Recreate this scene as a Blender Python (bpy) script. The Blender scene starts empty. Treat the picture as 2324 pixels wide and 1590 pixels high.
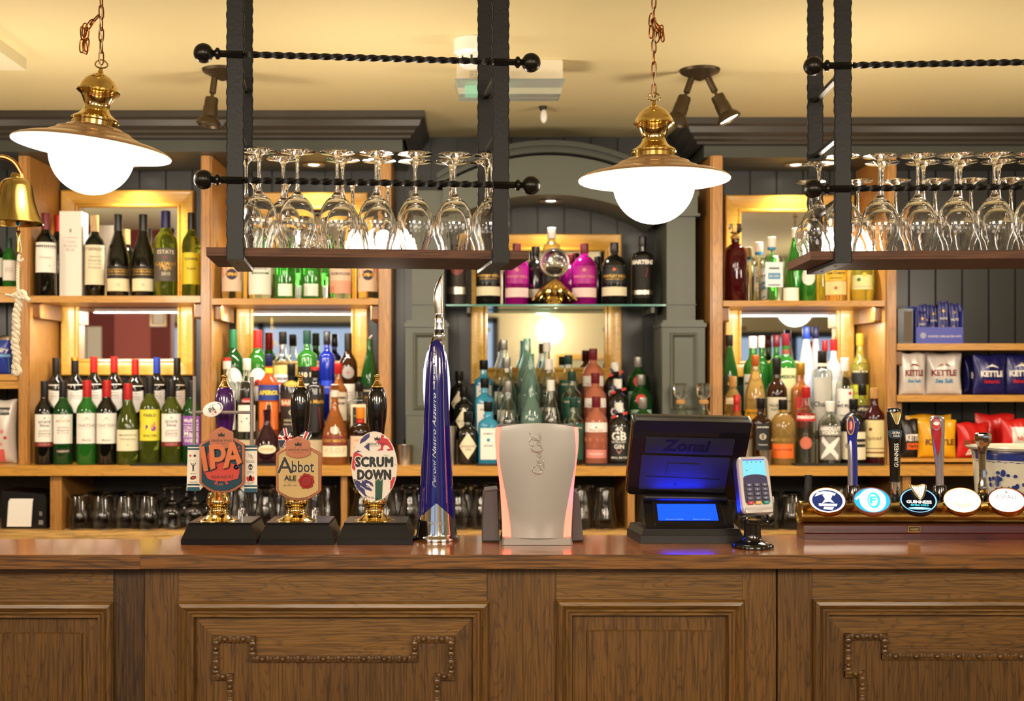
import bpy, math, random
from mathutils import Vector, Matrix
random.seed(7)
sc = bpy.context.scene
PI = math.pi
# ------------------------------------------------------------------ camera
F, VX, VY, H = 2700.0, 1054.0, 860.0, 1.462      # focal length in px of the 2324 x 1590 frame, vanishing point, eye height
cam = bpy.data.cameras.new('camera'); cam_ob = bpy.data.objects.new('camera', cam)
sc.collection.objects.link(cam_ob); sc.camera = cam_ob
cam_ob.location = (0, 0, H); cam_ob.rotation_euler = (PI/2, 0, 0)
cam.sensor_width = 36; cam.lens = F/2324*36
cam.shift_x = (1162-VX)/2324; cam.shift_y = (VY-795)/2324
cam.dof.use_dof = True; cam.dof.focus_distance = 2.62; cam.dof.aperture_fstop = 4.2
cam.clip_start = .05
# ------------------------------------------------------------------ colour management, world
vs = sc.view_settings
vs.view_transform = 'Standard'; vs.look = 'None'; vs.gamma = 1; vs.use_curve_mapping = False
vs.exposure = 0.45
cy = sc.cycles
cy.max_bounces = 14; cy.diffuse_bounces = 3; cy.glossy_bounces = 6; cy.transmission_bounces = 14; cy.transparent_max_bounces = 12
cy.caustics_reflective = False; cy.caustics_refractive = False; cy.sample_clamp_indirect = 4; cy.blur_glossy = .5
w = bpy.data.worlds.new('world'); sc.world = w; w.use_nodes = True
w.node_tree.nodes['Background'].inputs[0].default_value = (1, .82, .62, 1)
w.node_tree.nodes['Background'].inputs[1].default_value = .25
# ------------------------------------------------------------------ lights of the room, mostly added fill
def lamp(name, kind, loc, power, col=(1, .8, .55), size=.3, aim=None, size_y=None, angle=None, blend=.6):
    l = bpy.data.lights.new(name, kind); l.energy = power; l.color = col
    if kind == 'AREA':
        l.size = size
        if size_y: l.shape = 'RECTANGLE'; l.size_y = size_y
    else: l.shadow_soft_size = size
    if kind == 'SPOT': l.spot_size = angle; l.spot_blend = blend
    o = bpy.data.objects.new(name, l); sc.collection.objects.link(o); o.location = loc
    if aim is not None: o.rotation_euler = (Vector(aim)-Vector(loc)).to_track_quat('-Z', 'Y').to_euler()
    return o
WARM = (1, .855, .68); COOLW = (1, .93, .82)
for x, sz, p in ((-1.97, .55, 34), (-.37, .95, 52), (1.65, .95, 52)):
    lamp('room_fill_light', 'AREA', (x, -.2, 2.33), p, WARM, sz, (x*.5, 2.6, 1.0))  # added area lights behind the camera, set outside the mirrors' view
for x, y, p in ((-2.6, 1.0, 14), (2.7, 1.0, 14), (-.3, -1.6, 16), (-2.3, -1.9, 10), (1.75, -1.9, 10), (.86, -2.75, 12)):
    lamp('room_pendant_light', 'POINT', (x, y, 1.95), p, WARM, .12)  # added unseen fill lights; the last is the far wall light seen mirrored
# added unseen point lights over the gangway, brightening the ceiling and back bar
for x in (-2.2, -1.22, -.22, 1.02, 2.1): lamp('gangway_fill_light', 'POINT', (x, 3.3, 1.79), 13, WARM, .10)
# ------------------------------------------------------------------ helpers
def W(px, py, Y): return Vector(((px-VX)*Y/F, Y, H-(py-VY)*Y/F))
def X_(px, Y): return (px-VX)*Y/F
def Z_(py, Y): return H-(py-VY)*Y/F
def lin(c):
    c = c.lstrip('#'); v = [int(c[i:i+2], 16)/255 for i in (0, 2, 4)]
    return tuple((x/12.92 if x <= .04045 else ((x+.055)/1.055)**2.4) for x in v)+(1,)
MATS = {}
def mat(key, col='#808080', rough=.5, metal=0, trans=0, emit=None, es=0, ior=1.45, coat=0, spec=None, bump=0, bscale=80):
    if key in MATS: return MATS[key]
    m = bpy.data.materials.new(key); m.use_nodes = True; b = m.node_tree.nodes['Principled BSDF']
    b.inputs['Base Color'].default_value = lin(col); b.inputs['Roughness'].default_value = rough
    b.inputs['Metallic'].default_value = metal; b.inputs['Transmission Weight'].default_value = trans
    b.inputs['IOR'].default_value = ior; b.inputs['Coat Weight'].default_value = coat
    if coat: b.inputs['Coat Roughness'].default_value = .08
    if emit: b.inputs['Emission Color'].default_value = lin(emit); b.inputs['Emission Strength'].default_value = es
    if spec is not None: b.inputs['Specular IOR Level'].default_value = spec
    nt = m.node_tree
    n = nt.nodes.new('ShaderNodeTexNoise'); n.inputs['Scale'].default_value = bscale; n.inputs['Detail'].default_value = 3
    tc = nt.nodes.new('ShaderNodeTexCoord'); nt.links.new(tc.outputs['Object'], n.inputs['Vector'])
    if bump:
        bp = nt.nodes.new('ShaderNodeBump'); bp.inputs['Strength'].default_value = bump; bp.inputs['Distance'].default_value = .004
        nt.links.new(n.outputs['Fac'], bp.inputs['Height']); nt.links.new(bp.outputs['Normal'], b.inputs['Normal'])
    elif not trans and rough > .1:
        mr = nt.nodes.new('ShaderNodeMapRange'); mr.inputs['To Min'].default_value = rough*.85; mr.inputs['To Max'].default_value = min(1, rough*1.15)
        nt.links.new(n.outputs['Fac'], mr.inputs['Value']); nt.links.new(mr.outputs['Result'], b.inputs['Roughness'])
    MATS[key] = m; return m
def wood(key, dark, light, axis='x', scale=1.0, rough=.4, coat=0, contrast=1.0, bump=.15, pores=.5, bands=30):
    """oak-like grain that runs along one axis"""
    if key in MATS: return MATS[key]
    m = bpy.data.materials.new(key); m.use_nodes = True; nt = m.node_tree; N = nt.nodes; L = nt.links
    b = N['Principled BSDF']; b.inputs['Roughness'].default_value = rough; b.inputs['Coat Weight'].default_value = coat; b.inputs['Coat Roughness'].default_value = .1
    tc = N.new('ShaderNodeTexCoord'); mp = N.new('ShaderNodeMapping'); L.new(tc.outputs['Object'], mp.inputs['Vector'])
    s = {'x': (.12, 1, 1), 'y': (1, .12, 1), 'z': (1, 1, .12)}[axis]
    mp.inputs['Scale'].default_value = [a*scale for a in s]
    n1 = N.new('ShaderNodeTexNoise'); n1.inputs['Scale'].default_value = 7; n1.inputs['Detail'].default_value = 3; L.new(mp.outputs[0], n1.inputs['Vector'])
    ml = N.new('ShaderNodeMath'); ml.operation = 'MULTIPLY'; ml.inputs[1].default_value = bands; L.new(n1.outputs['Fac'], ml.inputs[0])
    fr = N.new('ShaderNodeMath'); fr.operation = 'PINGPONG'; fr.inputs[1].default_value = .5; L.new(ml.outputs[0], fr.inputs[0])
    cr = N.new('ShaderNodeValToRGB'); L.new(fr.outputs[0], cr.inputs[0])
    cr.color_ramp.elements[0].position = .0; cr.color_ramp.elements[0].color = (.58, .58, .58, 1)
    cr.color_ramp.elements[1].position = .16; cr.color_ramp.elements[1].color = (1, 1, 1, 1)
    mp2 = N.new('ShaderNodeMapping'); L.new(tc.outputs['Object'], mp2.inputs['Vector'])
    s2 = {'x': (9, 260, 260), 'y': (260, 9, 260), 'z': (260, 260, 9)}[axis]; mp2.inputs['Scale'].default_value = s2
    n2 = N.new('ShaderNodeTexNoise'); n2.inputs['Scale'].default_value = 1; n2.inputs['Detail'].default_value = 2; L.new(mp2.outputs[0], n2.inputs['Vector'])
    cp = N.new('ShaderNodeValToRGB'); L.new(n2.outputs['Fac'], cp.inputs[0])
    q = 1-pores
    cp.color_ramp.elements[0].position = .38; cp.color_ramp.elements[0].color = (q, q, q, 1)
    cp.color_ramp.elements[1].position = .56; cp.color_ramp.elements[1].color = (1, 1, 1, 1)
    n3 = N.new('ShaderNodeTexNoise'); n3.inputs['Scale'].default_value = 2.3; n3.inputs['Detail'].default_value = 4; L.new(mp.outputs[0], n3.inputs['Vector'])
    mx = N.new('ShaderNodeMix'); mx.data_type = 'RGBA'; mx.inputs[6].default_value = lin(dark); mx.inputs[7].default_value = lin(light)
    c3 = N.new('ShaderNodeMapRange'); c3.inputs['From Min'].default_value = .5-.22/contrast; c3.inputs['From Max'].default_value = .5+.22/contrast
    L.new(n3.outputs['Fac'], c3.inputs['Value']); L.new(c3.outputs[0], mx.inputs[0])
    m1 = N.new('ShaderNodeMix'); m1.data_type = 'RGBA'; m1.blend_type = 'MULTIPLY'; m1.inputs[0].default_value = min(1, contrast); L.new(mx.outputs[2], m1.inputs[6]); L.new(cr.outputs[0], m1.inputs[7])
    m2 = N.new('ShaderNodeMix'); m2.data_type = 'RGBA'; m2.blend_type = 'MULTIPLY'; m2.inputs[0].default_value = 1; L.new(m1.outputs[2], m2.inputs[6]); L.new(cp.outputs[0], m2.inputs[7])
    L.new(m2.outputs[2], b.inputs['Base Color'])
    if bump:
        bp = N.new('ShaderNodeBump'); bp.inputs['Strength'].default_value = bump; bp.inputs['Distance'].default_value = .002
        L.new(n2.outputs['Fac'], bp.inputs['Height']); L.new(bp.outputs['Normal'], b.inputs['Normal'])
    MATS[key] = m; return m

def tag(o, label=None, cat=None, group=None, kind=None):
    if label: o['label'] = label
    if cat: o['category'] = cat
    if group: o['group'] = group
    if kind: o['kind'] = kind
    return o
def thing(name, loc, label, cat, group=None, rot=None):
    o = bpy.data.objects.new(name, None); sc.collection.objects.link(o); o.location = loc; o.empty_display_size = .02
    if rot: o.rotation_euler = rot
    return tag(o, label, cat, group)

TXT = {}
def glyphs(s, bold=0, shear=0, space=1):
    k = (s, bold, shear, space)
    if k not in TXT:
        cu = bpy.data.curves.new('t', 'FONT'); cu.body = s; cu.align_x = 'CENTER'; cu.align_y = 'CENTER'; cu.offset = bold; cu.shear = shear
        cu.resolution_u = 2; cu.space_character = space
        o = bpy.data.objects.new('t', cu); me = bpy.data.meshes.new_from_object(o)
        vs_ = [(v.co.x, v.co.y) for v in me.vertices]; fs = [tuple(p.vertices) for p in me.polygons]
        bpy.data.objects.remove(o); bpy.data.meshes.remove(me); bpy.data.curves.remove(cu)
        if vs_:
            x0 = min(v[0] for v in vs_); x1 = max(v[0] for v in vs_); y0 = min(v[1] for v in vs_); y1 = max(v[1] for v in vs_)
            vs_ = [(v[0]-(x0+x1)/2, v[1]-(y0+y1)/2) for v in vs_]
            TXT[k] = (vs_, fs, x1-x0, y1-y0)
        else: TXT[k] = ([], [], 1, 1)
    return TXT[k]

class MB:
    """collects geometry (in root coordinates or world coordinates) for ONE mesh object"""
    def __init__(s): s.v = []; s.f = []; s.m = []; s.mats = []; s.M = None
    def add(s, vs_, fs, m):
        o = len(s.v)
        s.v += [tuple(s.M @ Vector(p)) if s.M else tuple(p) for p in vs_]
        if m not in s.mats: s.mats.append(m)
        i = s.mats.index(m)
        for f in fs: s.f.append(tuple(a+o for a in f)); s.m.append(i)
        return s
    def box(s, x0, x1, y0, y1, z0, z1, m, c=0):
        if c:
            return s.prism([(x0+c, z0), (x1-c, z0), (x1, z0+c), (x1, z1-c), (x1-c, z1), (x0+c, z1), (x0, z1-c), (x0, z0+c)], y0, y1, m)
        v = [(x, y, z) for z in (z0, z1) for y in (y0, y1) for x in (x0, x1)]
        return s.add(v, [(0, 1, 3, 2)[::-1], (4, 5, 7, 6), (0, 1, 5, 4), (2, 3, 7, 6)[::-1], (0, 2, 6, 4)[::-1], (1, 3, 7, 5)], m)
    def prism(s, pts, y0, y1, m, bev=0):
        """outline in x,z (front at y0) pushed back to y1"""
        n = len(pts)
        if bev:
            cx = sum(p[0] for p in pts)/n; cz = sum(p[1] for p in pts)/n
            def sh(p):
                d = math.hypot(p[0]-cx, p[1]-cz) or 1; k = max(.1, 1-bev/d); return (cx+(p[0]-cx)*k, cz+(p[1]-cz)*k)
            inn = [sh(p) for p in pts]
            v = [(p[0], y0, p[1]) for p in inn]+[(p[0], y0+bev, p[1]) for p in pts]+[(p[0], y1, p[1]) for p in pts]
            f = [tuple(range(n)), tuple(range(3*n-1, 2*n-1, -1))]
            for r in (0, n): f += [(r+i, r+n+i, r+n+(i+1) % n, r+(i+1) % n) for i in range(n)]
            return s.add(v, f, m)
        v = [(p[0], y0, p[1]) for p in pts]+[(p[0], y1, p[1]) for p in pts]
        f = [tuple(range(n)), tuple(range(2*n-1, n-1, -1))]+[(i, n+i, n+(i+1) % n, (i+1) % n) for i in range(n)]
        return s.add(v, f, m)
    def lathe(s, prof, m, c=(0, 0, 0), seg=24, sx=1, sy=1, sq=0, close=True):
        v = []; f = []
        for r, z in prof:
            for i in range(seg):
                a = 2*PI*i/seg; ca, sa = math.cos(a), math.sin(a)
                if sq:
                    k = (abs(ca)**sq+abs(sa)**sq)**(-1/sq); ca *= k; sa *= k
                v.append((c[0]+r*ca*sx, c[1]+r*sa*sy, c[2]+z))
        for j in range(len(prof)-1):
            for i in range(seg):
                a = j*seg+i; b = j*seg+(i+1) % seg
                f.append((a, b, b+seg, a+seg))
        if close:
            if prof[0][0] > 1e-6: f.append(tuple(range(seg-1, -1, -1)))
            if prof[-1][0] > 1e-6: n = (len(prof)-1)*seg; f.append(tuple(range(n, n+seg)))
        return s.add(v, f, m)
    def tube(s, pts, r, m, seg=8, closed=False, flat=1.0, twist=0):
        pts = [Vector(p) for p in pts]; n = len(pts); v = []; f = []
        up = None
        for i, p in enumerate(pts):
            a = pts[(i-1) % n] if closed or i else p; b = pts[(i+1) % n] if closed or i < n-1 else p
            d = (b-a).normalized()
            if up is None: up = Vector((0, 0, 1)) if abs(d.z) < .9 else Vector((0, 1, 0))
            sd = d.cross(up).normalized(); up = sd.cross(d).normalized()
            rr = r[i] if isinstance(r, (list, tuple)) else r
            for k in range(seg):
                t = 2*PI*k/seg+twist*i; v.append(p+sd*rr*math.cos(t)+up*rr*flat*math.sin(t))
        for i in range(n if closed else n-1):
            for k in range(seg):
                a = i*seg+k; b = i*seg+(k+1) % seg; c = ((i+1) % n)*seg+k; d = ((i+1) % n)*seg+(k+1) % seg
                f.append((a, c, d, b))
        if not closed: f.append(tuple(range(seg))); f.append(tuple(range(n*seg-1, (n-1)*seg-1, -1)))
        return s.add(v, f, m)
    def ball(s, c, r, m, seg=16, rings=10, sx=1, sy=1, sz=1):
        pr = [(max(0, r*math.sin(PI*i/rings)), -r*sz*math.cos(PI*i/rings)) for i in range(rings+1)]
        pr[0] = (0, pr[0][1]); pr[-1] = (0, pr[-1][1])
        return s.lathe(pr, m, c, seg, sx, sy, close=False)
    def grid(s, fn, nu, nv, m, u0=0, u1=1, v0=0, v1=1):
        v = [fn(u0+(u1-u0)*i/nu, v0+(v1-v0)*j/nv) for j in range(nv+1) for i in range(nu+1)]
        f = [(j*(nu+1)+i, j*(nu+1)+i+1, (j+1)*(nu+1)+i+1, (j+1)*(nu+1)+i) for j in range(nv) for i in range(nu)]
        return s.add(v, f, m)
    def solid_grid(s, fn, fb, nu, nv, m):
        """two facing grids closed at the rim"""
        o = [fn(i/nu, j/nv) for j in range(nv+1) for i in range(nu+1)]; b = [fb(i/nu, j/nv) for j in range(nv+1) for i in range(nu+1)]
        q = len(o); ix = lambda i, j: j*(nu+1)+i
        f = [(ix(i, j), ix(i+1, j), ix(i+1, j+1), ix(i, j+1)) for j in range(nv) for i in range(nu)]
        f += [tuple(q+k for k in t[::-1]) for t in f]
        rim = [ix(i, 0) for i in range(nu)]+[ix(nu, j) for j in range(nv)]+[ix(i, nv) for i in range(nu, 0, -1)]+[ix(0, j) for j in range(nv, 0, -1)]
        f += [(rim[k], q+rim[k], q+rim[(k+1) % len(rim)], rim[(k+1) % len(rim)]) for k in range(len(rim))]
        return s.add(o+b, f, m)
    def text(s, t, fn, m, width=None, height=None, bold=0, shear=0, c=(0, 0), rot=0, space=1, sy=1):
        """fn(u, v) -> 3d point; text centred at c in u,v"""
        vs_, fs, w0, h0 = glyphs(t, bold, shear, space)
        if not vs_: return s
        kx = (width/w0) if width else height/h0; ky = (height/h0) if height else kx
        ky *= sy; ca, sa = math.cos(rot), math.sin(rot)
        return s.add([fn(c[0]+x*kx*ca-y*ky*sa, c[1]+x*kx*sa+y*ky*ca) for x, y in vs_], fs, m)
    def fat(s, t, fn3, m, e, r, **k):
        """heavy lettering: the glyphs laid nine times within radius r, each a hair above the last"""
        for j in range(9):
            a = j*PI/4; q = r if j < 8 else 0
            s.text(t, lambda u, v: fn3(u+q*math.cos(a), v+q*math.sin(a), e+.00003*j), m, **k)
        return s
    def poly(s, pts, fn, m):
        return s.add([fn(*p) for p in pts], [tuple(range(len(pts)))], m)
    def disc(s, c, r, fn, m, n=20, ry=None, rot=0):
        ry = ry or r; ca, sa = math.cos(rot), math.sin(rot)
        K_ = 4; v = [fn(*c)]
        for k in range(1, K_+1):
            v += [fn(c[0]+(r*math.cos(2*PI*i/n)*ca-ry*math.sin(2*PI*i/n)*sa)*k/K_, c[1]+(r*math.cos(2*PI*i/n)*sa+ry*math.sin(2*PI*i/n)*ca)*k/K_) for i in range(n)]
        f = [(0, 1+i, 1+(i+1) % n) for i in range(n)]
        for k in range(K_-1): f += [(1+k*n+i, 1+(k+1)*n+i, 1+(k+1)*n+(i+1) % n, 1+k*n+(i+1) % n) for i in range(n)]
        return s.add(v, f, m)
    def strip(s, pts, w, fn, m):
        """a painted line of width w through 2d points"""
        v = []; n = len(pts)
        for i, p in enumerate(pts):
            a = pts[max(0, i-1)]; b = pts[min(n-1, i+1)]; dx, dy = b[0]-a[0], b[1]-a[1]; d = math.hypot(dx, dy) or 1
            ww = w[i] if isinstance(w, (list, tuple)) else w
            v += [fn(p[0]-dy/d*ww/2, p[1]+dx/d*ww/2), fn(p[0]+dy/d*ww/2, p[1]-dx/d*ww/2)]
        return s.add(v, [(2*i, 2*i+1, 2*i+3, 2*i+2) for i in range(n-1)], m)
    def build(s, name, parent=None, world=True, smooth=30, kind=None, label=None):
        """world=True: the vertices are world coordinates and are moved to the parent's origin (parent unrotated)"""
        me = bpy.data.meshes.new(name); off = Vector((0, 0, 0))
        if world and parent is not None:
            p = parent
            while p is not None: off = off+p.location; p = p.parent
        me.from_pydata([tuple(Vector(p)-off) for p in s.v], [], s.f)
        for m in s.mats: me.materials.append(m)
        me.polygons.foreach_set('material_index', s.m); me.polygons.foreach_set('use_smooth', [True]*len(s.f))
        me.update(); me.set_sharp_from_angle(angle=math.radians(smooth))
        if s.fixn: fix_normals(me)
        o = bpy.data.objects.new(name, me); sc.collection.objects.link(o); o.parent = parent
        if kind: o['kind'] = kind
        if label: o['label'] = label
        return o
    fixn = False
import bmesh
def fix_normals(me):
    b = bmesh.new(); b.from_mesh(me); bmesh.ops.recalc_face_normals(b, faces=b.faces); b.to_mesh(me); b.free()
def smooth_path(pts, k=6, closed=False):
    """Catmull-Rom through points of any dimension"""
    n = len(pts); out = []
    g = lambda i: pts[i % n] if closed else pts[max(0, min(n-1, i))]
    for i in range(n if closed else n-1):
        a, b, c, d = g(i-1), g(i), g(i+1), g(i+2)
        for j in range(k):
            t = j/k
            out.append(tuple(.5*(2*q+(r-p)*t+(2*p-5*q+4*r-s_)*t*t+(-p+3*q-3*r+s_)*t**3) for p, q, r, s_ in zip(a, b, c, d)))
    if not closed: out.append(tuple(pts[-1]))
    return out
def struct(mb, name, **k): return mb.build(name, kind='structure', **k)
def frame_sweep(mb, x0, x1, z0, z1, prof, y, m, mh=None):
    """mitred moulding round a rectangle in the x,z plane: prof = [(inset, height toward the viewer)]"""
    n = len(prof)
    def ring(k):
        i, h = prof[k]; return [(x0+i, y-h, z0+i), (x1-i, y-h, z0+i), (x1-i, y-h, z1-i), (x0+i, y-h, z1-i)]
    v = [ring(k) for k in range(n)]
    for s_ in range(4):
        t = (s_+1) % 4; vv = []; ff = []
        for k in range(n): vv += [v[k][s_], v[k][t]]
        ff = [(2*k, 2*k+1, 2*k+3, 2*k+2) for k in range(n-1)]
        mb.add(vv, ff, (mh or m) if s_ in (0, 2) else m)
# ------------------------------------------------------------------ materials
OAKX = wood('oak_counter', '#95501c', '#bd742c', 'x', 1, .22, .6, .8, .1, .5)
OAKEDGE = wood('oak_counter_edge', '#5e3912', '#80531c', 'x', 1, .42, .1, 1, .25, .6)
OAKPX = wood('oak_panel_horizontal', '#5b3d17', '#7a5624', 'x', 2.2, .42, .1, 1, .3, .42, 22)
OAKPZ = wood('oak_panel_upright', '#533815', '#704d20', 'z', 2.2, .42, .1, 1, .3, .45, 22)
OAKDK = wood('oak_dark_upright', '#382410', '#4c3316', 'z', 1.6, .42, .1, 1, .3, .6, 22)
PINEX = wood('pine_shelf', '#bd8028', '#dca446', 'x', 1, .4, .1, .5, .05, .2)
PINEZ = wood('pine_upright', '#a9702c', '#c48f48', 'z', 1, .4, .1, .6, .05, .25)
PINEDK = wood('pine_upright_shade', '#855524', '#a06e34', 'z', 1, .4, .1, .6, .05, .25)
GOLDX = wood('gold_frame', '#d29a34', '#e6b44c', 'x', 1, .3, .3, .4, .03, .12)
RACKW = wood('rack_board', '#4c2c17', '#6e4426', 'x', 1, .7, 0, .8, .2, .5)
CEIL = mat('ceiling_paint', '#d6c592', .75, bump=.05, bscale=12)
GREY = mat('grey_green_paint', '#3c3e36', .42, bump=.04, bscale=20)
GREYD = mat('dark_grey_paint', '#2c2d2b', .34, bump=.04, bscale=20)
GREYL = mat('sage_grey_paint', '#54574a', .42, bump=.04, bscale=20)
CORN = mat('brown_grey_paint', '#36312a', .4, bump=.04, bscale=20)
IRON = mat('black_iron', '#0c0c0a', .45, 0, spec=.3, bump=.12, bscale=120)
BRASS = mat('brass', '#c08f3a', .16, 1)
BRASSL = mat('polished_brass', '#d6b872', .1, 1)
BRASSD = mat('aged_brass', '#b09450', .26, 1, bump=.05, bscale=60)
COPPER = mat('copper_badge', '#ad6c4e', .33, .5)
CHROME = mat('chrome', '#d8d8d8', .08, 1)
STEEL = mat('brushed_steel', '#b5aa98', .3, 1)
BLACK = mat('black_gloss', '#0d0c0c', .12, coat=.6)
BLACKM = mat('black_matt', '#141210', .5)
BLACKW = mat('ebonised_wood', '#0b0705', .26, spec=.22, bump=.03, bscale=90)
WHITE = mat('white_paper', '#f2ece0', .6)
WHITEG = mat('white_gloss', '#f4f0e8', .2, coat=.4)
GLASS = mat('clear_glass', '#ffffff', 0, 0, 1, ior=1.5)
GLASSG = mat('glass_shelf_edge', '#9fe0d0', .02, 0, 1, ior=1.5)
def thin_pane(key, tint, fres=1.5):
    m = bpy.data.materials.new(key); m.use_nodes = True; nt = m.node_tree; nt.nodes.remove(nt.nodes['Principled BSDF'])
    t = nt.nodes.new('ShaderNodeBsdfTransparent'); t.inputs[0].default_value = lin(tint); g = nt.nodes.new('ShaderNodeBsdfGlossy'); g.inputs['Roughness'].default_value = .02
    f = nt.nodes.new('ShaderNodeFresnel'); f.inputs[0].default_value = fres; x = nt.nodes.new('ShaderNodeMixShader'); nt.links.new(f.outputs[0], x.inputs[0]); nt.links.new(t.outputs[0], x.inputs[1]); nt.links.new(g.outputs[0], x.inputs[2])
    nt.links.new(x.outputs[0], nt.nodes['Material Output'].inputs[0]); MATS[key] = m; return m
MIRROR = mat('mirror_silver', '#e6e8e4', .02, 1)
GLOBE = mat('lit_opal_globe', '#ffffff', .3, emit='#fff3e2', es=9)
LITW = mat('downlight_lens', '#ffffff', .3, emit='#fff4e0', es=18)
INK = mat('dark_ink', '#26201c', .6); RED = mat('red_print', '#c4221e', .45); NAVY = mat('navy_print', '#1f2356', .45)
GREENP = mat('green_print', '#2c6a3e', .45); GOLDP = mat('gold_print', '#c79a3e', .35, .4); TEAL = mat('teal_print', '#12485a', .4)
ORANGE = mat('orange_print', '#e0662a', .45); YELLOW = mat('yellow_print', '#e8cf2c', .45); PURPLE = mat('purple_print', '#7a3f9c', .45)
CREAM = mat('cream_paper', '#ece0bc', .6); SKYP = mat('blue_print', '#2a86b8', .45); PINKP = mat('pink_print', '#d98a86', .45); MAROON = mat('maroon_print', '#7c2c22', .45)
# ================================================================== THE ROOM
CZ = 2.402                                    # ceiling height
m = MB(); m.box(-4.6, 4.6, -3.2, 4.8, -.1, 0, wood('floor_boards', '#4a2c16', '#60401f', 'y', 1, .4)); struct(m, 'floor')
m = MB(); m.box(-4.6, 4.6, -3.2, 4.8, CZ, CZ+.1, CEIL); struct(m, 'ceiling')
# tongue-and-groove panelling behind the back bar
m = MB(); m.box(-4.5, 4.5, 4.632, 4.75, 0, CZ, GREYD)
x = -2.6
while x < 2.75:
    m.prism([(x+.004, .0), (x+.099, .0), (x+.099, CZ), (x+.004, CZ)], 4.62, 4.634, GREYD, .0)
    x += .103
struct(m, 'wall_back')
REDW = mat('oxblood_wall', '#7c2f2c', .6); PINKW = mat('rose_panel', '#b8605a', .6); CREAMW = mat('cream_wall', '#d8cba6', .7)
m = MB(); m.box(-4.6, 4.6, -3.2, -3.1, 0, CZ, CREAMW); struct(m, 'wall_front')
m = MB(); m.box(-4.6, -4.5, -3.1, 4.75, 0, CZ, CREAMW); struct(m, 'wall_left')
m = MB(); m.box(4.5, 4.6, -3.1, 4.75, 0, CZ, CREAMW); struct(m, 'wall_right')
# red wall on the customers' side, seen in the mirror of the wine bay
m = MB(); m.box(-3.0, -1.78, 1.9, 2.0, 0, CZ, REDW); m.box(-2.12, -1.9, 2.0, 2.012, 0, 2.05, PINKW); struct(m, 'wall_side')
DAY = mat('daylight_pane', '#8fa6c8', .3, emit='#9db4d8', es=.75)
def window(n, x0, x1, z0, z1):
    m = MB(); g = MB(); wf = mat('window_paint', '#2c2f3a', .5)
    m.box(x0, x1, -3.1, -3.06, z0, z0+.06, wf); m.box(x0, x1, -3.1, -3.06, z1-.06, z1, wf)
    for q in (x0, (x0+x1)/2-.03, x1-.06): m.box(q, q+.06, -3.1, -3.06, z0, z1, wf)
    o = struct(m, 'window_%d' % n)
    g.box(x0+.02, x1-.02, -3.09, -3.08, z0+.02, z1-.02, DAY); g.build('window_pane', o, kind='structure')
window(1, -3.2, -1.0, 1.0, 2.05)
window(2, -.75, .35, 1.1, 2.1)
window(3, 2.6, 4.2, 1.0, 1.95)
# poster and framed print on the red wall (both show in the mirror behind the wine)
r = thing('wall_poster', (-2.33, 2.0, 1.55), 'pale poster with red and green marks, mirrored behind the wine bottles', 'poster')
m = MB(); m.box(-2.46, -2.2, 2.0, 2.006, 1.5, 1.78, WHITE)
for k, (c, z) in enumerate(((INK, 1.74), (INK, 1.70), (RED, 1.64), (GREENP, 1.56))): m.box(-2.43, -2.36+.03*(k % 2), 2.006, 2.008, z, z+.022, c)
m.box(-2.29, -2.286, 2.006, 2.008, 1.5, 1.78, INK); m.build('sheet', r)
r = thing('gilt_picture', (-1.86, 2.0, 1.8), 'gilt picture frame with white print, mirrored beside the rose panel', 'picture')
m = MB(); frame_sweep(m, -1.9, -1.8, 1.78, 2.0, [(0, -.02), (0, -.03), (.012, -.03), (.016, -.022)], 2.0, GOLDX); m.fixn = True; m.build('frame', r)
m = MB(); m.box(-1.885, -1.815, 2.0, 2.015, 1.795, 1.985, WHITE); m.build('print', r)
# wide lit fireplace picture on the far wall, mirrored in the middle
r = thing('far_picture', (1.5, -3.08, 1.5), 'gilt framed picture on the far cream wall, seen in the middle mirror', 'picture')
m = MB(); frame_sweep(m, .95, 2.1, 1.35, 1.72, [(0, -.0), (0, -.03), (.05, -.03), (.06, -.01)], -3.1, GOLDX); m.fixn = True; m.build('frame', r)
m = MB(); m.box(1.0, 2.05, -3.1, -3.085, 1.4, 1.67, mat('pale_print', '#b9b18e', .6)); m.build('print', r)

# ------------------------------------------------------------------ cornices and soffits over the two cupboards
def cornice(n, x0, x1, yf, ret):
    """front moulding from x0 to x1 whose face stands at yf; ret = side that returns to the wall"""
    ztop = CZ
    prof = [(.0, ztop), (.0, ztop-.022), (.012, ztop-.03), (.02, ztop-.05), (.036, ztop-.062), (.036, ztop-.07), (.05, ztop-.078), (.05, ztop-.086), (.07, ztop-.09)]
    m = MB(); v = []
    for d, z in prof:
        a = x0 if ret == 'r' else x0+d; b = x1-d if ret == 'r' else x1
        if ret == 'r': v.append([(a, yf+d, z), (b, yf+d, z), (b, 4.62, z)])
        else: v.append([(a, 4.62, z), (a, yf+d, z), (b, yf+d, z)])
    vv = [p for row in v for p in row]; ff = []
    for k in range(len(prof)-1):
        for j in range(2): ff.append((3*k+j, 3*k+j+1, 3*k+4+j, 3*k+3+j))
    m.add(vv, ff, CORN); m.fixn = True
    fx0 = x0 if ret == 'r' else x0+.08; fx1 = x1-.08 if ret == 'r' else x1
    zs = 2.27
    m.box(fx0, fx1, yf+.07, yf+.10, zs, ztop-.085, GREY)
    m.box(fx0, fx1, yf+.10, 4.62, zs, zs+.02, GREY)
    if ret == 'r': m.box(fx1-.02, fx1, yf+.10, 4.62, zs+.02, ztop-.05, GREY)
    else: m.box(fx0, fx0+.02, yf+.10, 4.62, zs+.02, ztop-.05, GREY)
    return struct(m, 'trim_%d' % n)
cornice(1, -2.4, X_(963, 4.16), 4.16, 'r')
cornice(2, X_(1556, 4.27), 2.6, 4.27, 'l')
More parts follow.
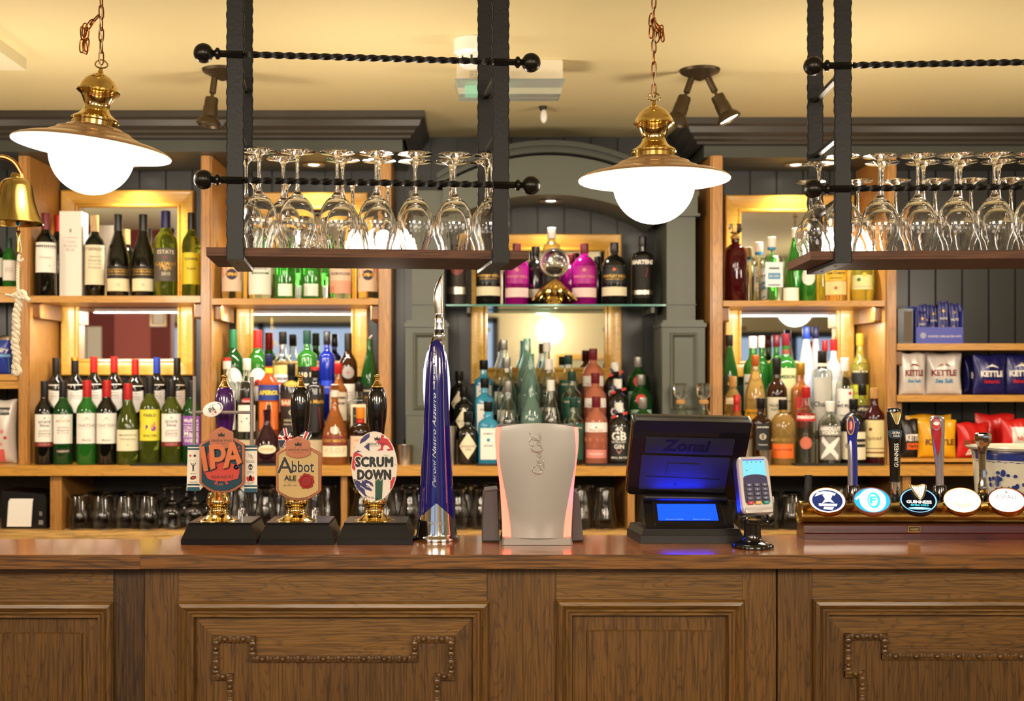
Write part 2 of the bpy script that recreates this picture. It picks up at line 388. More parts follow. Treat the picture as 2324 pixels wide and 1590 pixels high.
# downlights sunk in the soffits
def downlight(px, Y, z, label, power, tilt=.0):
    x = X_(px, Y); r = thing('downlight', (x, Y, z), label, 'downlight', 'downlights over the back bar')
    m = MB(); m.lathe([(.024, 0), (.042, 0), (.044, -.004), (.04, -.007), (.026, -.006), (.024, 0)], STEEL, (x, Y, z), 24, close=False); m.build('trim_ring', r)
    m = MB(); m.lathe([(0, -.001), (.025, -.001)], LITW, (x, Y, z), 20, close=False); m.build('lens', r)
    lamp('downlight_beam', 'SPOT', (x, Y, z-.012), power, COOLW, .03, (x, Y+tilt, z-1), angle=math.radians(125), blend=.8)
DL = 30
for px, t, nm in ((-30, 0, 'round downlight glowing over the shelf of packets behind the bell'), (300, 0, 'round downlight over the red wine bay behind the tilted lamp'),
                 (712, 0, 'round downlight over the vermouth bay above the racked glasses'),
                 (1806, 0, 'round downlight at the near end of the tequila bay'), (2180, 0, 'round downlight above the crisps shelves')):
    downlight(px, 4.47, 2.27, nm, DL if px != 2180 and px != -30 else 3.5)
# ------------------------------------------------------------------ arched centre bay
AY = 4.32; axc = X_(1246, AY)
m = MB()
def arc_z(x, apex_px, R):                       # z of a segmental arch at x
    dx = (x-axc); Rm = R*AY/F; return Z_(apex_px, AY)-(Rm-math.sqrt(max(0, Rm*Rm-dx*dx)))
xl, xr = X_(1005, AY), X_(1490, AY); n = 36
lowz = lambda x: arc_z(x, 441, 500); topz = lambda x: arc_z(x, 352, 470)
fr = []; 
m.solid_grid(lambda u, v: (xl+(xr-xl)*u, AY, lowz(xl+(xr-xl)*u)*(1-v)+topz(xl+(xr-xl)*u)*v), lambda u, v: (xl+(xr-xl)*u, 4.62, lowz(xl+(xr-xl)*u)*(1-v)+topz(xl+(xr-xl)*u)*v), n, 1, GREYL)
m.fixn = True; struct(m, 'trim_3')
m = MB()
for (d0, d1, y0) in ((-2, 10, .035), (8, 18, .02), (16, 24, .028)):
    f = lambda u, e: (xl-.02+(xr-xl+.04)*u, arc_z(xl-.02+(xr-xl+.04)*u, 324+e, 470))
    m.solid_grid(lambda u, v: (f(u, 0)[0], AY-y0, f(u, d1 if v == 0 else d0)[1]), lambda u, v: (f(u, 0)[0], 4.60, f(u, d1 if v == 0 else d0)[1]), n, 1, GREY)
m.fixn = True; struct(m, 'trim_4')
# downlight under the arch
downlight(1250, 4.45, lowz(X_(1250, AY))-.001, 'round downlight under the painted arch', 11)
def pilaster(n, a, b, base_a, base_b):
    m = MB(); Y = 4.36; z0 = 1.155
    m.box(X_(a, Y), X_(b, Y), Y, 4.62, z0, Z_(450, Y), GREYL)
    m.box(X_(a, Y)-.0, X_(b, Y)+.004, Y-.006, 4.62, Z_(692, Y), Z_(690, Y), GREY)
    Yb = 4.31
    # capital
    for k, (e, t0, t1) in enumerate(((6, 434, 446), (3, 446, 486), (8, 486, 492))): m.box(X_(a-e, Y), X_(b+e, Y), Y-.02-.004*(k == 2), 4.62, Z_(t1, Y), Z_(t0, Y), GREYL)
    # pedestal with a sunk panel
    A, B = X_(base_a, Yb), X_(base_b, Yb)
    m.box(A, B, Yb, 4.5, Z_(942, Yb), Z_(742, Yb), GREYL); m.box(A-.004, B+.004, Yb-.01, 4.5, Z_(742, Yb), Z_(732, Yb), GREYL, .003)
    m.box(A+.004, B-.004, Yb+.006, 4.5, Z_(732, Yb), Z_(726, Yb), GREYL)
    m.box(A+.002, B-.002, Yb+.004, 4.5, z0, Z_(942, Yb), GREYL)
    frame_sweep(m, A+.028, B-.028, Z_(930, Yb), Z_(755, Yb), [(0, 0), (.002, .006), (.008, .008), (.013, .002), (.018, -.0005)], Yb, GREYL)
    return struct(m, 'trim_%d' % n)
pilaster(5, 935, 1008, 920, 1016); pilaster(6, 1513, 1578, 1503, 1600)

# ------------------------------------------------------------------ back bar joinery (each piece is a fixed part of one back bar)
BZ = 1.155
r = thing('back_counter', (0, 4.2, BZ-.035), 'long golden wood back counter carrying all the bottles', 'counter')
m = MB(); m.box(X_(-150, 4.2), X_(2560, 4.2), 4.2, 4.62, BZ-.034, BZ, PINEX); m.build('worktop', r)
m = MB(); m.box(X_(-150, 4.2), X_(2560, 4.2), 4.222, 4.6, .885, .925, wood('pine_low_shelf', '#cf9a4e', '#e2b56a', 'x', 1, .45, 0, .5)); m.build('low_shelf', r)
for a, b in ((115, 141), (774, 788), (1424, 1440), (2048, 2066)):
    m = MB(); m.box(X_(a, 4.23), X_(b, 4.23), 4.226, 4.6, .9255, BZ-.0345, PINEZ); m.build('divider', r)
m = MB(); m.box(X_(-150, 4.2), X_(2560, 4.2), 4.602, 4.619, 0, BZ-.036, mat('dark_carcass', '#2c261e', .6)); m.build('back_board', r)
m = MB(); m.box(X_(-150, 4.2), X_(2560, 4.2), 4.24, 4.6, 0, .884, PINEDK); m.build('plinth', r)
# uprights
def upright(a, b, Y, ztop, label):
    m = MB(); A, B = X_(a, Y), X_(b, Y)
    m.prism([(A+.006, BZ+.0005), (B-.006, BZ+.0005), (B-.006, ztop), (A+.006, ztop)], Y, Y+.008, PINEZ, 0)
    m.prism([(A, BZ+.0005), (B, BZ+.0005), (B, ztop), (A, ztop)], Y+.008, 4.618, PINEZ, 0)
    o = m.build('shelf_upright'); tag(o, label, 'shelf upright', 'wooden uprights between the bays'); return o
upright(40, 66, 4.29, 2.268, 'wooden upright between the bell rope and the red wines')
upright(455, 480, 4.29, 2.268, 'wooden upright between the wine bay and the vermouth bay')
upright(859, 887, 4.29, 2.268, 'wooden upright beside the dark recess where steel cups stand')
upright(1613, 1641, 4.29, 2.268, 'wooden upright beside the pair of round decanters')
upright(2010, 2036, 4.29, 2.268, 'wooden upright between the spirits and the crisps shelves')
def shelf(x0, x1, ytop, th, Y, label, mt=PINEX, lip=0):
    z = Z_(ytop, Y); r = thing('wall_shelf', (0, Y, z), label, 'shelf', 'wooden shelves of the back bar')
    m = MB(); m.box(x0, x1, Y, 4.575, z-th, z, mt); m.build('board', r)
    m = MB(); 
    if lip: m.box(x0, x1, Y+.012, Y+.03, z-th-lip, z-th-.0002, mt); m.build('batten', r, label='batten under the board')
    else:
        for q, s_ in ((x0, 1), (x1, -1)):
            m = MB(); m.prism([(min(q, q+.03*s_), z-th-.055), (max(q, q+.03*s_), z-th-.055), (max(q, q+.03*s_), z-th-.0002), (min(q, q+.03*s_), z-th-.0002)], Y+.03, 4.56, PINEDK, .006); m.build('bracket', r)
    return z
U = lambda px: X_(px, 4.298)
e = .0007
SZ1 = shelf(U(66)+e, U(455)-e, 671, .024, 4.30, 'wooden shelf holding the white gift box and six wine bottles')
SZ2 = shelf(U(480)+e, U(859)-e, 677, .022, 4.30, 'wooden shelf under the racked glasses holding green and clear gins')
SZ3 = shelf(U(1641)+e, U(2010)-e, 682, .020, 4.30, 'wooden shelf holding the red decanter and tequila bottles')
SZ0 = shelf(-2.2, U(40)-e, 650, .026, 4.30, 'short wooden shelf behind the brass bell', lip=.03)
SZ0b = shelf(-2.2, U(40)-e, 849, .022, 4.30, 'short wooden shelf by the end of the bell rope', lip=.03)
SR1 = shelf(U(2036)+e, 2.55, 779, .024, 4.30, 'wooden shelf carrying the blue box of nut packets')
SR2 = shelf(U(2036)+e, 2.55, 896, .024, 4.30, 'wooden shelf carrying white and navy crisp packets')
SR3 = shelf(U(2036)+e, 2.55, 1040, .012, 4.30, 'low wooden board carrying yellow and red crisp packets')
# glass shelf in the arched bay
gy = 4.37; GZ = Z_(690, gy)
r = thing('glass_shelf', (X_(1262, gy), gy, GZ), 'clear glass shelf with green edge across the arched bay', 'shelf')
m = MB(); m.box(X_(1012, gy), X_(1512, gy), gy+.004, 4.572, GZ-.007, GZ, thin_pane('shelf_pane', '#e6f4ee')); m.build('pane', r)
m = MB(); m.box(X_(1012, gy), X_(1512, gy), gy, gy+.0038, GZ-.007, GZ, mat('glass_edge_teal', '#7fcfc0', .08, 0, .55, ior=1.5)); m.build('polished_edge', r, label='green tinted polished edge')
for q in (1060, 1478):
    m = MB(); m.box(X_(q, 4.4), X_(q, 4.4)+.012, 4.40, 4.62, GZ-.03, GZ-.0075, GREYL); m.build('bracket', r)
# added area lights without fittings, tucked behind the shelf fronts to brighten the bottles
for a, b, zz in ((110, 440, SZ1-.024), (500, 845, SZ2-.022), (1660, 1990, SZ3-.020)):
    xa_, xb_ = X_(a, 4.34), X_(b, 4.34); lamp('shelf_fill_light', 'AREA', ((xa_+xb_)/2, 4.335, zz-.004), 2.6, COOLW, xb_-xa_, ((xa_+xb_)/2, 4.42, zz-.4), size_y=.008)
# gilt mirrors
def mirror(a, b, t, bt, label, Y=4.585):
    r = thing('wall_mirror', (X_((a+b)/2, Y), 4.62, Z_(bt, Y)), label, 'mirror', 'gilt framed mirrors of the back bar')
    m = MB(); frame_sweep(m, X_(a, Y), X_(b, Y), Z_(bt, Y), Z_(t, Y), [(0, -.034), (0, -.004), (.004, 0), (.012, .0), (.05, -.014), (.056, -.01), (.062, -.012), (.066, -.024)], Y, GOLDX)
    m.fixn = True; m.build('frame', r)
    g = MB(); g.box(X_(a, Y)+.03, X_(b, Y)-.03, 4.607, 4.612, Z_(bt, Y)+.03, Z_(t, Y)-.03, MIRROR); g.build('glass', r)
mirror(137, 438, 431, 852, 'gilt framed mirror behind the red wines')
mirror(535, 834, 436, 856, 'gilt framed mirror behind the vermouth bottles')
mirror(1068, 1411, 531, 872, 'gilt framed mirror under the painted arch')
mirror(1647, 1940, 442, 856, 'gilt framed mirror behind the whisky and vodka bottles')
# stepped risers that lift the rear rows
def riser(a, b, h1, h2, label):
    m = MB(); A, B = X_(a, 4.35), X_(b, 4.35); BLACKM = mat('riser_brown', '#4a3626', .5) if not h1 else mat('riser_cream', '#c4b794', .5)  # pale cream put in to make the glass in front look lit
    if h1: m.box(A, B, 4.338, 4.425, BZ+.0004, BZ+h1, BLACKM)
    m.box(A, B, 4.4255, 4.53, BZ+.0004, BZ+h2, BLACKM)
    tag(m.build('bottle_riser'), label, 'riser', 'stepped bottle risers')
RH1, RH2 = .085, .15
riser(112, 440, 0, .09, 'dark riser lifting the rear row of red wines')
riser(500, 850, RH1, RH2, 'cream stepped riser under the vermouths and liqueurs')
riser(1030, 1490, RH1, RH2, 'cream stepped riser under the gin bottles')
riser(1650, 1958, RH1, RH2, 'cream stepped riser under the whiskies and vodkas')
for a, b, nm in ((300, 430, 'black rubber bar mat under the yellow-labelled wine'), (585, 630, 'black rubber bar mat under the dark cognac bottle'), (1080, 1128, 'black rubber bar mat under the light-blue gin'), (1330, 1424, 'black rubber bar mat beside the till'), (1800, 2000, 'long black rubber bar mat under the vodka bottles')):
    m = MB(); m.box(X_(a, 4.24), X_(b, 4.24), 4.212, 4.258, BZ+.0004, BZ+.006, BLACKM); tag(m.build('bar_mat'), nm, 'bar mat', 'rubber mats on the back counter')

# ================================================================== THE FRONT BAR
TZ = 1.10; YF = 2.456
r = thing('bar_counter', (0, 2.6, 0), 'oak bar counter with glossy top and panelled front', 'bar counter')
def topx(px): return X_(px, YF)
XS = topx(318)                                                      # seam in the worktop
th = .0295
m = MB()
m.prism([(topx(318)+.0004, TZ-th), (2.7, TZ-th), (2.7, TZ-.002), (2.7, TZ), (topx(318)+.0004, TZ)], YF, YF+.0001, OAKEDGE)
m.box(XS+.0004, 2.7, YF+.0001, 2.76, TZ-th, TZ, OAKX)
# mitred seam: trim the left end back with the overlapping board
m.build('worktop', r)
m = MB(); yb = 2.70
m.add([(-2.6, YF+.003, TZ-.0008), (XS-.0006, YF+.003, TZ-.0008), (XS-.0006, yb, TZ-.0008), (-2.6, yb, TZ-.0008),
       (-2.6, YF+.003, TZ-th-.001), (XS-.0006, YF+.003, TZ-th-.001), (XS-.0006, yb, TZ-th-.001), (-2.6, yb, TZ-th-.001)],
      [(0, 1, 2, 3), (4, 7, 6, 5), (1, 5, 6, 2), (2, 6, 7, 3), (0, 3, 7, 4)], OAKX)
m.add([(-2.6, YF+.003, TZ-.0008), (XS-.0006, YF+.003, TZ-.0008), (XS-.0006, YF+.003, TZ-th-.001), (-2.6, YF+.003, TZ-th-.001)], [(0, 3, 2, 1)], OAKEDGE)
m.build('side_worktop', r)
PY = 2.50; q = lambda px: X_(px, PY); zt = TZ-th-.0002
# carcass
m = MB(); m.box(-2.6, q(325), PY+.022, 2.68, 0, zt-.001, OAKDK); m.box(q(328), 2.7, PY+.012, 2.74, 0, zt-.001, OAKDK); m.build('carcass', r)
def rail(a, b, y0, y1, mt, name, dy=0):
    m = MB(); m.prism([(q(a)+.0003, Z_(y1, PY) if y1 else 0), (q(b)-.0003, Z_(y1, PY) if y1 else 0), (q(b)-.0003, min(zt, Z_(y0, PY))), (q(a)+.0003, min(zt, Z_(y0, PY)))], PY+dy, PY+dy+.02-.006, mt); return m.build(name, r)
def rail_floor(a, b, mt, name, dy=0):
    m = MB(); m.prism([(q(a)+.0003, 0), (q(b)-.0003, 0), (q(b)-.0003, zt), (q(a)+.0003, zt)], PY+dy, PY+dy+.014, mt); return m.build(name, r)
ZB = .22                                                            # bottom rail height of the panels
def bottom_rail(a, b, dy=0):
    m = MB(); m.box(q(a)+.0003, q(b)-.0003, PY+dy, PY+dy+.014, 0, ZB, OAKPX); m.build('bottom_rail', r)
PR = [(0, 0), (0, .010), (.004, .016), (.011, .018), (.018, .013), (.020, .009), (.024, .009), (.028, .006), (.033, .006), (.035, -.004), (.037, -.008)]
def moulding(a, b, t, dy=0):
    m = MB(); frame_sweep(m, q(a), q(b), ZB, Z_(t, PY), PR, PY+dy, OAKPZ, OAKPX); m.fixn = True; m.build('panel_moulding', r)
# section A (set back)
rail_floor(255, 325, OAKDK, 'stile', .008); rail(-520, 255, 1290, 1366, OAKPX, 'top_rail', .008); bottom_rail(-520, 255, .008); moulding(-480, 257, 1366, .008)
m = MB(); m.prism([(q(-480), ZB), (q(222), ZB), (q(222), Z_(1402, PY)), (q(-480), Z_(1402, PY))], PY+.017, PY+.021, OAKPZ); m.build('panel_field', r)
m = MB(); m.prism([(q(-440), ZB+.06), (q(182), ZB+.06), (q(182), Z_(1438, PY)), (q(-440), Z_(1438, PY))], PY+.012, PY+.0169, OAKPZ, .003); m.build('raised_panel', r)
# section B
rail_floor(328, 405, OAKPZ, 'stile'); rail(405, 1105, 1290, 1363, OAKPX, 'top_rail'); bottom_rail(405, 1105); rail_floor(1105, 1187, OAKPZ, 'stile'); moulding(405, 1110, 1363)
# section C
rail_floor(1187, 1262, OAKPZ, 'stile'); rail(1262, 1685, 1290, 1359, OAKPX, 'top_rail'); bottom_rail(1262, 1685); rail_floor(1685, 1761, OAKPZ, 'stile'); moulding(1262, 1688, 1359)
m = MB(); m.prism([(q(1300), ZB), (q(1650), ZB), (q(1650), Z_(1396, PY)), (q(1300), Z_(1396, PY))], PY+.0075, PY+.0115, OAKPZ); m.build('panel_field', r)
m = MB(); m.prism([(q(1332), ZB+.06), (q(1618), ZB+.06), (q(1618), Z_(1430, PY)), (q(1332), Z_(1430, PY))], PY+.002, PY+.0074, OAKPZ, .003); m.build('raised_panel', r)
# section D
rail_floor(1765, 1843, OAKPZ, 'stile'); rail(1843, 2560, 1288, 1358, OAKPX, 'top_rail'); bottom_rail(1843, 2560); moulding(1843, 2560, 1358); rail_floor(2560, 2900, OAKPZ, 'stile')
def carved(x0, t, w, shift=0):
    """mitred field, upright-grained cut-out panel and the beaded carved border round it; x0 = outer left px, w = outer width px"""
    a, b = x0, x0+w
    m = MB(); ox0, ox1, oz = a-41, b+41, t-40
    yy = PY+.0075
    c = [(q(ox0), Z_(oz, PY)), (q(ox1), Z_(oz, PY)), (q(b-53), Z_(t+54, PY)), (q(a+53), Z_(t+54, PY))]
    m.add([(p[0], yy, p[1]) for p in c], [(0, 3, 2, 1)], OAKPX)
    for s_ in (0, 1):
        e0, e1 = (ox0, a+53) if s_ == 0 else (ox1, b-53)
        m.add([(q(e0), yy, Z_(oz, PY)), (q(e1), yy, Z_(t+54, PY)), (q(e1), yy, ZB), (q(e0), yy, ZB)], [(0, 1, 2, 3) if s_ else (0, 3, 2, 1)], OAKPZ)
    m.add([(q(a+53), yy, Z_(t+54, PY)), (q(b-53), yy, Z_(t+54, PY)), (q(b-53), yy, ZB), (q(a+53), yy, ZB)], [(0, 3, 2, 1)], OAKPZ)
    m.fixn = False; m.build('panel_field', r)
    h = 7
    P = [(a+h, t+h), (a+97-h, t+h), (a+97-h, t+47+h-2), (b-97+h, t+47+h-2), (b-97+h, t+h), (b-h, t+h), (b-h, t+97-h+2), (b-46+h, t+97-h+2), (b-46+h, 1900), (a+46-h, 1900), (a+46-h, t+97-h+2), (a+h, t+97-h+2)]
    zz = [(q(x), max(ZB+.03, Z_(y, PY))) for x, y in P]
    m = MB(); m.prism(zz, PY+.003, PY+.0074, OAKPZ); m.build('cut_out_panel', r)
    m = MB(); CW = wood('carved_oak', '#3f2911', '#66461c', 'x', 3, .35, .2, .8, .2, .4)
    n = len(zz)
    for i in range(n):
        p, p2 = zz[i], zz[(i+1) % n]
        if i == 8: continue
        dx, dz = p2[0]-p[0], p2[1]-p[1]; L = math.hypot(dx, dz); dx /= L; dz /= L; hw = .0066
        A = (p[0]-dx*hw, p[1]-dz*hw); B = (p2[0]+dx*hw, p2[1]+dz*hw); nx, nz = -dz*hw, dx*hw
        o = [(A[0]+nx, A[1]+nz), (B[0]+nx, B[1]+nz), (B[0]-nx, B[1]-nz), (A[0]-nx, A[1]-nz)]
        if (dx*0-dz*1) and False: pass
        area = sum(o[k][0]*o[(k+1) % 4][1]-o[(k+1) % 4][0]*o[k][1] for k in range(4))
        if area < 0: o = o[::-1]
        m.prism(o, PY-.0015-.0004*(i % 2), PY+.0029, CW)
        nb = max(1, round(L/.045)); 
        for k in range(nb):
            t_ = (k+.5)/nb*L; cx_, cz_ = p[0]+dx*t_, p[1]+dz*t_
            m.ball((cx_, PY-.002, cz_), .0060, CW, 10, 6, sy=.9)
            for e_ in (-1, 1):
                for g, s2 in ((.011, 1.3), (.0175, .8)):
                    if abs(g*e_+t_-L/2) < L/2: m.ball((cx_+dx*g*e_, PY-.0015, cz_+dz*g*e_), .0050*s2/1.2, CW, 8, 5, sx=1+.5*abs(dz), sz=1+.5*abs(dx), sy=.5)
    m.build('carved_border', r)
carved(483, 1443, 548); carved(1918, 1437, 560)
# rear work surface under the bar, out of the photo's sight line
m = MB(); m.box(-2.5, 2.6, 2.745, 3.2, .90, .95, STEEL); m.box(-2.4, 2.5, 2.80, 3.15, 0, .8995, BLACKM)
tag(m.build('under_bar_station'), 'steel work surface behind the bar counter, carrying the blue and white planter', 'work surface')
# ================================================================== PENDANT LAMPS
def chain_link(m, c, d, s, L=.030, w_=.0085, wire=.0017, mt=COPPER):
    """oval link centred at c, long axis d, opening toward s"""
    c, d, s = Vector(c), Vector(d).normalized(), Vector(s).normalized(); s = (s-d*s.dot(d)).normalized(); pts = []
    for i in range(16):
        a = 2*PI*i/16; u = math.cos(a); v = math.sin(a)
        pts.append(c+d*(math.copysign(abs(u)**.6, u)*(L/2))+s*(v*w_/2))
    m.tube(pts, wire, mt, 6, closed=True)
LINK = mat('chain_copper', '#8a4e22', .3, 1)
def pendant(px, py, Y, tilt, label, bunch):
    top = W(px, py, Y); r = thing('pendant_lamp', top, label, 'pendant lamp', 'brass pendant lamps over the bar')
    R = Matrix.Translation(top) @ Matrix.Rotation(tilt, 4, 'Y')
    k = .001
    m = MB(); m.M = R                                                # brass gallery: finial, dome, waist, ring
    m.lathe([(0, -.008*1), (.0035, -.008), (.006, -.014), (.0065, -.0165), (.012, -.020), (.022, -.025), (.033, -.034), (.041, -.047), (.0445, -.055), (.0465, -.057), (.0465, -.060), (.043, -.063),
             (.037, -.067), (.033, -.074), (.029, -.083), (.0265, -.092), (.0275, -.099), (.032, -.106), (.040, -.113), (.049, -.118), (.0515, -.121), (.0515, -.124), (.0495, -.127), (.0495, -.137), (.0465, -.138)], BRASSL, seg=48, close=False)
    m.build('gallery', r)
    m = MB(); m.M = R
    m.tube([(.016*math.sin(a)*(.5+.5*abs(math.cos(a/2))), 0, .003-.009*math.cos(a)*1.0) for a in [2*PI*i/18 for i in range(18)]], .0017, BRASSL, 8, closed=True)
    m.build('hanging_loop', r)
    m = MB(); m.M = R                                                # shade, outer skin
    out = [(.0465, -.1375), (.060, -.1385), (.066, -.143), (.080, -.147), (.085, -.153), (.099, -.158), (.104, -.163), (.125, -.168), (.148, -.1735), (.163, -.179), (.1695, -.183), (.1712, -.186)]
    m.lathe(out, mat('bronze_shade', '#b09070', .24, .75), seg=72, close=False); m.fixn = True
    sh = m.build('shade', r)
    m = MB(); m.M = R; m.lathe([(.1712, -.186)]+[(a-.001, b-.0025) for a, b in out[::-1]], mat('shade_white_enamel', '#fbf7ee', .25, emit='#fff1da', es=.35), seg=72, close=False); m.fixn = True  # faint emission stands in for the globe's light on the enamel
    m.build('shade_lining', sh, world=True)
    m = MB(); m.M = R; m.lathe([(0, -.286)]+[(.092*math.sin(t), -.194-.092*math.cos(t)) for t in [.06+i*(1.72-.06)/26 for i in range(27)]]+[(.085, -.174), (.06, -.168), (.03, -.150), (0, -.145)], GLOBE, seg=48, close=False); m.build('globe', r, smooth=40, label='glowing opal glass globe')
    # chain up to the ceiling, cable woven through
    m = MB(); z = top.z+.0165; i = 0; Lk = .0285; x = top.x; zr = CZ-.055
    while z < zr:
        chain_link(m, (x, top.y, z), (0.03*math.sin(i), 0, 1), (1, .15, 0) if i % 2 == 0 else (.25, 1, 0), Lk+.003, .0095, .0016, LINK); z += Lk-.0035; i += 1
    for c, d, s in bunch: chain_link(m, W(c[0], c[1], Y+c[2]), d, s, .030, .0095, .0016, LINK)
    m.build('chain', r)
    m = MB(); pts = [(x+.003*math.sin(t*5), top.y-.003+.003*math.cos(t*5), top.z-.004+(zr-top.z)*t/14) for t in range(15)]
    m.tube(smooth_path(pts, 3), .0013, mat('clear_flex', '#b5a88a', .3), 6); m.build('flex', r)
    m = MB(); m.lathe([(.0, 0), (.012, .0), (.016, .004), (.014, .01), (.006, .013), (.006, .022), (.02, .03), (.045, .046), (.05, .0525), (.05, .0545)], BRASSL, (x, top.y, zr-.0), 28); m.build('ceiling_rose', r)
    return r
pendant(1484, 222, 2.70, 0, 'upright brass pendant lamp with glowing globe over the till end of the bar',
        [((1478, 45, 0), (.12, 0, 1), (1, 0, 0)), ((1486, 58, -.004), (-.5, 0, 1), (1, .2, 0)), ((1494, 62, .003), (-.8, 0, 1), (1, .5, 0)), ((1500, 72, -.003), (.1, 0, 1), (1, 0, 0)), ((1478, 72, 0), (.05, 0, 1), (1, .3, 0)), ((1488, 78, .004), (.5, 0, 1), (0, 1, 0)), ((1493, 84, 0), (.35, .2, 1), (1, 0, 0)), ((1503, 80, 0), (-.1, 0, 1), (1, .6, 0))])
pendant(230, 148, 2.62, math.radians(6.2), 'tilted brass pendant lamp with glowing globe above the red wines',
        [((215, 45, 0), (.9, 0, 1), (0, 1, 0)), ((203, 57, 0), (.7, 0, 1), (1, 0, 0)), ((192, 68, 0), (.1, 0, 1), (1, .2, 0)), ((196, 78, -.004), (.15, 0, 1), (1, .6, 0)), ((188, 76, .004), (-.1, 0, 1), (1, 0, 0)), ((186, 104, 0), (.05, 0, 1), (1, 0, 0)), ((193, 108, -.004), (-.1, 0, 1), (1, .4, 0)), ((197, 102, .003), (.1, 0, 1), (1, 0, 0))])

pendant(2864, 285, 2.70, 0, 'brass pendant lamp beyond the picture edge, mirrored behind the vodkas', [])
# ================================================================== HANGING GLASS RACKS
def rack(c0, ang, posts, length, depth, label, barz=(2.156, 1.887)):
    """c0 = world position of the front corner of the board's underside; local x along the board, y to the back"""
    r = thing('hanging_glass_rack', c0, label, 'glass rack', 'iron and wood racks hanging over the bar', rot=(0, 0, ang))
    zc = CZ-c0[2]-.0006
    m = MB(); m.box(0, length, 0, depth, 0, .0185, RACKW); m.build('board', r, world=False)
    for k, u in enumerate(posts):
        for side in (0, 1):
            y0 = -.0085 if side == 0 else depth+.0005; hw = .0185; m = MB(); n = 96; v = []
            z0 = -.0085; rng = random.Random(k*7+side)
            for i in range(n+1):
                z = z0+(zc-z0)*i/n; wv = .0009*math.sin(i*1.9+k)+.0006*math.sin(i*.8+side)
                for (a, b) in ((-hw-wv, 0), (-hw+.002-wv, -.0014), (hw-.002+wv, -.0014), (hw+wv, 0), (hw+wv, .0066), (hw-.002, .008), (-hw+.002, .008), (-hw-wv, .0066)): v.append((u+a, y0+b, z))
            f = [(i*8+j, i*8+(j+1) % 8, (i+1)*8+(j+1) % 8, (i+1)*8+j) for i in range(n) for j in range(8)]+[tuple(range(7, -1, -1)), tuple(range(n*8, n*8+8))]
            m.add(v, f, IRON); m.build('upright', r, world=False)
        m = MB(); n = 40; v = []                                    # strap under the board, wavy edges, screws
        for i in range(n+1):
            y = -.0085+(depth+.017)*i/n; wv = .0010*math.sin(i*2.1)
            v += [(u-.0185-wv, y, -.0085), (u-.0175, y, -.0095), (u+.0175, y, -.0095), (u+.0185+wv, y, -.0085), (u+.0185+wv, y, -.0012), (u-.0185-wv, y, -.0012)]
        f = [(i*6+j, i*6+(j+1) % 6, (i+1)*6+(j+1) % 6, (i+1)*6+j) for i in range(n) for j in range(6)]+[(5, 4, 3, 2, 1, 0), tuple(range(n*6, n*6+6))]
        m.add(v, f, IRON)
        for y in (.06, depth-.07): m.lathe([(0, -.0102), (.0028, -.0102), (.0034, -.0094)], BLACKM, (u, y, 0), 10, close=False)
        m.fixn = True; m.build('strap', r, world=False)
        for zz in (barz[0]-c0[2]-.012, (barz[0]+barz[1])/2-c0[2]-.012, barz[1]-c0[2]-.02):   # flat toothed side bars
            m = MB(); n = 34; v = []
            for i in range(n+1):
                y = .0005+(depth-.001)*i/n; t = .0014*(i % 2); v += [(u-.006, y, zz-.004-t), (u+.006, y, zz-.004-t), (u+.006, y, zz+.004+t), (u-.006, y, zz+.004+t)]
            f = [(i*4+j, i*4+(j+1) % 4, (i+1)*4+(j+1) % 4, (i+1)*4+j) for i in range(n) for j in range(4)]+[(3, 2, 1, 0), tuple(range(n*4, n*4+4))]
            m.add(v, f, IRON); m.fixn = True; m.build('side_bar', r, world=False)
    for bz in barz:                                                 # twisted rails with ball ends
        z = bz-c0[2]; yb = -.0150; a, b = posts[0]-.03, posts[-1]+.03
        m = MB(); n = int((b-a)/.0042); pts = [(a+(b-a)*i/n, yb, z) for i in range(n+1)]; v = []; hw = .0078
        for i, p in enumerate(pts):
            inside = posts[0]+.02 < p[0] < posts[-1]-.02; t = (i*.0042)*PI/2/.025 if inside else 0
            for kk in range(8):
                an = t+2*PI*kk/8; rr = hw*(1.05 if kk % 2 == 0 else .72); v.append((p[0], yb+rr*.9*math.sin(an), z+rr*.9*math.cos(an)))
        f = [(i*8+j, i*8+(j+1) % 8, (i+1)*8+(j+1) % 8, (i+1)*8+j) for i in range(n) for j in range(8)]+[tuple(range(7, -1, -1)), tuple(range(n*8, n*8+8))]
        m.add(v, f, IRON); m.fixn = True; m.build('twisted_rail', r, world=False, smooth=50)
        for e_, s_ in ((a, -1), (b, 1)):
            m = MB(); pr = [(.0, 0), (.007, 0), (.0125, .004), (.0125, .009), (.008, .012), (.0065, .015), (.012, .019)]+[(.0212*math.sin(t), .036-.0212*math.cos(t)) for t in [.65+(PI-.65)*i/10 for i in range(11)]]
            pr[-1] = (0, pr[-1][1])
            m.M = Matrix.Translation((e_, yb, z)) @ Matrix.Rotation(s_*PI/2, 4, 'Y'); m.lathe(pr, mat('dark_iron_ball', '#26231e', .3, .7, bump=.08, bscale=60), seg=24, close=False); m.build('ball_finial', r, world=False, smooth=40)
    return r
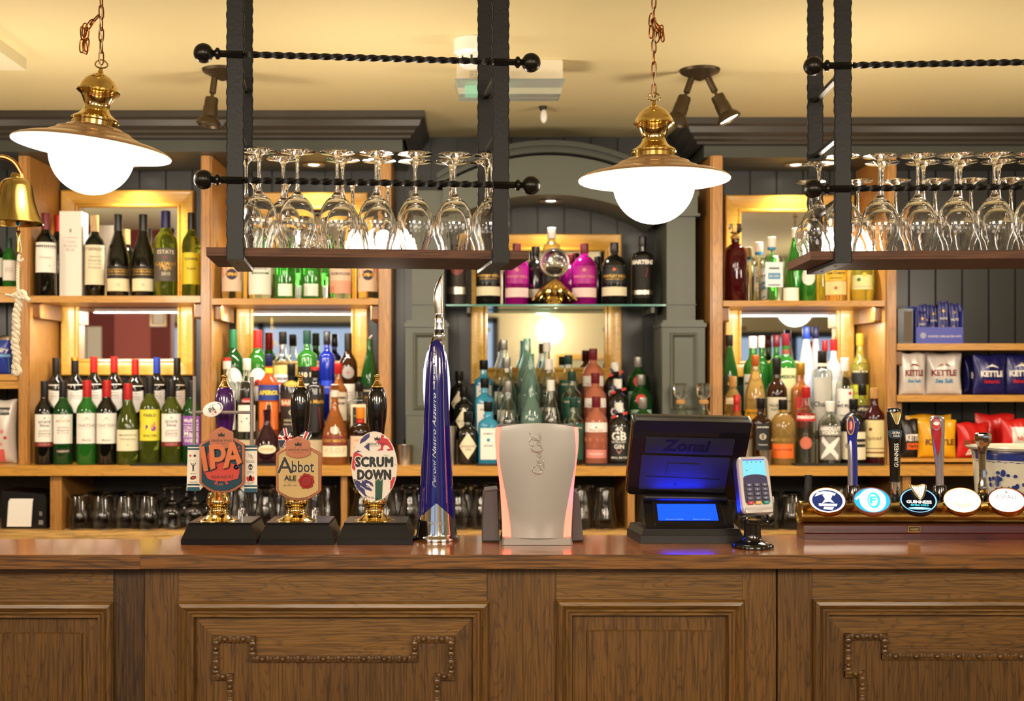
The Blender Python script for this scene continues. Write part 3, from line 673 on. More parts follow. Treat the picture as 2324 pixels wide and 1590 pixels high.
# stemware, standing upside down (rim at z=0), outer and inner skin
def stem_glass(h=.218, R=.0412, rim=.027, foot=.0385, bowl=.122, name='wine_glass'):
    m = MB(); t = .0012
    out = [(rim, 0), (rim+.0035, bowl*.18), (R-.001, bowl*.38), (R, bowl*.52), (R*.95, bowl*.66), (R*.82, bowl*.79), (R*.58, bowl*.91), (R*.33, bowl*.98), (.0075, bowl+.006), (.0042, bowl+.016),
           (.0036, bowl+.04), (.0038, h-.022), (.0062, h-.011), (.014, h-.0052), (.026, h-.0032), (foot, h-.002), (foot+.0004, h-.0008), (foot-.001, h)]
    top = [(0, h+.0)]
    inn = [(rim-t, .0003), (rim+.0035-t, bowl*.18), (R-.001-t, bowl*.38), (R-t, bowl*.52), (R*.95-t, bowl*.655), (R*.82-t, bowl*.78), (R*.58-t, bowl*.895), (R*.33-t, bowl*.955), (0, bowl*.975)]
    m.lathe(inn[::-1]+out+top, GLASS, seg=28, close=False); m.fixn = True
    return m.build(name, world=False, smooth=60)
proto_wine = stem_glass()
proto_small = stem_glass(.180, .035, .024, .033, .098)
USED = set()
def copy_glass(proto, loc, rotz, label, group, name=None, rot=None, scale=1):
    if proto.name not in USED: USED.add(proto.name); o = proto
    else:
        o = proto.copy(); sc.collection.objects.link(o)
    if name: o.name = name
    o.location = loc; o.rotation_euler = rot or (0, 0, rotz); o.scale = (scale,)*3
    return tag(o, label, 'glass', group)
def fill_rack(c0, ang, grid, place):
    R = Matrix.Translation(c0) @ Matrix.Rotation(ang, 4, 'Z')
    rng = random.Random(3)
    ordn = ['first', 'second', 'third', 'fourth', 'fifth', 'sixth', 'seventh', 'eighth', 'ninth']
    us = (.062, .636) if ang > 0 else (.068, .66)
    for row, (y, xs, pr, sc_) in enumerate(grid):
        gap = .083 if pr is proto_wine else .074
        for i in range(1, len(xs)):
            if xs[i]-xs[i-1] < gap: xs[i] = xs[i-1]+gap
        for i, x in enumerate(xs):
            if i and xs[i]-xs[i-1] < gap: xs[i] = x = xs[i-1]+gap
            for u in us:
                if abs(x-u) < .0125: xs[i] = u+.0125 if i == 0 or x > u else u-.0125
        for i in range(len(xs)-2, -1, -1):
            if xs[i+1]-xs[i] < gap-.001: xs[i] = xs[i+1]-gap
        for i, x in enumerate(xs):
            p = R @ Vector((x, y+rng.uniform(-.0015, .0015), .0190))
            copy_glass(pr, p, rng.uniform(0, 3), 'upturned wine glass, %s along the %s row on the hanging rack %s' % (ordn[i], ('front', 'middle', 'rear')[row], place), 'upturned wine glasses on the hanging racks', scale=sc_)
LR0 = Vector((X_(468, 2.55), 2.55, Z_(580, 2.55))); LRA = math.atan2(.075, .696)
RR0 = Vector((X_(1840, 2.63), 2.63, Z_(589, 2.63))); RRA = math.atan2(-.032, .456)
rack(LR0, LRA, (.062, .636), .700, .262, 'black iron and wood glass rack hanging over the hand pumps')
rack(RR0, RRA, (.068, .66), .730, .262, 'black iron and wood glass rack hanging over the row of lit taps', barz=(2.150, 1.880))
sx = lambda px, c0, Yg: 0
def lx(px, c0, ang, y):                          # local x on the rack of a glass seen at px
    t = 0
    for t in [i*.0005 for i in range(1600)]:
        p = Matrix.Translation(c0) @ Matrix.Rotation(ang, 4, 'Z') @ Vector((t, y, 0))
        if VX+p.x*F/p.y >= px: return t
    return t
fill_rack(LR0, LRA, [(.050, [lx(p, LR0, LRA, .052) for p in (588, 665, 765, 853, 942, 1034, 1124)], proto_wine, 1),
                     (.137, [lx(p, LR0, LRA, .141) for p in (545, 625, 782, 862, 942, 1022, 1100)], proto_wine, 1),
                     (.216, [lx(p, LR0, LRA, .228) for p in (578, 640, 800, 880)], proto_small, 1)], 'over the hand pumps')
fill_rack(RR0, RRA, [(.050, [lx(p, RR0, RRA, .050) for p in (1886, 1976, 2062, 2155, 2250, 2338)], proto_wine, 1),
                     (.137, [lx(p, RR0, RRA, .140) for p in (1858, 2002, 2095, 2178, 2266, 2350)], proto_wine, 1),
                     (.216, [lx(p, RR0, RRA, .226) for p in (1838, 1945, 2030, 2120, 2200, 2290)], proto_small, 1.05)], 'over the lit taps')
# one glass lies on its side, mouth to the back
p = Matrix.Translation(LR0) @ Matrix.Rotation(LRA, 4, 'Z') @ Vector((lx(704, LR0, LRA, .10), .102+.180*.985, .019+.0345))
o = copy_glass(proto_small, p, 0, 'wine glass lying on its side among the upturned glasses over the hand pumps', 'upturned wine glasses on the hanging racks', rot=(PI/2, 0, LRA), scale=1.0)

# ================================================================== BRASS BELL WITH ROPE
by = 2.78; bx = X_(36, by)
r = thing('brass_bell', (bx, by, Z_(505, by)), 'brass last-orders bell hanging at the edge of the bar with a pale rope', 'bell')
s_ = by/F
m = MB(); zb = Z_(508, by)
m.lathe([(60*s_, 0), (61.5*s_, 2*s_), (58*s_, 8*s_), (50*s_, 22*s_), (44*s_, 40*s_), (39*s_, 62*s_), (36*s_, 84*s_), (32*s_, 94*s_), (24*s_, 101*s_), (12*s_, 104*s_), (11*s_, 112*s_), (8*s_, 116*s_), (0, 117*s_)], mat('bell_brass', '#b8a05a', .2, 1), (bx, by, zb), 40, close=False)
m.lathe([(60*s_, 0), (56*s_, 4*s_), (47*s_, 24*s_), (36*s_, 64*s_), (0, 96*s_)], mat('bell_brass', '#b8a05a', .2, 1), (bx, by, zb), 40, close=False)
m.build('bell_body', r, smooth=50)
m = MB(); pts = smooth_path([W(-60, 420, by), W(-40, 372, by), W(0, 356, by), W(30, 366, by), W(46, 388, by), W(50, 402, by), W(40, 404, by)], 5)
m.tube(pts, [.0065*(1-.35*i/len(pts)) for i in range(len(pts))], mat('copper_bracket', '#b06a3c', .25, 1), 10); m.box(X_(-75, by), X_(-55, by), by-.012, by+.012, Z_(470, by), Z_(395, by), BRASS)
m.build('bracket', r)
m = MB(); m.box(X_(-115, by), X_(-75, by)-.0005, by-.02, by+.02, TZ+.0005, CZ, OAKDK); tag(m.build('bell_post'), 'wooden post rising from the bar that carries the brass bell', 'post')
m = MB(); m.tube([W(41, 470, by), W(41, 512, by), W(42, 545, by)], .003, BRASS, 8); m.lathe([(0, 0), (.006, .004), (.005, .02), (.003, .04), (.006, .05), (0, .056)], mat('bell_brass', '#b08a34'), W(42, 575, by), 14); m.build('clapper', r)
ROPE = mat('cream_rope', '#d8cbb0', .85, bump=.4, bscale=300)
m = MB(); m.lathe([(.004, 0), (.005, .003), (.005, .009), (.003, .012)], SKYP, W(41, 512, by), 12); m.build('blue_tie', r)
r2 = thing('bell_rope', W(42, 590, by), 'knotted cream rope hanging from the brass bell', 'rope')
m = MB()
def twist(pts, R, pitch, strands=3):
    L = 0
    for s0 in range(strands):
        out = []; L = 0
        for i, p in enumerate(pts):
            if i: L += (Vector(p)-Vector(pts[i-1])).length
            a = L/pitch*2*PI+s0*2*PI/strands; rr = R[i] if isinstance(R, list) else R
            out.append((p[0]+rr*.55*math.cos(a), p[1]+rr*.55*math.sin(a), p[2]))
        m.tube(out, [(R[i] if isinstance(R, list) else R)*.62 for i in range(len(out))], ROPE, 8)
twist(smooth_path([W(43, 578, by), W(41, 600, by), W(40, 630, by), W(41, 662, by)], 12), .0035, .02)
P_ = smooth_path([W(46, 660, by), W(42, 690, by), W(36, 715, by), W(37, 745, by), W(34, 780, by), W(38, 810, by), W(35, 842, by)], 14)
twist(P_, [.0095*(.8+.2*math.sin(i*.5)**2) for i in range(len(P_))], .034)
m.build('hanging_length', r2)
m = MB()
for pts, rr in (([(40, 588), (47, 592), (53, 586)], .003), ([(28, 672), (36, 668), (45, 676), (54, 668), (60, 676), (68, 682)], .0055), ([(44, 668), (50, 662), (56, 668), (52, 678)], .0065), ([(30, 842), (38, 848), (44, 842), (40, 834)], .007), ([(12, 668), (24, 670), (36, 674)], .003)):
    m = MB(); m.tube(smooth_path([W(a, b, by-.006) for a, b in pts], 4), rr, ROPE, 8); m.build('knot' if rr > .005 else 'loose_strand', r2)

# ================================================================== FITTINGS ON THE CEILING
Y = 3.3; r = thing('smoke_detector', (X_(1070, Y), Y, CZ), 'white round smoke detector on the ceiling', 'smoke detector')
m = MB(); m.lathe([(0, -.075), (.026, -.075), (.034, -.07), (.036, -.045), (.05, -.036), (.05, -.0006), (0, -.0006)], WHITEG, (X_(1070, Y), Y, CZ), 28, close=False); m.build('housing', r)
m = MB()
for i in range(8):
    a = 2*PI*i/8; m.box(X_(1070, Y)+.034*math.cos(a)-.003, X_(1070, Y)+.034*math.cos(a)+.003, Y+.034*math.sin(a)-.003, Y+.034*math.sin(a)+.003, CZ-.066, CZ-.05, INK)
m.build('vents', r)
Y = 3.5; a, b = X_(1032, Y), X_(1282, Y); r = thing('emergency_light', (a, Y, CZ), 'white emergency bulkhead light with clear cover on the ceiling', 'emergency light')
m = MB(); m.box(a+.006, b-.006, Y, Y+.09, Z_(182, Y), CZ-.0006, mat('fitting_cream', '#d8cfb8', .4), .004)
fn = lambda u, v: (X_(1045, Y)+u, Y-.0006, Z_(160, Y)+v)
for i in range(4): m.text(('SAFETY EXIT LIGHT', 'TEST MONTHLY', '24 V 8 W', '3 HOUR')[i], fn, INK, width=.045, c=(.05, .004-.008*i), height=.003)
m.build('housing', r)
m = MB(); v = [(a, Y-.01, Z_(180, Y)), (b, Y-.01, Z_(180, Y)), (b-.012, Y+.0, Z_(213, Y)), (a+.012, Y, Z_(213, Y)), (a, Y+.1, Z_(180, Y)), (b, Y+.1, Z_(180, Y)), (b-.012, Y+.09, Z_(213, Y)), (a+.012, Y+.09, Z_(213, Y))]
m.add(v, [(0, 3, 2, 1), (4, 5, 6, 7), (3, 7, 6, 2), (0, 4, 7, 3), (1, 2, 6, 5), (0, 1, 5, 4)], mat('clear_prism_cover', '#e8efe6', .12, 0, .75, ior=1.3)); m.fixn = True; m.build('cover', r)
m = MB(); m.box(a+.03, a+.16, Y+.02, Y+.06, Z_(203, Y), Z_(190, Y), mat('green_indicator', '#7fd8b0', .4, emit='#4fd89a', es=.5)); m.build('indicator', r)
ANT = mat('antique_brass_spot', '#4a3d2a', .4, .7)
def spot(c, heads, label):
    r = thing('spotlight_cluster', c, label, 'ceiling spotlight', 'swivel spotlights on the ceiling'); c = Vector(c)
    m = MB(); m.lathe([(0, -.034), (.008, -.032), (.02, -.026), (.045, -.014), (.058, -.008), (.062, -.0006), (0, -.0006)], ANT, c, 24, close=False); m.build('ceiling_plate', r)
    for d, lit in heads:
        d = Vector(d).normalized(); p = c+Vector((.024*(1 if d.x > 0 else -1), 0, -.022)); Q = Matrix.Translation(p) @ d.to_track_quat('Z', 'Y').to_matrix().to_4x4()
        m = MB(); m.M = Q; m.lathe([(0, 0), (.010, 0), (.010, .05), (.005, .052), (.005, .062), (.019, .064), (.0205, .07), (.0205, .090), (.022, .093), (.023, .122), (.036, .138), (.038, .147), (.036, .149), (.026, .134), (0, .133)], ANT, seg=20, close=False); m.fixn = True
        hd = m.build('lamp_head', r)
        m = MB(); m.M = Q; m.lathe([(0, .1425), (.032, .1425)], LITW if lit else mat('unlit_lens', '#4a4236', .2), seg=18, close=False); m.build('lens', hd)
Y = 3.62
spot((X_(1588, Y), Y, CZ), [((-.36, -.05, -1), False), ((.48, -.1, -1), True)], 'twin-headed brass ceiling spotlight with one head lit, beyond the upright lamp')
spot((X_(505, Y), Y, CZ), [((-.12, -.05, -1), False), ((.1, .1, -1), False)], 'twin-headed brass ceiling spotlight partly hidden by the iron rack post')
Y = 4.1; r = thing('ceiling_sensor', (X_(1232, Y), Y, CZ), 'small white and black capsule camera hanging from the ceiling before the arch', 'sensor')
m = MB(); m.lathe([(0, -.012), (.011, -.012), (.014, -.0006)], BLACKM, (X_(1232, Y), Y, CZ), 12); m.build('mount', r)
m = MB(); m.ball((X_(1234, Y), Y, CZ-.034), .0125, WHITEG, 14, 10, sz=2.0); m.ball((X_(1234, Y)+.0, Y+.005, CZ-.030), .0128, BLACKM, 14, 10, sz=2.0); m.build('capsule', r)
# pale downstand beam at the edge of the ceiling
m = MB(); m.box(-2.2, X_(60, 3.49), 1.0, 3.49, CZ-.035, CZ-.0004, mat('beam_paint', '#cfc6a4', .6)); struct(m, 'trim_7')
# ================================================================== HAND PUMPS
def plane(Y, cx=0, cy=0):
    """(u right px, v up px) about the photo point -> world, on the plane at depth Y"""
    return lambda u, v, e=0: (X_(cx+u, Y), Y-e, Z_(cy-v, Y))
def px_lathe(m, prof, cx, Y, mt, seg=32, sy=1, **k):
    """prof = [(radius px, photo y)] read off the silhouette"""
    s_ = Y/F; m.lathe([(a*s_, Z_(b, Y)) for a, b in prof], mt, (X_(cx, Y), Y, 0), seg, 1, sy, **k)
def pump(cx, hx, handle_mat, label, dy=0):
    Y = 2.66; r = thing('hand_pump', (X_(cx, Y), Y, TZ), label, 'hand pump', 'hand pumps on the bar')
    x0, x1 = X_(cx-87, 2.6), X_(cx+84, 2.6)
    m = MB(); z = TZ+.0004
    def fr(z0, z1, i0, i1, mt):
        v = []
        for zz, i in ((z0, i0), (z1, i1)): v += [(x0+i, 2.60+i, zz), (x1-i, 2.60+i, zz), (x1-i, 2.745-i*.6, zz), (x0+i, 2.745-i*.6, zz)]
        m.add(v, [(3, 2, 1, 0), (4, 5, 6, 7)]+[(k, (k+1) % 4, 4+(k+1) % 4, 4+k) for k in range(4)], mt)
    fr(z, z+.0125, 0, 0, BLACKW); fr(z+.0126, z+.041, .001, .012, BLACKW); fr(z+.0411, z+.0465, .0135, .0135, BLACKW); m.build('plinth', r)
    zt = z+.0465; s_ = Y/F; yb = 1233-(zt-TZ)/s_+(-1)
    m = MB(); Z = lambda zoomy: zt+.0002+(1288-zoomy)/3.975*s_ if True else 0
    pr = [(45, 1288), (44.5, 1284), (40, 1278), (35, 1270), (30, 1256), (25.5, 1240), (22, 1226), (20.8, 1214), (22.6, 1207), (21.5, 1200), (20.6, 1190), (20.6, 1168), (22.6, 1156), (26, 1142), (27, 1132), (27, 1108), (25.6, 1098), (25.2, 1085), (22.6, 1066), (20, 1050), (18, 1030), (17, 1000), (16, 960)]
    m.lathe([(0, zt+.0002)]+[(a*s_, Z(b)) for a, b in pr]+[(0, Z(958))], BRASSL, (X_(cx-2, Y), Y, 0), 40, close=False); m.build('brass_column', r, smooth=50)
    m = MB(); hp = [(13, 1000), (14, 760), (15.5, 560), (18, 450), (20.5, 390), (22.3, 320), (22.6, 260), (21.6, 190), (19, 140), (15.5, 105), (12.4, 88)]
    c = (X_(hx, Y), Y, 0)
    m.lathe([(0, Z(1001))]+[(a*s_, Z(b)) for a, b in hp]+[(0, Z(87))], handle_mat, c, 36, close=False); h = m.build('handle', r, smooth=60)
    m = MB(); fp = [(12.8, 90), (13, 84), (11.6, 76), (9.6, 66), (7.6, 50), (5.6, 34), (4.4, 24), (5.4, 18), (4.2, 13), (4.4, 9), (6, 3), (6.9, -6), (6.4, -15), (4, -22), (0, -24)]
    m.lathe([(a*s_, Z(b)) for a, b in fp], mat('satin_brass', '#b98d48', .32, 1), c, 20, close=False); m.build('finial', h, smooth=60)
    return r
PURPLEH = mat('purple_handle', '#3c1457', .14, coat=.7)
p1 = pump(497.5, 510, PURPLEH, 'hand pump with purple handle, rugby posts and copper framed badge')
p2 = pump(674.5, 682, BLACK, 'hand pump with black handle, cream badge and striped ribbon bow')
p3 = pump(852, 856, BLACK, 'hand pump with black handle and white oval badge')
m = MB()
def zpath(pts, ox=380, oy=860, s_=3.975): return [(ox+x/s_, oy+y/s_) for x, y in pts]
def badge_outline(k):       # the ale badge: octagonal shield with a round bottom; k = inset px
    L, R_, c = 0+k, 102-k, 51
    pts = [(L, 41+k*.55), (L+0, 128-k*.2), (L+5, 134-k*.4), (20+k*.7, 145-k*.9), (34, 150-k), (c, 151.5-k), (68, 150-k), (82-k*.7, 145-k*.9), (R_-5, 134-k*.4), (R_, 128-k*.2), (R_, 41+k*.55), (R_-4, 37+k*.7), (78, 26+k*1.1), (c, 24+k*1.1), (24, 26+k*1.1), (L+4, 37+k*.7)]
    return pts
def clip_badge(parent, ox, oy, name, fill, sx=1.0, sy=1.0):
    Y = 2.575
    P = lambda pts, Yq=Y: [(X_(ox+x*sx, Yq), Z_(oy+y*sy, Yq)) for x, y in pts]
    m = MB(); m.prism(P(badge_outline(0))[::-1], Y-.004, Y+.004, COPPER, .0012)
    m.prism(P(badge_outline(5.2))[::-1], Y-.0046, Y-.0041, BLACKM); m.prism(P(badge_outline(6.2))[::-1], Y-.0052, Y-.0047, fill)
    crown = [(24, 43), (24, 16), (27, 12), (51, 0), (75, 12), (78, 16), (78, 43), (74, 46), (64, 50), (51, 52), (38, 50), (28, 46)]
    m.prism(P(crown)[::-1], Y-.0085, Y-.0053, COPPER, .0008)
    f = lambda u, v: (X_(ox+u*sx, Y), Y-.0088, Z_(oy-v*sy, Y))
    m.text('GREENE KING', f, INK, width=46, c=(51, -32), bold=.004); m.text('BURY ST EDMUNDS', f, INK, width=22, c=(51, -38.5))
    m.strip([(44, -23), (58, -23)], 1.2, f, INK)
    m.poly([(44, -22), (58, -22), (59, -15), (55, -18.5), (51, -13), (47, -18.5), (43, -15)], f, INK)
    for a, b in ((45, -27), (57, -27), (48, -9), (54, -9)): m.disc((a, b), 1.0, f, INK, 6)
    for i, ch in enumerate('WESTGATE BREWERY 1799'):
        t = (i-10)/10*.62; m.text(ch, lambda u, v: (X_(ox+u*sx, Y), Y-.00425, Z_(oy-v*sy, Y)), INK, height=3.1 if ch != ' ' else 1, c=(51+70*math.sin(t)*.92, -(148.4-(1-math.cos(t))*58)), rot=t)
    return m, P, Y
# --- badge 1
ox, oy = 453.3, 966.8
m, P, Y = clip_badge(p1, ox, oy, 'pump_clip', mat('deep_teal', '#0f3444', .35))
f = lambda u, v: (X_(ox+u, Y), Y-.0056, Z_(oy-v, Y)); RO = mat('orange_red', '#b8382a', .4)
for pts in ([(20, 58), (30, 68), (26, 82), (40, 96), (44, 84), (52, 78), (58, 84), (66, 76), (74, 84), (86, 88), (92, 96), (88, 108), (70, 112), (50, 114), (28, 112), (14, 104), (30, 104), (22, 90), (18, 70)], [(82, 40), (85, 48), (92, 44), (88, 54), (95, 54), (88, 62), (80, 72), (76, 70), (86, 52)], [(34, 130), (46, 112), (49, 112), (38, 132)], [(66, 130), (54, 112), (51, 112), (62, 132)]):
    m.poly([(a, -b) for a, b in pts][::-1], f, RO)
for c, rr in (((36, -86), 7), ((74, -74), 4.5), ((84, -92), 6)): m.disc(c, rr, f, RO, 12); m.disc(c, rr*.5, lambda u, v: (X_(ox+u, Y), Y-.0058, Z_(oy-v, Y)), mat('deep_teal'), 10)
ban = [(12, 104), (18, 100), (35, 105), (51, 106), (70, 104), (90, 98), (92, 104), (88, 118), (70, 123), (50, 124), (30, 122), (20, 118)]
m.prism([(X_(ox+a, Y), Z_(oy+b, Y)) for a, b in ban][::-1], Y-.0078, Y-.0053, RO)
m.text('INDIA PALE ALE', lambda u, v: (X_(ox+u, Y), Y-.0081, Z_(oy-v-(u-51)**2*.0022+2, Y)), INK, width=49, height=7, c=(53, -112.5), bold=.012, rot=.03)
m.text('3.6%', f, COPPER, width=15, c=(47, -131), bold=.01)
# big raised copper letters
SLC = [0]
def slab_letter(m, pts, y0, y1, mt):
    SLC[0] += 1; y0 -= .00004*(SLC[0] % 23); m.prism([(X_(ox+a, Y), Z_(oy+b, Y)) for a, b in pts][::-1], y0, y1, mt)
for d, mt, y0, y1 in ((1.6, BLACKM, Y-.0092, Y-.0070), (0, mat('copper_letter', '#cf7448', .3, .35), Y-.0115, Y-.0092)):
    g = lambda pts: [(a+d, b+d*1.2) for a, b in pts]
    slab_letter(m, g([(3, 46), (13, 44.5), (22, 100), (12, 102)]), y0, y1, mt)
    slab_letter(m, g([(23, 42), (34, 41.6), (38, 94), (27, 98)]), y0, y1, mt)
    for q_ in range(14):       # bowl of the P as short wedges
        t0, t1 = -PI/2+PI*q_/14, -PI/2+PI*(q_+1)/14; c0, c1 = (43, 60.5), (18.5, 19.5)
        a0 = (c0[0]+c1[0]*math.cos(t0), c0[1]+c1[1]*math.sin(t0)); a1 = (c0[0]+c1[0]*math.cos(t1), c0[1]+c1[1]*math.sin(t1))
        b1 = (c0[0]+(c1[0]-10)*math.cos(t1), c0[1]+(c1[1]-10)*math.sin(t1)); b0 = (c0[0]+(c1[0]-10)*math.cos(t0), c0[1]+(c1[1]-10)*math.sin(t0))
        slab_letter(m, g([a0, a1, b1, b0]), y0, y1, mt)
    slab_letter(m, g([(31, 41), (43.5, 41), (43.5, 51), (32, 51)]), y0, y1, mt); slab_letter(m, g([(33, 70), (43.5, 70), (43.5, 80), (34, 80)]), y0, y1, mt)
    slab_letter(m, g([(70, 37), (81, 35), (67, 92), (55, 96)]), y0, y1, mt); slab_letter(m, g([(71, 36), (81, 35), (98, 81), (88, 87)]), y0, y1, mt); slab_letter(m, g([(65, 66), (87, 64), (90, 74), (63, 76)]), y0, y1, mt)
m.fixn = True; b1 = m.build('pump_clip', p1)
# side boards, posts, crossbar, ball
for s_, (a, b, t, u) in enumerate(((424, 452.5, 1008.6, 1113.5), (554.5, 583.5, 1010.2, 1116.5))):
    Yb = 2.588; m = MB(); G = lambda a_, b_: (X_(a_, Yb), Z_(b_, Yb)); TB = mat('board_white', '#ded6c6', .5)
    ch = [(a, t), (b, t), (b, u), (a, u)] if 0 else ([(a+2, t), (b, t), (b+8, u-9), (b, u), (a-.5, u)] if s_ == 0 else [(a, t), (b, t), (b, u), (a+.0, u), (a-9, u-9)])
    m.prism([G(*p) for p in ch][::-1], Yb, Yb+.003, mat('board_white'))
    f2 = lambda u_, v_: (X_(a+u_, Yb), Yb-.0004, Z_(t-v_, Yb)); w_ = b-a; hh = u-t
    for y0, y1 in ((0, -5), (-8, -12), (-hh+16, -hh+12), (-hh+9, -hh)): m.poly([(0+(2 if s_ == 0 else 0), y0), (w_, y0), (w_+(2 if s_ == 0 and y1 < -50 else 0), y1), (-(1 if s_ else 0), y1)][::-1], f2, TEAL)
    if s_ == 0:
        m.disc((8, -25), 2.6, f2, RED, 8); m.disc((18, -25), 3, f2, NAVY, 8); m.disc((18, -25), 1.2, f2, RED, 6)
        m.strip([(5, -36), (23, -36)], .4, f2, INK)
        m.strip([(9, -41), (11, -46), (14.5, -48), (18, -46), (20, -41)], 1.6, f2, INK); m.disc((14.5, -44), 1.6, f2, INK, 8); m.poly([(12.5, -47), (16.5, -47), (16, -56), (17.5, -62), (14.5, -58), (11.5, -62), (13, -56)][::-1], f2, INK); m.text('Harlequins', f2, INK, width=13, c=(14.5, -65.5), bold=.02)
        m.disc((14.5, -75), 7.2, f2, INK, 16, 4.2, .25); m.disc((15, -75), 4.6, lambda x, y: (X_(a+x, Yb), Yb-.0006, Z_(t-y, Yb)), RED, 12, 2.0, .25); m.text('SARACENS', f2, INK, width=17, c=(14.5, -85))
    else:
        m.strip(smooth_path([(8, -19), (13, -21), (17, -25), (20, -30)], 3), [.6]*4+[1.6]*3+[.5]*3, f2, INK); m.strip([(9, -23), (14, -27), (19, -30)], .8, f2, INK); m.text('NEWCASTLE', f2, INK, width=18, c=(14, -34.5)); m.text('FALCONS', f2, INK, width=18, c=(14, -38), bold=.02)
        m.disc((14, -49), 5, f2, INK, 14, 7); m.disc((12, -50), 1.4, lambda x, y: (X_(a+x, Yb), Yb-.0006, Z_(t-y, Yb)), TB, 6, 2.4, .6); m.disc((16, -50), 1.4, lambda x, y: (X_(a+x, Yb), Yb-.0006, Z_(t-y, Yb)), TB, 6, 2.4, -.6); m.text('LONDON', f2, INK, width=12, c=(14, -59)); m.text('SCOTTISH', f2, INK, width=15, c=(14, -62.5))
        m.disc((9, -76), 4.2, f2, RED, 9, 6, .3); m.disc((19, -76), 4.2, f2, RED, 9, 6, -.3); m.disc((14, -75), 3.6, f2, INK, 9, 6); m.disc((14, -70), 2.6, f2, INK, 8); m.text('GLOUCESTER', f2, INK, width=17, c=(14, -84)); m.text('RUGBY', f2, INK, width=11, c=(14, -87.2))
    m.build('side_board', b1)
PG = mat('post_grey', '#8b817b', .35, .3)
m = MB(); Yp = 2.594
m.tube([W(441, 1012, Yp), W(441, 853, Yp)], 4.2*Yp/F, PG, 10); m.tube([W(571.5, 1012, Yp), W(571.5, 855, Yp)], 4.2*Yp/F, PG, 10); m.tube([W(441, 935, Yp), W(571.5, 935.5, Yp)], 3.9*Yp/F, PG, 10)
m.build('rugby_posts', b1)
m = MB(); Yb = 2.582; c = W(483, 928.5, Yb); m.M = Matrix.Translation(c) @ Matrix.Rotation(-math.radians(22), 4, 'Y'); k = Yb/F
m.ball((0, 0, 0), 24*k, WHITEG, 28, 14, sx=1, sy=.16, sz=16.5/24); f2 = lambda u, v: (u*k, -.0046+.00000*u, v*k)
m.fixn = True; m.text('GREENE KING', f2, INK, width=17, c=(0, 9)); m.text('IPA', f2, INK, width=15, height=11, c=(-1, 0), bold=.02); m.disc((4, -8), 2.6, f2, RED, 8); m.disc((-3, -10), 1.2, f2, RED, 6)
m.strip([(17, -8), (20, -2), (20, 4), (16, 9)], 1.6, lambda u, v: (u*k, -.0030, v*k), NAVY)
m.build('rugby_ball', b1)
# --- badge 2
ox, oy = 626.5, 988.8
m, P, Y = clip_badge(p2, ox, oy, 'pump_clip', mat('parchment', '#b79a62', .5, bump=.05), 1.01, .965)
f = lambda u, v: (X_(ox+u, Y), Y-.0056, Z_(oy-v, Y)); f3 = lambda u, v: (X_(ox+u, Y), Y-.0060, Z_(oy-v, Y))
f0 = lambda u, v, e: (X_(ox+u, Y), Y-e, Z_(oy-v, Y))
for mt, e_, rr_ in ((mat('pale_outline', '#d9c49a', .5), .0055, 1.7), (INK, .0060, .55)):
    m.fat('A', f0, mt, e_, rr_, height=36, c=(21, -66)); m.fat('bbot', f0, mt, e_, rr_, width=50, height=26, c=(62, -69))
m.fat('ALE', f0, INK, .0056, .7, width=26.5, height=10.5, c=(33, -95)); m.strip([(20, -104), (47, -104)], .7, f, INK); m.text('alc.5% vol.', f, INK, width=31, c=(33, -111))
SEAL = mat('red_wax_seal', '#8e1c1c', .3, coat=.3)
m.lathe([(0, 0)], SEAL) if 0 else None
ww = [17.5+1.2*math.sin(i*2.3)+.8*math.sin(i*5.1) for i in range(28)]
m.prism([(X_(ox+70+ww[i]*math.cos(2*PI*i/28), Y), Z_(oy+102+ww[i]*.97*math.sin(2*PI*i/28), Y)) for i in range(28)][::-1], Y-.0085, Y-.0053, SEAL, .001)
m.add([(X_(ox+70+r_*math.cos(2*PI*i/24), Y), Y-e_, Z_(oy+102+r_*math.sin(2*PI*i/24), Y)) for r_, e_ in ((13, .0086), (12, .0098), (11, .0086)) for i in range(24)], [(j*24+i, j*24+(i+1) % 24, (j+1)*24+(i+1) % 24, (j+1)*24+i) for j in range(2) for i in range(24)], SEAL)
m.text('G', lambda u, v: (X_(ox+u, Y), Y-.0089, Z_(oy-v, Y)), mat('seal_dark', '#6a1214', .35), height=10, c=(70, -102))
m.fixn = True; b2 = m.build('pump_clip', p2)
# ribbon bow, union flag pattern
Yb = 2.60; RW, RR, RN = mat('ribbon_white', '#e9e2d6', .5), mat('ribbon_red', '#b8232a', .5), mat('ribbon_navy', '#1b1d3c', .5)
def lobe(pts, strips, e=0):
    m = MB(); f_ = lambda x, y: (X_(380+x/3.975, Yb), Yb-e, Z_(860+y/3.975, Yb))
    m.prism([(f_(*p)[0], f_(*p)[2]) for p in pts][::-1], Yb-e, Yb-e+.004, RN)
    for a, b, w1, mt, k in strips: m.strip([a, b], w1, lambda x, y: (X_(380+x/3.975, Yb), Yb-e-.0003*k, Z_(860+y/3.975, Yb)), mt)
    m.fixn = False; m.build('ribbon_bow', p2)
lobe([(1050, 432), (1085, 450), (1115, 485), (1135, 520), (1110, 560), (1075, 590), (1045, 622), (1020, 612), (998, 555), (1003, 500)], [((1058, 440), (1080, 560), 34, RW, 1), ((1058, 440), (1080, 560), 16, RR, 2), ((1000, 530), (1125, 528), 40, RW, 1), ((1000, 532), (1125, 530), 22, RR, 2), ((1010, 500), (1050, 545), 12, RW, 3), ((1110, 490), (1085, 530), 12, RW, 3), ((1075, 560), (1045, 615), 18, RW, 2), ((1075, 560), (1045, 615), 8, RR, 3)])
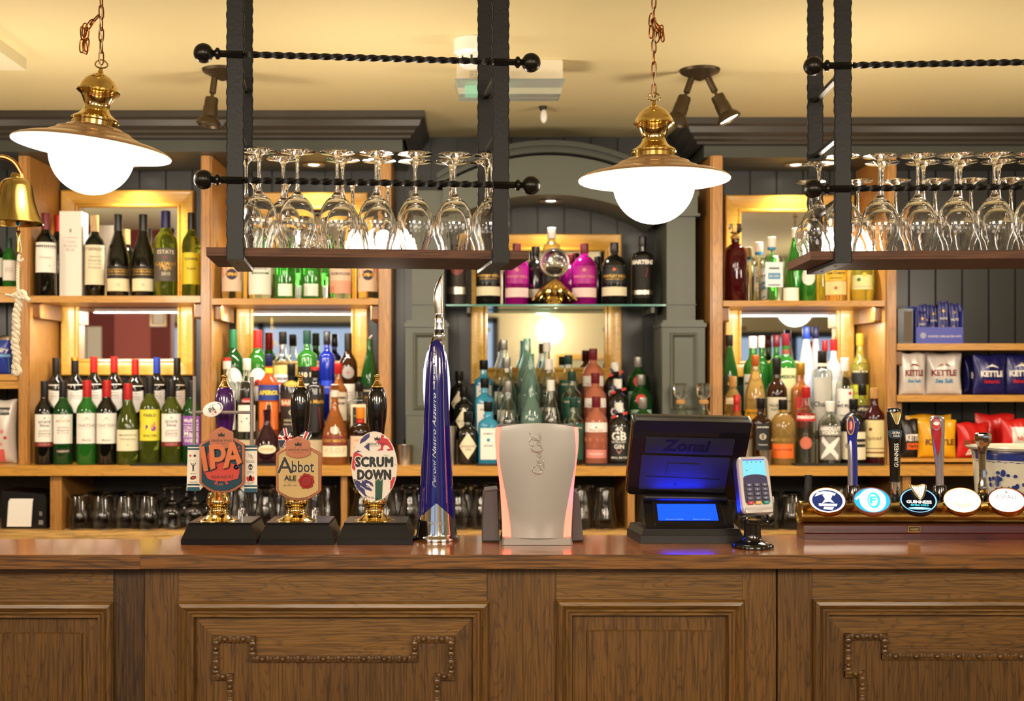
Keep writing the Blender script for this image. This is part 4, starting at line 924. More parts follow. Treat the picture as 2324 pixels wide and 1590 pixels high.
lobe([(1190, 500), (1225, 478), (1300, 472), (1302, 520), (1280, 552), (1225, 540)], [((1262, 474), (1235, 538), 38, RW, 1), ((1262, 474), (1235, 538), 20, RR, 2), ((1200, 510), (1240, 500), 10, RW, 3), ((1275, 545), (1300, 500), 8, RW, 3)], .001)
# --- badge 3: the oval
ox, oy = 849.7, 1058.2; Y = 2.575; RXo, RYo = 52, 79.5
m = MB(); WB = mat('oval_white', '#d9cfc2', .4)
m.prism([(X_(ox+RXo*math.cos(2*PI*i/64), Y), Z_(oy+RYo*math.sin(2*PI*i/64), Y)) for i in range(64)][::-1], Y-.004, Y+.003, WB, .001)
def clipell(pts):
    out = []
    for a, b in pts:
        d = math.hypot(a/(RXo-1.5), b/(RYo-1.5)); out.append((a/d, b/d) if d > 1 else (a, b))
    return out
f = lambda u, v, e=.0044: (X_(ox+u, Y), Y-e, Z_(oy-v, Y))
Q = lambda pts: clipell([((x-1867)/3.975, (y-788)/3.975) for x, y in pts])
NV = mat('badge_navy', '#2b2a5e', .4); CR = mat('badge_crimson', '#b3202e', .4); GN = mat('badge_green', '#1e4a34', .4)
for pts, mt in (([(1745, 545), (1780, 505), (1824, 482), (1826, 520), (1790, 555), (1735, 585)], NV), ([(1774, 608), (1824, 575), (1824, 650)], NV), ([(1718, 640), (1755, 655), (1700, 660)], NV), ([(1876, 900), (1946, 890), (1944, 1110), (1876, 1112)], GN), ([(2014, 885), (2060, 880), (2040, 960), (2012, 1010)], CR), ([(2012, 1010), (2040, 950), (2044, 985), (2020, 1022)], CR)):
    m.poly([(a, -b) for a, b in Q(pts)][::-1], f, mt)
# lion-like, rose-like and plumed shapes in flat colour
rg = random.Random(4)
for pts, mt in (([(1935, 495), (1960, 505), (1950, 530), (1985, 535), (2020, 560), (2038, 600), (2040, 640), (1990, 645), (1975, 635), (2010, 622), (1990, 600), (1960, 590), (1945, 620), (1950, 640), (1890, 645), (1925, 622), (1925, 590), (1880, 565), (1910, 548), (1928, 520)], CR), ([(1672, 660), (1700, 650), (1720, 665), (1750, 680), (1770, 700), (1740, 740), (1700, 790), (1690, 830), (1662, 800), (1660, 730)], CR),
                ([(1680, 900), (1720, 905), (1750, 940), (1765, 905), (1800, 905), (1850, 935), (1862, 970), (1840, 960), (1815, 935), (1790, 940), (1800, 970), (1840, 985), (1850, 1010), (1800, 995), (1780, 1000), (1790, 1040), (1820, 1060), (1780, 1050), (1740, 1010), (1700, 985), (1678, 940)], NV)):
    m.poly([(a, -b) for a, b in Q(pts)][::-1], f, mt)
for k in range(9):
    t = k*.7; m.strip([(a, -b) for a, b in Q([(1700+40*math.cos(t), 960+40*math.sin(t)), (1720+60*math.cos(t+.4), 960+60*math.sin(t+.4)), (1760+70*math.cos(t+.8), 970+60*math.sin(t+.8))])], 1.6, lambda u, v: f(u, v, .0047), WB if k % 3 == 0 else NV)
for k in range(7):
    a = rg.uniform(1930, 2050); b = rg.uniform(680, 800); m.strip([((x-1867)/3.975, -(y-788)/3.975) for x, y in [(a, b), (a+15, b-12), (a+28, b+6)]], 1.0, f, mat('pale_green_print', '#6fa06a', .5))
fb = lambda u, v: f(u, v, .0049)
m.text('GREENE KING', fb, INK, width=44, c=(3, 51.5), bold=.004); m.text('BURY ST EDMUNDS', fb, INK, width=20, c=(2, 46.5)); m.strip([(1, 60), (12, 60)], 1.4, fb, INK); m.poly([(1, 61), (12, 61), (13, 67), (9, 64), (6.5, 69), (4, 64), (0, 67)], fb, INK)
for t_, y_, w_ in (('SCRUM', 11, 83), ('DOWN', -18, 74)):
    m.fat(t_, lambda u, v, e: f(u, v, e), mat('halo_white', '#ece4d8', .5), .0051, 3.6, width=w_, height=21, c=(0, y_), space=1.1)
    m.fat(t_, lambda u, v, e: f(u, v, e), mat('badge_black', '#1c1a17', .5), .0056, 1.9, width=w_, height=21, c=(0, y_), space=1.1)
m.text('alc 4.1% vol.', lambda u, v: f(u, v, .0051), INK, width=33, c=(-6, -70), rot=-.12)
m.fixn = False; m.build('pump_clip', p3)
# small chrome hooks behind the pumps
for hx, pr_ in ((545, p1), (712, p2)):
    m = MB(); m.tube(smooth_path([W(hx-3, 1176, 2.72), W(hx-3, 1160, 2.72), W(hx, 1153, 2.72), W(hx+4, 1156, 2.72), W(hx+4, 1176, 2.72)], 4), .0022, CHROME, 8); m.build('tap_lever', pr_)

# ================================================================== BLUE GLASS BEER TOWER
Y = 2.68; cx = 991; r = thing('beer_tower', (X_(cx, Y), Y, TZ), 'tall tapered chrome beer tower with glowing dark-blue front and curved chrome lever', 'beer tower')
m = MB(); zt = TZ+.0004; k = Y/F; c = (X_(cx, Y), Y, 0)
zpx = lambda py: zt+(1226-py)*k                    # the tower stands at py 1226
m.lathe([(0, zt), (52, zt), (53, zpx(1223)), (52, zpx(1219)), (47, zpx(1216)), (46, zpx(1212)), (44.5, zpx(1200)), (43, zpx(1186)), (37, zpx(1110)), (31, zpx(1010)), (26, zpx(900)), (22, zpx(820)), (17, zpx(782)), (10, zpx(766)), (0, zpx(764))] and
        [(0, zt)]+[(a*k, z) for a, z in ((52, zt), (53, zpx(1223)), (52, zpx(1219)), (47, zpx(1216)), (46, zpx(1212)), (44.5, zpx(1200)), (43, zpx(1186)), (37, zpx(1110)), (31, zpx(1010)), (26, zpx(900)), (22, zpx(820)), (17, zpx(782)), (10, zpx(766)))]+[(0, zpx(764))], CHROME, c, 40, 1, .8, close=False)
m.build('chrome_body', r, smooth=50)
BLUEG = mat('blue_glass_front', '#0b0a56', .06, coat=1, emit='#1a12c0', es=.03)
WP = [(1190, 41.5), (1110, 37), (1010, 31.2), (930, 27.6), (860, 25.2), (820, 22.4), (790, 17), (775, 12.5), (768, 7)]
def hw(py):
    for (a, b), (c2, d) in zip(WP, WP[1:]):
        if c2 <= py <= a: return b+(d-b)*(a-py)/(a-c2)
    return WP[0][1] if py > 1190 else 4
def front(u, v, e=0):                              # u -1..1 across, v 0..1 from the notch to the top
    bot = 1140+46*abs(u)**1.05; py = bot+(769-bot)*v; w_ = hw(py)+.8+e; a = u*1.42
    return (X_(cx, Y)+w_*k*math.sin(a)/math.sin(1.42), Y-(w_*k*.82+.0015)*math.cos(a), zpx(py))
m = MB(); m.grid(lambda u, v: front(u*2-1, v), 28, 40, BLUEG); m.build('blue_front', r, smooth=60, label='dark blue glossy front panel with silver script')
m = MB(); SIL = mat('silver_script', '#c9c2b4', .3, .8)
def on_front(x, py, e=.5):                         # x px from the axis
    w_ = hw(py)+.8+e; s_ = max(-1, min(1, x/w_*math.sin(1.42))); a = math.asin(s_); return (X_(cx, Y)+w_*k*math.sin(a)/math.sin(1.42), Y-(w_*k*.82+.0015)*math.cos(a), zpx(py))
m.text('Peroni Nastro Azzurro', lambda u, v: on_front(-5-v, 1106-u), SIL, width=212, height=7.6, c=(107, 0), shear=.45, bold=-.008)
m.text('invidia per amore. sempre stile', lambda u, v: on_front(-5-v, 1106-u), SIL, width=98, height=6, c=(270, 0), shear=.4)
for s_ in (-1, 1): m.strip([(s_*(hw(py)*.60), py) for py in range(800, 1150, 10)], .7, lambda a, b: on_front(a, b), SIL)
m.text('PERONI', lambda u, v: (X_(cx+u, Y), Y-.8*44*k*math.sqrt(max(0, 1-(u/44)**2))-.0006, zpx(1185-v)), mat('etched', '#8d8d8d', .4, 1), width=36, c=(0, 0), bold=.02)
for py in range(800, 1180, 5): m.disc((-(hw(py)*.96), py), .6, lambda a, b: on_front(a, b), SIL, 6)
m.build('script', r)
m = MB(); LP = mat('lit_side_panel', '#dfe6ff', .25, emit='#cdd4ff', es=1.6)
pts = [(975, 1030), (969, 980), (963, 930), (960, 880), (961, 840), (968, 805), (978, 782), (992, 776), (1004, 782), (1013, 805), (1019, 840), (1022, 880), (1020, 930), (1014, 980), (1006, 1030)]
m.prism([(X_(a, Y), zpx(b)) for a, b in pts][::-1], Y-.004, Y+.004, LP, .0015); m.fixn = True; m.build('side_light', r, label='glowing white glass fin behind the blue front')
m = MB(); c2 = (X_(997, Y), Y, 0)
m.lathe([(0, zpx(772)), (12*k, zpx(772)), (13*k, zpx(764)), (12*k, zpx(758)), (11*k, zpx(757))], CHROME, c2, 24, close=False); m.lathe([(11.8*k, zpx(757)), (11.8*k, zpx(749))], BLACK, c2, 24, close=False)
m.lathe([(11*k, zpx(749)), (10.6*k, zpx(735)), (11*k, zpx(725)), (9*k, zpx(718)), (8*k, zpx(716)), (8.2*k, zpx(712)), (0, zpx(711))], CHROME, c2, 24, close=False); m.build('collar', r, smooth=40)
m = MB(); n = 24
def blade(u, a):                                   # knife-like curved handle
    py = 713-90*u; cxp = 996-3.2*math.sin(u*PI*.75)+11*u**2.6; w_ = (8.5+2.8*math.sin(u*PI*.8))*(1-u**3.2)+.5
    return (X_(cxp, Y)+w_*k*math.cos(a), Y+w_*.55*k*math.sin(a), zpx(py))
m.add([blade(i/n, 2*PI*j/14) for i in range(n+1) for j in range(14)], [(i*14+j, i*14+(j+1) % 14, (i+1)*14+(j+1) % 14, (i+1)*14+j) for i in range(n) for j in range(14)]+[tuple(range(13, -1, -1)), tuple(range(n*14, n*14+14))], mat('satin_chrome', '#b9b0a4', .18, 1))
m.build('lever', r, smooth=60)

# ================================================================== SOFT DRINK DISPENSER
Y = 2.66; cx = 1215.5; k = Y/F; r = thing('drinks_dispenser', (X_(cx, Y), Y, TZ), 'silver grey curved drinks dispenser with glowing red edges', 'drinks dispenser')
zpx = lambda py: TZ+.0004+(1228-py)*k
IW = [(958, 66), (962, 77), (968, 81), (985, 82.6), (1010, 84.5), (1030, 84.5), (1055, 82), (1085, 76.5), (1110, 71.5), (1140, 66.2), (1165, 62), (1190, 59), (1212, 57.5)]
OW = [(962, 84), (966, 91), (985, 93.5), (1010, 93), (1030, 91), (1055, 88), (1085, 84.5), (1110, 82), (1140, 80), (1165, 78.6), (1190, 77.5), (1212, 77)]
def wi(T, py):
    for (a, b), (c2, d) in zip(T, T[1:]):
        if a <= py <= c2: return b+(d-b)*(py-a)/(c2-a)
    return T[0][1] if py < T[0][0] else T[-1][1]
DG = mat('dispenser_silver', '#aaa6a0', .36, .3); DD = mat('dispenser_dark', '#4c4745', .5)
topc = lambda u, T0: 958+8*abs(u)**2.2
def face(u, v): 
    t = topc(u*2-1, 0); py = 1212+(t-1212)*v; w_ = wi(IW, max(962, py)); s_ = u*2-1
    return (X_(cx, Y)+w_*k*s_, Y-.062-.014*(1-s_*s_)-.012*math.sin(v*PI*.5), zpx(py))
m = MB(); m.solid_grid(face, lambda u, v: tuple(Vector(face(u, v))+Vector((0, .012, 0))), 24, 36, DG); m.fixn = True; fp = m.build('front_panel', r, smooth=50)
m = MB(); m.solid_grid(lambda u, v: (X_(cx, Y)+(wi(OW, 1212+(964-1212)*v)-1.5)*k*(u*2-1), Y-.044, zpx(1212+(964-1212)*v)), lambda u, v: (X_(cx, Y)+(wi(OW, 1212+(964-1212)*v)-3)*k*(u*2-1), Y+.05, zpx(1212+(964-1212)*v)), 12, 24, DD)
m.fixn = True; m.build('housing', r, smooth=50)
LED = mat('red_led_strip', '#ff8a70', .4, emit='#ff4a3c', es=3.4); 
for s_ in (-1, 1):
    m = MB(); m.solid_grid(lambda u, v: (X_(cx, Y)+s_*k*(wi(IW, 1212+(972-1212)*v)+.8+(wi(OW, 1212+(972-1212)*v)-wi(IW, 1212+(972-1212)*v)-1)*u), Y-.060+.013*u, zpx(1212+(968-1212)*v)), lambda u, v: (X_(cx, Y)+s_*k*(wi(IW, 1212+(972-1212)*v)-2+(wi(OW, 1212+(972-1212)*v)-wi(IW, 1212+(972-1212)*v)-1)*u), Y-.045, zpx(1212+(968-1212)*v)), 4, 30, LED)
    m.fixn = True; m.build('light_strip', r, label='glowing red light strip')
m = MB(); m.prism([(X_(cx, Y)+s_*w_*k, z) for s_, w_, z in ((-1, 79, TZ+.0004), (1, 79, TZ+.0004), (1, 76.5, zpx(1211.4)), (-1, 76.5, zpx(1211.4)))], Y-.066, Y+.05, mat('dispenser_foot', '#96908a', .4, .3), .004); m.build('foot', r)
for s_, pts in ((-1, [(1094, 1222), (1133, 1222), (1129, 1109), (1100, 1112), (1096, 1130)]), (1, [(1296, 1222), (1323, 1220), (1312, 1118), (1305, 1112), (1296, 1107)])):
    m = MB(); pp = [(X_(a, Y), zpx(b+6 if b > 1200 else b)) for a, b in pts]
    if s_ == 1: pp = pp[::1]
    m.prism(pp, Y-.02, Y+.07, mat('dispenser_wing', '#4a4446', .45), .004); m.fixn = True; m.build('side_wing', r)
# script lettering, drawn as raised strokes running up the panel
SC = mat('raised_script', '#cfc8c0', .2, .7)
def sfn(u, v):                                     # u along the word (0..90, upward), v upward of the letters (to the left in the photo)
    py = 1070-u; x = 1222-v; w_ = wi(IW, py); s_ = (x-cx)/w_; vv = (1212-py)/(1212-960)
    return (X_(cx, Y)+w_*k*s_, Y-.062-.014*(1-s_*s_)-.012*math.sin(vv*PI*.5)-.0006, zpx(py))
strokes = [([(17, 12), (15, 17), (9, 18), (3, 11), (2, 3), (6, -2), (13, 0), (19, 6)], 1.5), ([(26, 6), (22, 9), (19, 4), (22, 0), (26, 3), (27, 7), (30, 8)], 1.0), ([(36, 7), (32, 8), (29, 4), (31, 0), (35, 1), (38, 4)], 1.0),
           ([(43, 7), (39, 8), (37, 3), (39, 0), (43, 3), (45, 8), (44, 2), (46, 0), (49, 3)], 1.0), ([(47, 6), (52, 7)], .8),
           ([(64, 14), (61, 20), (55, 20), (50, 13), (50, 4), (54, -2), (61, 0), (66, 6)], 1.5), ([(71, 6), (67, 9), (64, 4), (67, 0), (71, 3), (72, 8), (75, 9)], 1.0), ([(74, 4), (80, 16), (81, 22), (77, 19), (75, 6), (77, 0), (80, 3)], 1.0),
           ([(86, 7), (82, 8), (80, 3), (82, 0), (86, 3), (88, 8), (87, 2), (89, 0), (92, 4)], 1.0), ([(8, -2), (14, -6), (28, -5), (34, -3)], .8), ([(60, 19), (70, 25), (84, 22), (92, 26)], .9)]
m = MB()
for pts, w_ in strokes:
    P3 = [sfn(a, b) for a, b in smooth_path([(float(a), float(b)) for a, b in pts], 5)]; n_ = len(P3)
    m.tube(P3, [.0013*w_*(.5+.6*math.sin(PI*i/(n_-1))) for i in range(n_)], SC, 6)
m.build('raised_script', fp)

# ================================================================== TILL
def quad(A, B, C_, D):                             # corners: bottom left, bottom right, top right, top left -> fn(u, v, e) with e toward the viewer
    A, B, C_, D = map(Vector, (A, B, C_, D)); n_ = (B-A).cross(D-A).normalized()
    if n_.y > 0: n_ = -n_
    return lambda u, v, e=0: tuple((A*(1-u)+B*u)*(1-v)+(D*(1-u)+C_*u)*v+n_*e)
def slab(m, f, u0, u1, v0, v1, e0, e1, mt, c=0, bev=0):
    """rounded rectangular plate on a quad; c corner cut in u,v"""
    n_ = 5; pts = []
    if c:
        for (cu, cv, a0) in ((u1-c, v0+c, -PI/2), (u1-c, v1-c, 0), (u0+c, v1-c, PI/2), (u0+c, v0+c, PI)):
            for i in range(n_+1): a = a0+PI/2*i/n_; pts.append((cu+c*math.cos(a), cv+c*math.sin(a)))
    else: pts = [(u0, v0), (u1, v0), (u1, v1), (u0, v1)]
    N_ = len(pts); cu, cv = (u0+u1)/2, (v0+v1)/2; i_ = lambda p: (p[0]+(cu-p[0])*bev, p[1]+(cv-p[1])*bev)
    v = [f(*i_(p), e1) for p in pts]+[f(*p, e1-(e1-e0)*(.35 if bev else 0)) for p in pts]+[f(*p, e0) for p in pts]
    fs = [tuple(range(N_)), tuple(range(3*N_-1, 2*N_-1, -1))]+[(r_+i, r_+N_+i, r_+N_+(i+1) % N_, r_+(i+1) % N_) for r_ in (0, N_) for i in range(N_)]
    m.add(v, fs, mt)
r = thing('till', (X_(1570, 2.68), 2.68, TZ), 'black till turned to the staff, its customer display glowing blue', 'till')
TB = mat('till_black', '#0e0c0c', .25, coat=.3); TM = mat('till_satin', '#151312', .35, .2)
m = MB(); z = TZ+.0004
v = [(X_(1453, 2.62), 2.62, z), (X_(1690, 2.62), 2.62, z), (X_(1690, 2.62), 2.75, z), (X_(1421, 2.75), 2.75, z)]
def base(z0, z1, i0, i1, mt):
    q4 = lambda i, zz: [(X_(1453, 2.62)+i, 2.62+i, zz), (X_(1690, 2.62)-i, 2.62+i, zz), (X_(1672, 2.75)-i, 2.755, zz), (X_(1423, 2.75)+i, 2.755, zz)]
    m.add(q4(i0, z0)+q4(i1, z1), [(3, 2, 1, 0), (4, 5, 6, 7)]+[(a, (a+1) % 4, 4+(a+1) % 4, 4+a) for a in range(4)], mt)
base(z, z+.017, 0, .001, mat('till_foot', '#1d1b1a', .45, .3)); base(z+.0172, z+.031, .003, .009, TM); m.fixn = True; m.build('foot', r)
m = MB(); f = quad((X_(1464, 2.645), 2.645, z+.0312), (X_(1668, 2.645), 2.645, z+.0312), (X_(1652, 2.70), 2.70, z+.094), (X_(1458, 2.70), 2.70, z+.094))
slab(m, f, 0, 1, 0, 1, -.05, 0, TB, .03, .01); slab(m, f, .10, .90, .07, .93, .0002, .003, TM, .03, .02); m.fixn = True; st = m.build('stand', r)
m = MB(); slab(m, f, .155, .83, .21, .74, .0032, .0042, mat('blue_screen', '#1030c0', .3, emit='#0c48ff', es=1.25), 0); fs = lambda u, v: f(.155+.675*u, .21+.53*v, .0044)
m.text('Welcome to the Bar', fs, mat('screen_text', '#9ab8ff', .4, emit='#9ab8ff', es=1.2), width=.30, height=.035, c=(.27, .06)); m.text('Please order here', fs, mat('screen_text'), width=.28, height=.035, c=(.72, .06)); m.build('customer_display', st, label='glowing blue customer display')
lamp('customer_display_glow', 'AREA', tuple(Vector(f(.49, .47, .008))), .7, (.0, .02, 1), .11, tuple(Vector(f(.49, .55, 1))+Vector((0, .12, .3))), size_y=.035)
f = quad((X_(1421, 2.70), 2.70, Z_(1122, 2.70)), (X_(1676, 2.71), 2.71, Z_(1136, 2.71)), (X_(1711, 2.635), 2.635, Z_(957, 2.635)), (X_(1437, 2.615), 2.615, Z_(951, 2.615)))
m = MB(); slab(m, f, 0, 1, 0, 1, -.028, 0, TB, .035, .02); slab(m, f, .0, 1, .86, 1, -.02, .003, TM, .03, .03); m.fixn = True; dp = m.build('display_back', r)
m = MB(); slab(m, f, .12, .87, .575, .785, .0002, .0016, mat('name_plate', '#1c1c28', .4), .01, .01); m.text('Zonal', lambda u, v: f(u, v, .0018), mat('plate_letters', '#050409', .4), width=.40, height=.15, c=(.47, .68), bold=.03, shear=.1); m.build('name_plate', dp)
m = MB(); slab(m, f, .10, .86, .09, .545, .0002, .0012, mat('till_panel', '#222230', .4), .02, .005); slab(m, f, .33, .60, .30, .45, .0014, .0022, mat('till_panel'), .01); slab(m, f, .15, .8, .265, .27, .0014, .0018, TB)
m.disc((.42, .17), .008, lambda u, v: f(u, v, .0022), TB, 8, .012); m.build('cable_cover', dp)
m = MB(); a, b = W(1462, 1128, 2.69), W(1650, 1131, 2.69); m.tube([a, b], .0085, TM, 14); m.build('hinge', r)
m = MB(); m.tube([f(.0, .04, -.010), f(.0, .96, -.010)], .0022, CHROME, 8); m.build('edge_trim', dp, label='bright edge strip')

# ================================================================== CARD READER
r = thing('card_reader', (X_(1707.5, 2.56), 2.56, TZ), 'silver chip and PIN card reader with glowing screen on a black pole', 'card reader')
Y = 2.56; k = Y/F; c = (X_(1707.5, Y), Y, 0); z = TZ+.0004
m = MB(); m.lathe([(0, z), (47*k, z), (48*k, z+.002), (47*k, z+.006), (44*k, z+.009), (32*k, z+.012), (23*k, z+.016), (20*k, z+.021), (19*k, z+.03), (19*k, Z_(1178, Y)), (0, Z_(1178, Y))], BLACK, c, 36, close=False); m.build('pole', r, smooth=40)
m = MB(); m.tube([W(a, b, Y-.02) for a, b in smooth_path([(1699, 1172), (1694, 1178), (1698, 1187), (1722, 1188), (1741, 1184), (1743, 1174), (1740, 1167)], 4)], .0028, BLACK, 8); m.build('tilt_lever', r)
f = quad(W(1684, 1166, 2.55), W(1756, 1163, 2.56), W(1742, 1035, 2.60), W(1671, 1037, 2.59))
m = MB(); SV = mat('reader_silver', '#bcb6b4', .3, .3)
slab(m, f, -.02, 1.02, -.0, 1, -.022, -.006, mat('reader_dark', '#2a2626', .4), .10, .02); slab(m, f, 0, 1, 0, 1, -.0058, .004, SV, .13, .06); slab(m, f, .1, .96, .0, .10, .0042, .0075, SV, .04, .08); m.fixn = True; bd = m.build('body', r)
m = MB(); f_ = lambda u, v: f(u, v, .0048)
m.add([f_(u, v) for u, v in ((.15, .945), (.13, .62), (.87, .62), (.85, .945))], [(0, 1, 2, 3)], mat('reader_screen', '#5a98b0', .2, emit='#70ccf0', es=.62)); m.poly([(.15, .945), (.85, .945), (.85, .925), (.15, .925)][::-1], lambda u, v: f(u, v, .0050), mat('screen_bar', '#4a50a0', .3, emit='#4a50a0', es=.6))
for i in range(4): m.disc((.3+.14*i, .895), .018, lambda u, v: f(u, v, .0052), INK, 6, .010)
m.disc((.26, .75), .02, lambda u, v: f(u, v, .0052), INK, 6, .011); m.text('PLEASE WAIT', lambda u, v: f(u, v, .0052), mat('screen_grey', '#5a7a90', .4), width=.2, height=.012, c=(.5, .67))
m.build('screen', bd, label='glowing pale blue screen')
m = MB(); arcp = [(.13, .62)]+[(.5-.37*math.cos(PI*i/12), .62+.055*math.sin(PI*i/12)) for i in range(13)]+[(.87, .62), (.9, .40), (.9, .18), (.13, .18), (.11, .40)]
m.add([f(u, v, .0053) for u, v in arcp], [tuple(range(len(arcp)))[::-1]], mat('keypad_navy', '#2b2352', .35)); m.fixn = False; m.build('keypad_surround', bd)
KG = mat('key_grey', '#5a5450', .4); KT = mat('key_symbol', '#7ea0ff', .4, emit='#6a8cff', es=.4)
for rr in range(5):
    for cc in range(3):
        kt = KG if rr < 4 else (RED, mat('key_yellow', '#e0a838', .4), mat('key_green', '#1c8a68', .4))[cc]
        u, v = .27+.245*cc, .485-.078*rr; m = MB(); slab(m, f, u-.095, u+.095, v-.028, v+.028, .0055, .0095 if rr < 4 else .0105, kt, .022, .12)
        ch = '123456789*0#X<O'[rr*3+cc]; m.text(ch, lambda a, b: f(a, b, .0098 if rr < 4 else .0108), KT, height=.03, width=.05, c=(u, v), bold=.02); m.build('key', bd)

# ================================================================== LAGER TAPS
r = thing('tap_bar', (X_(2100, 2.72), 2.72, TZ), 'horizontal brass tube tap bar on a dark red-brown wooden plinth', 'tap bar')
xa = X_(1812, 2.72); xb = 2.05; Yt = 2.72; k = Yt/F; zc = Z_(1163, Yt); R_ = 26.5*k
MAH = wood('mahogany', '#3c140e', '#57211a', 'x', 1, .22, .5, .6, .05, .3)
m = MB(); z = TZ+.0004; x0 = X_(1826, 2.69)
pr = [(2.688, z), (2.688, z+.012), (2.694, z+.014), (2.696, z+.030), (2.702, z+.0335), (2.752, z+.0335), (2.756, z)]
v = [(x0, y, zz) for y, zz in pr]+[(xb, y, zz) for y, zz in pr]; N_ = len(pr)
m.add(v, [(i, (i+1) % N_, N_+(i+1) % N_, N_+i) for i in range(N_)]+[tuple(range(N_)), tuple(range(2*N_-1, N_-1, -1))], MAH); m.fixn = True; m.build('plinth', r)
m = MB(); m.M = Matrix.Translation((xa, Yt, zc)) @ Matrix.Rotation(PI/2, 4, 'Y'); m.lathe([(0, .002), (R_*.8, .002), (R_*.86, 0), (R_*1.02, 0), (R_*1.04, .002), (R_*1.02, .005), (R_, .006), (R_, xb-xa)], BRASSD, seg=48, close=True); m.fixn = True; m.build('brass_tube', r, smooth=35)
m = MB(); G = lambda a, b: (X_(a, 2.694), Z_(b, 2.694)); m.box(*[X_(a, 2.694) for a in (2060, 2088.5)], 2.6925, 2.695, Z_(1207, 2.694), Z_(1193.5, 2.694), BRASS); m.box(*[X_(a, 2.694) for a in (2062, 2086.5)], 2.6922, 2.6926, Z_(1205, 2.694), Z_(1195.5, 2.694), INK)
m.text('ANGRAM', lambda u, v: (X_(2074.3+u, 2.694), 2.6918, Z_(1200.3-v, 2.694)), BRASSL, width=19, height=5, bold=.02); m.build('maker_plate', r)
Yd = 2.665; tl = math.radians(40); kd = Yd/F
DCX = (1877.5, 1979, 2084.5, 2183.5, 2285.5)
def medallion(i, rim, face):
    c = W(DCX[i], 1136, Yd); Mx = Matrix.Translation(c) @ Matrix.Rotation(-math.atan2(c.x, c.y)*.8, 4, 'Z') @ Matrix.Rotation(tl, 4, 'X')   # disc normal leans toward the viewer
    m = MB(); m.M = Mx; rr = 41*kd
    m.lathe([(0, -.026), (rr*.45, -.026), (rr*.5, -.016), (rr*.93, -.012), (rr, -.006), (rr*1.005, 0), (rr*.985, .003), (rr*.955, .003), (rr*.945, .0012), (0, .0012)], rim, seg=44, close=False); m.fixn = True
    md = m.build('medallion', r, smooth=40)
    m = MB(); m.M = Mx; face(m, lambda u, v, e=0: (u*rr*.945, v*rr*.945, .0016+e*.0003)); m.build('badge_face', md); return md
E = lambda key, col, es: mat(key, col, .3, emit=col, es=es)
LW = E('lit_white', '#fffaf4', .85); LN = E('lit_navy', '#1c2c66', .35); LB = E('lit_blue', '#1f8fe0', 1.0); LC = E('lit_cyan', '#30c8f0', 1.1); LG = mat('lit_grey', '#777777', .5, emit='#808080', es=.5)
def face0(m, f):
    m.disc((0, 0), 1, f, LW, 40); m.disc((0, -.02), .86, lambda u, v: f(u, v, 1), LN, 36); g = lambda u, v: f(u, v, 2)
    m.poly([(-.55, .6), (-.2, .72), (.2, .7), (.5, .55), (.42, .38), (.1, .5), (-.3, .48), (-.7, .28)], g, LW); m.poly([(-.25, .4), (.05, .62), (.3, .38), (.2, .1), (.38, -.22), (.05, -.1), (-.3, -.26), (-.12, .1)], g, LW)
    m.poly([(-.5, -.28), (.55, -.28), (.5, -.48), (-.48, -.48)], g, LW); m.poly([(-.2, -.55), (.35, -.55), (.25, -.78), (-.25, -.72)], g, LW)
def face1(m, f):
    m.disc((0, 0), 1, f, LB, 40); m.disc((.04, .02), .74, lambda u, v: f(u, v, 1), LW, 30, .95); g = lambda u, v: f(u, v, 2)
    m.disc((.1, .0), .36, g, LC, 24, .66); h = lambda u, v: f(u, v, 3); m.disc((.06, 0), .24, h, LW, 20, .48); m.text('F', lambda u, v: f(u, v, 4), LC, height=.6, c=(.05, 0), bold=.05); m.poly([(-.95, .1), (-.6, .5), (-.55, .4), (-.85, 0)], g, LW)
def face2(m, f):
    m.disc((0, 0), 1, f, E('lit_ring_blue', '#7ab8e8', .9), 40); m.disc((0, 0), .93, lambda u, v: f(u, v, 1), mat('stout_black', '#0a0f1c', .2), 36); g = lambda u, v: f(u, v, 2)
    m.text('GUINNESS', g, LW, width=1.38, height=.26, c=(.02, -.14), bold=.03); m.text('EXTRA COLD', g, E('lit_cyan_text', '#40c8e8', 1.1), width=.98, height=.13, c=(.05, -.40), bold=.03); m.disc((.02, -.66), .62, g, E('lit_ring_blue', '#7ab8e8', .9), 20, .10); m.text('DRAUGHT', lambda u, v: f(u, v, 3), LW, width=.5, height=.09, c=(.02, -.64))
def face3(m, f):
    m.disc((0, 0), 1, f, E('lit_cream_edge', '#ffd9b0', 1.1), 40); m.disc((0, .05), .93, lambda u, v: f(u, v, 1), LW, 36); g = lambda u, v: f(u, v, 2)
    m.poly([(-.6, -.2), (.6, -.2), (.5, -.42), (.3, -.55), (0, -.6), (-.3, -.55), (-.5, -.42)][::-1], g, E('lit_peach', '#ffd9a0', 1.0)); m.text('AMSTEL', lambda u, v: f(u, v, 3), LW, width=.5, c=(0, -.28))
def face4(m, f):
    m.disc((0, 0), 1, f, mat('badge_red', '#b8322a', .4), 40); m.disc((-.02, .01), .955, lambda u, v: f(u, v, 1), LW, 40); g = lambda u, v: f(u, v, 2)
    m.text('ASPALL', g, LG, width=1.22, height=.34, c=(0, .26)); m.strip([(-.4, .0), (.4, .0)], .02, g, LG); m.text('SUFFOLK CYDER', g, LG, width=.66, height=.06, c=(0, -.16)); m.disc((0, .66), .06, g, LG, 8, .1); m.text('EST. 1728', g, LG, width=.5, height=.06, c=(-.02, -.46))
medallion(0, BRASS, face0); medallion(1, COPPER, face1); md = medallion(2, mat('stout_rim', '#0c1426', .2, coat=.6), face2); medallion(3, BRASS, face3); medallion(4, BRASS, face4)
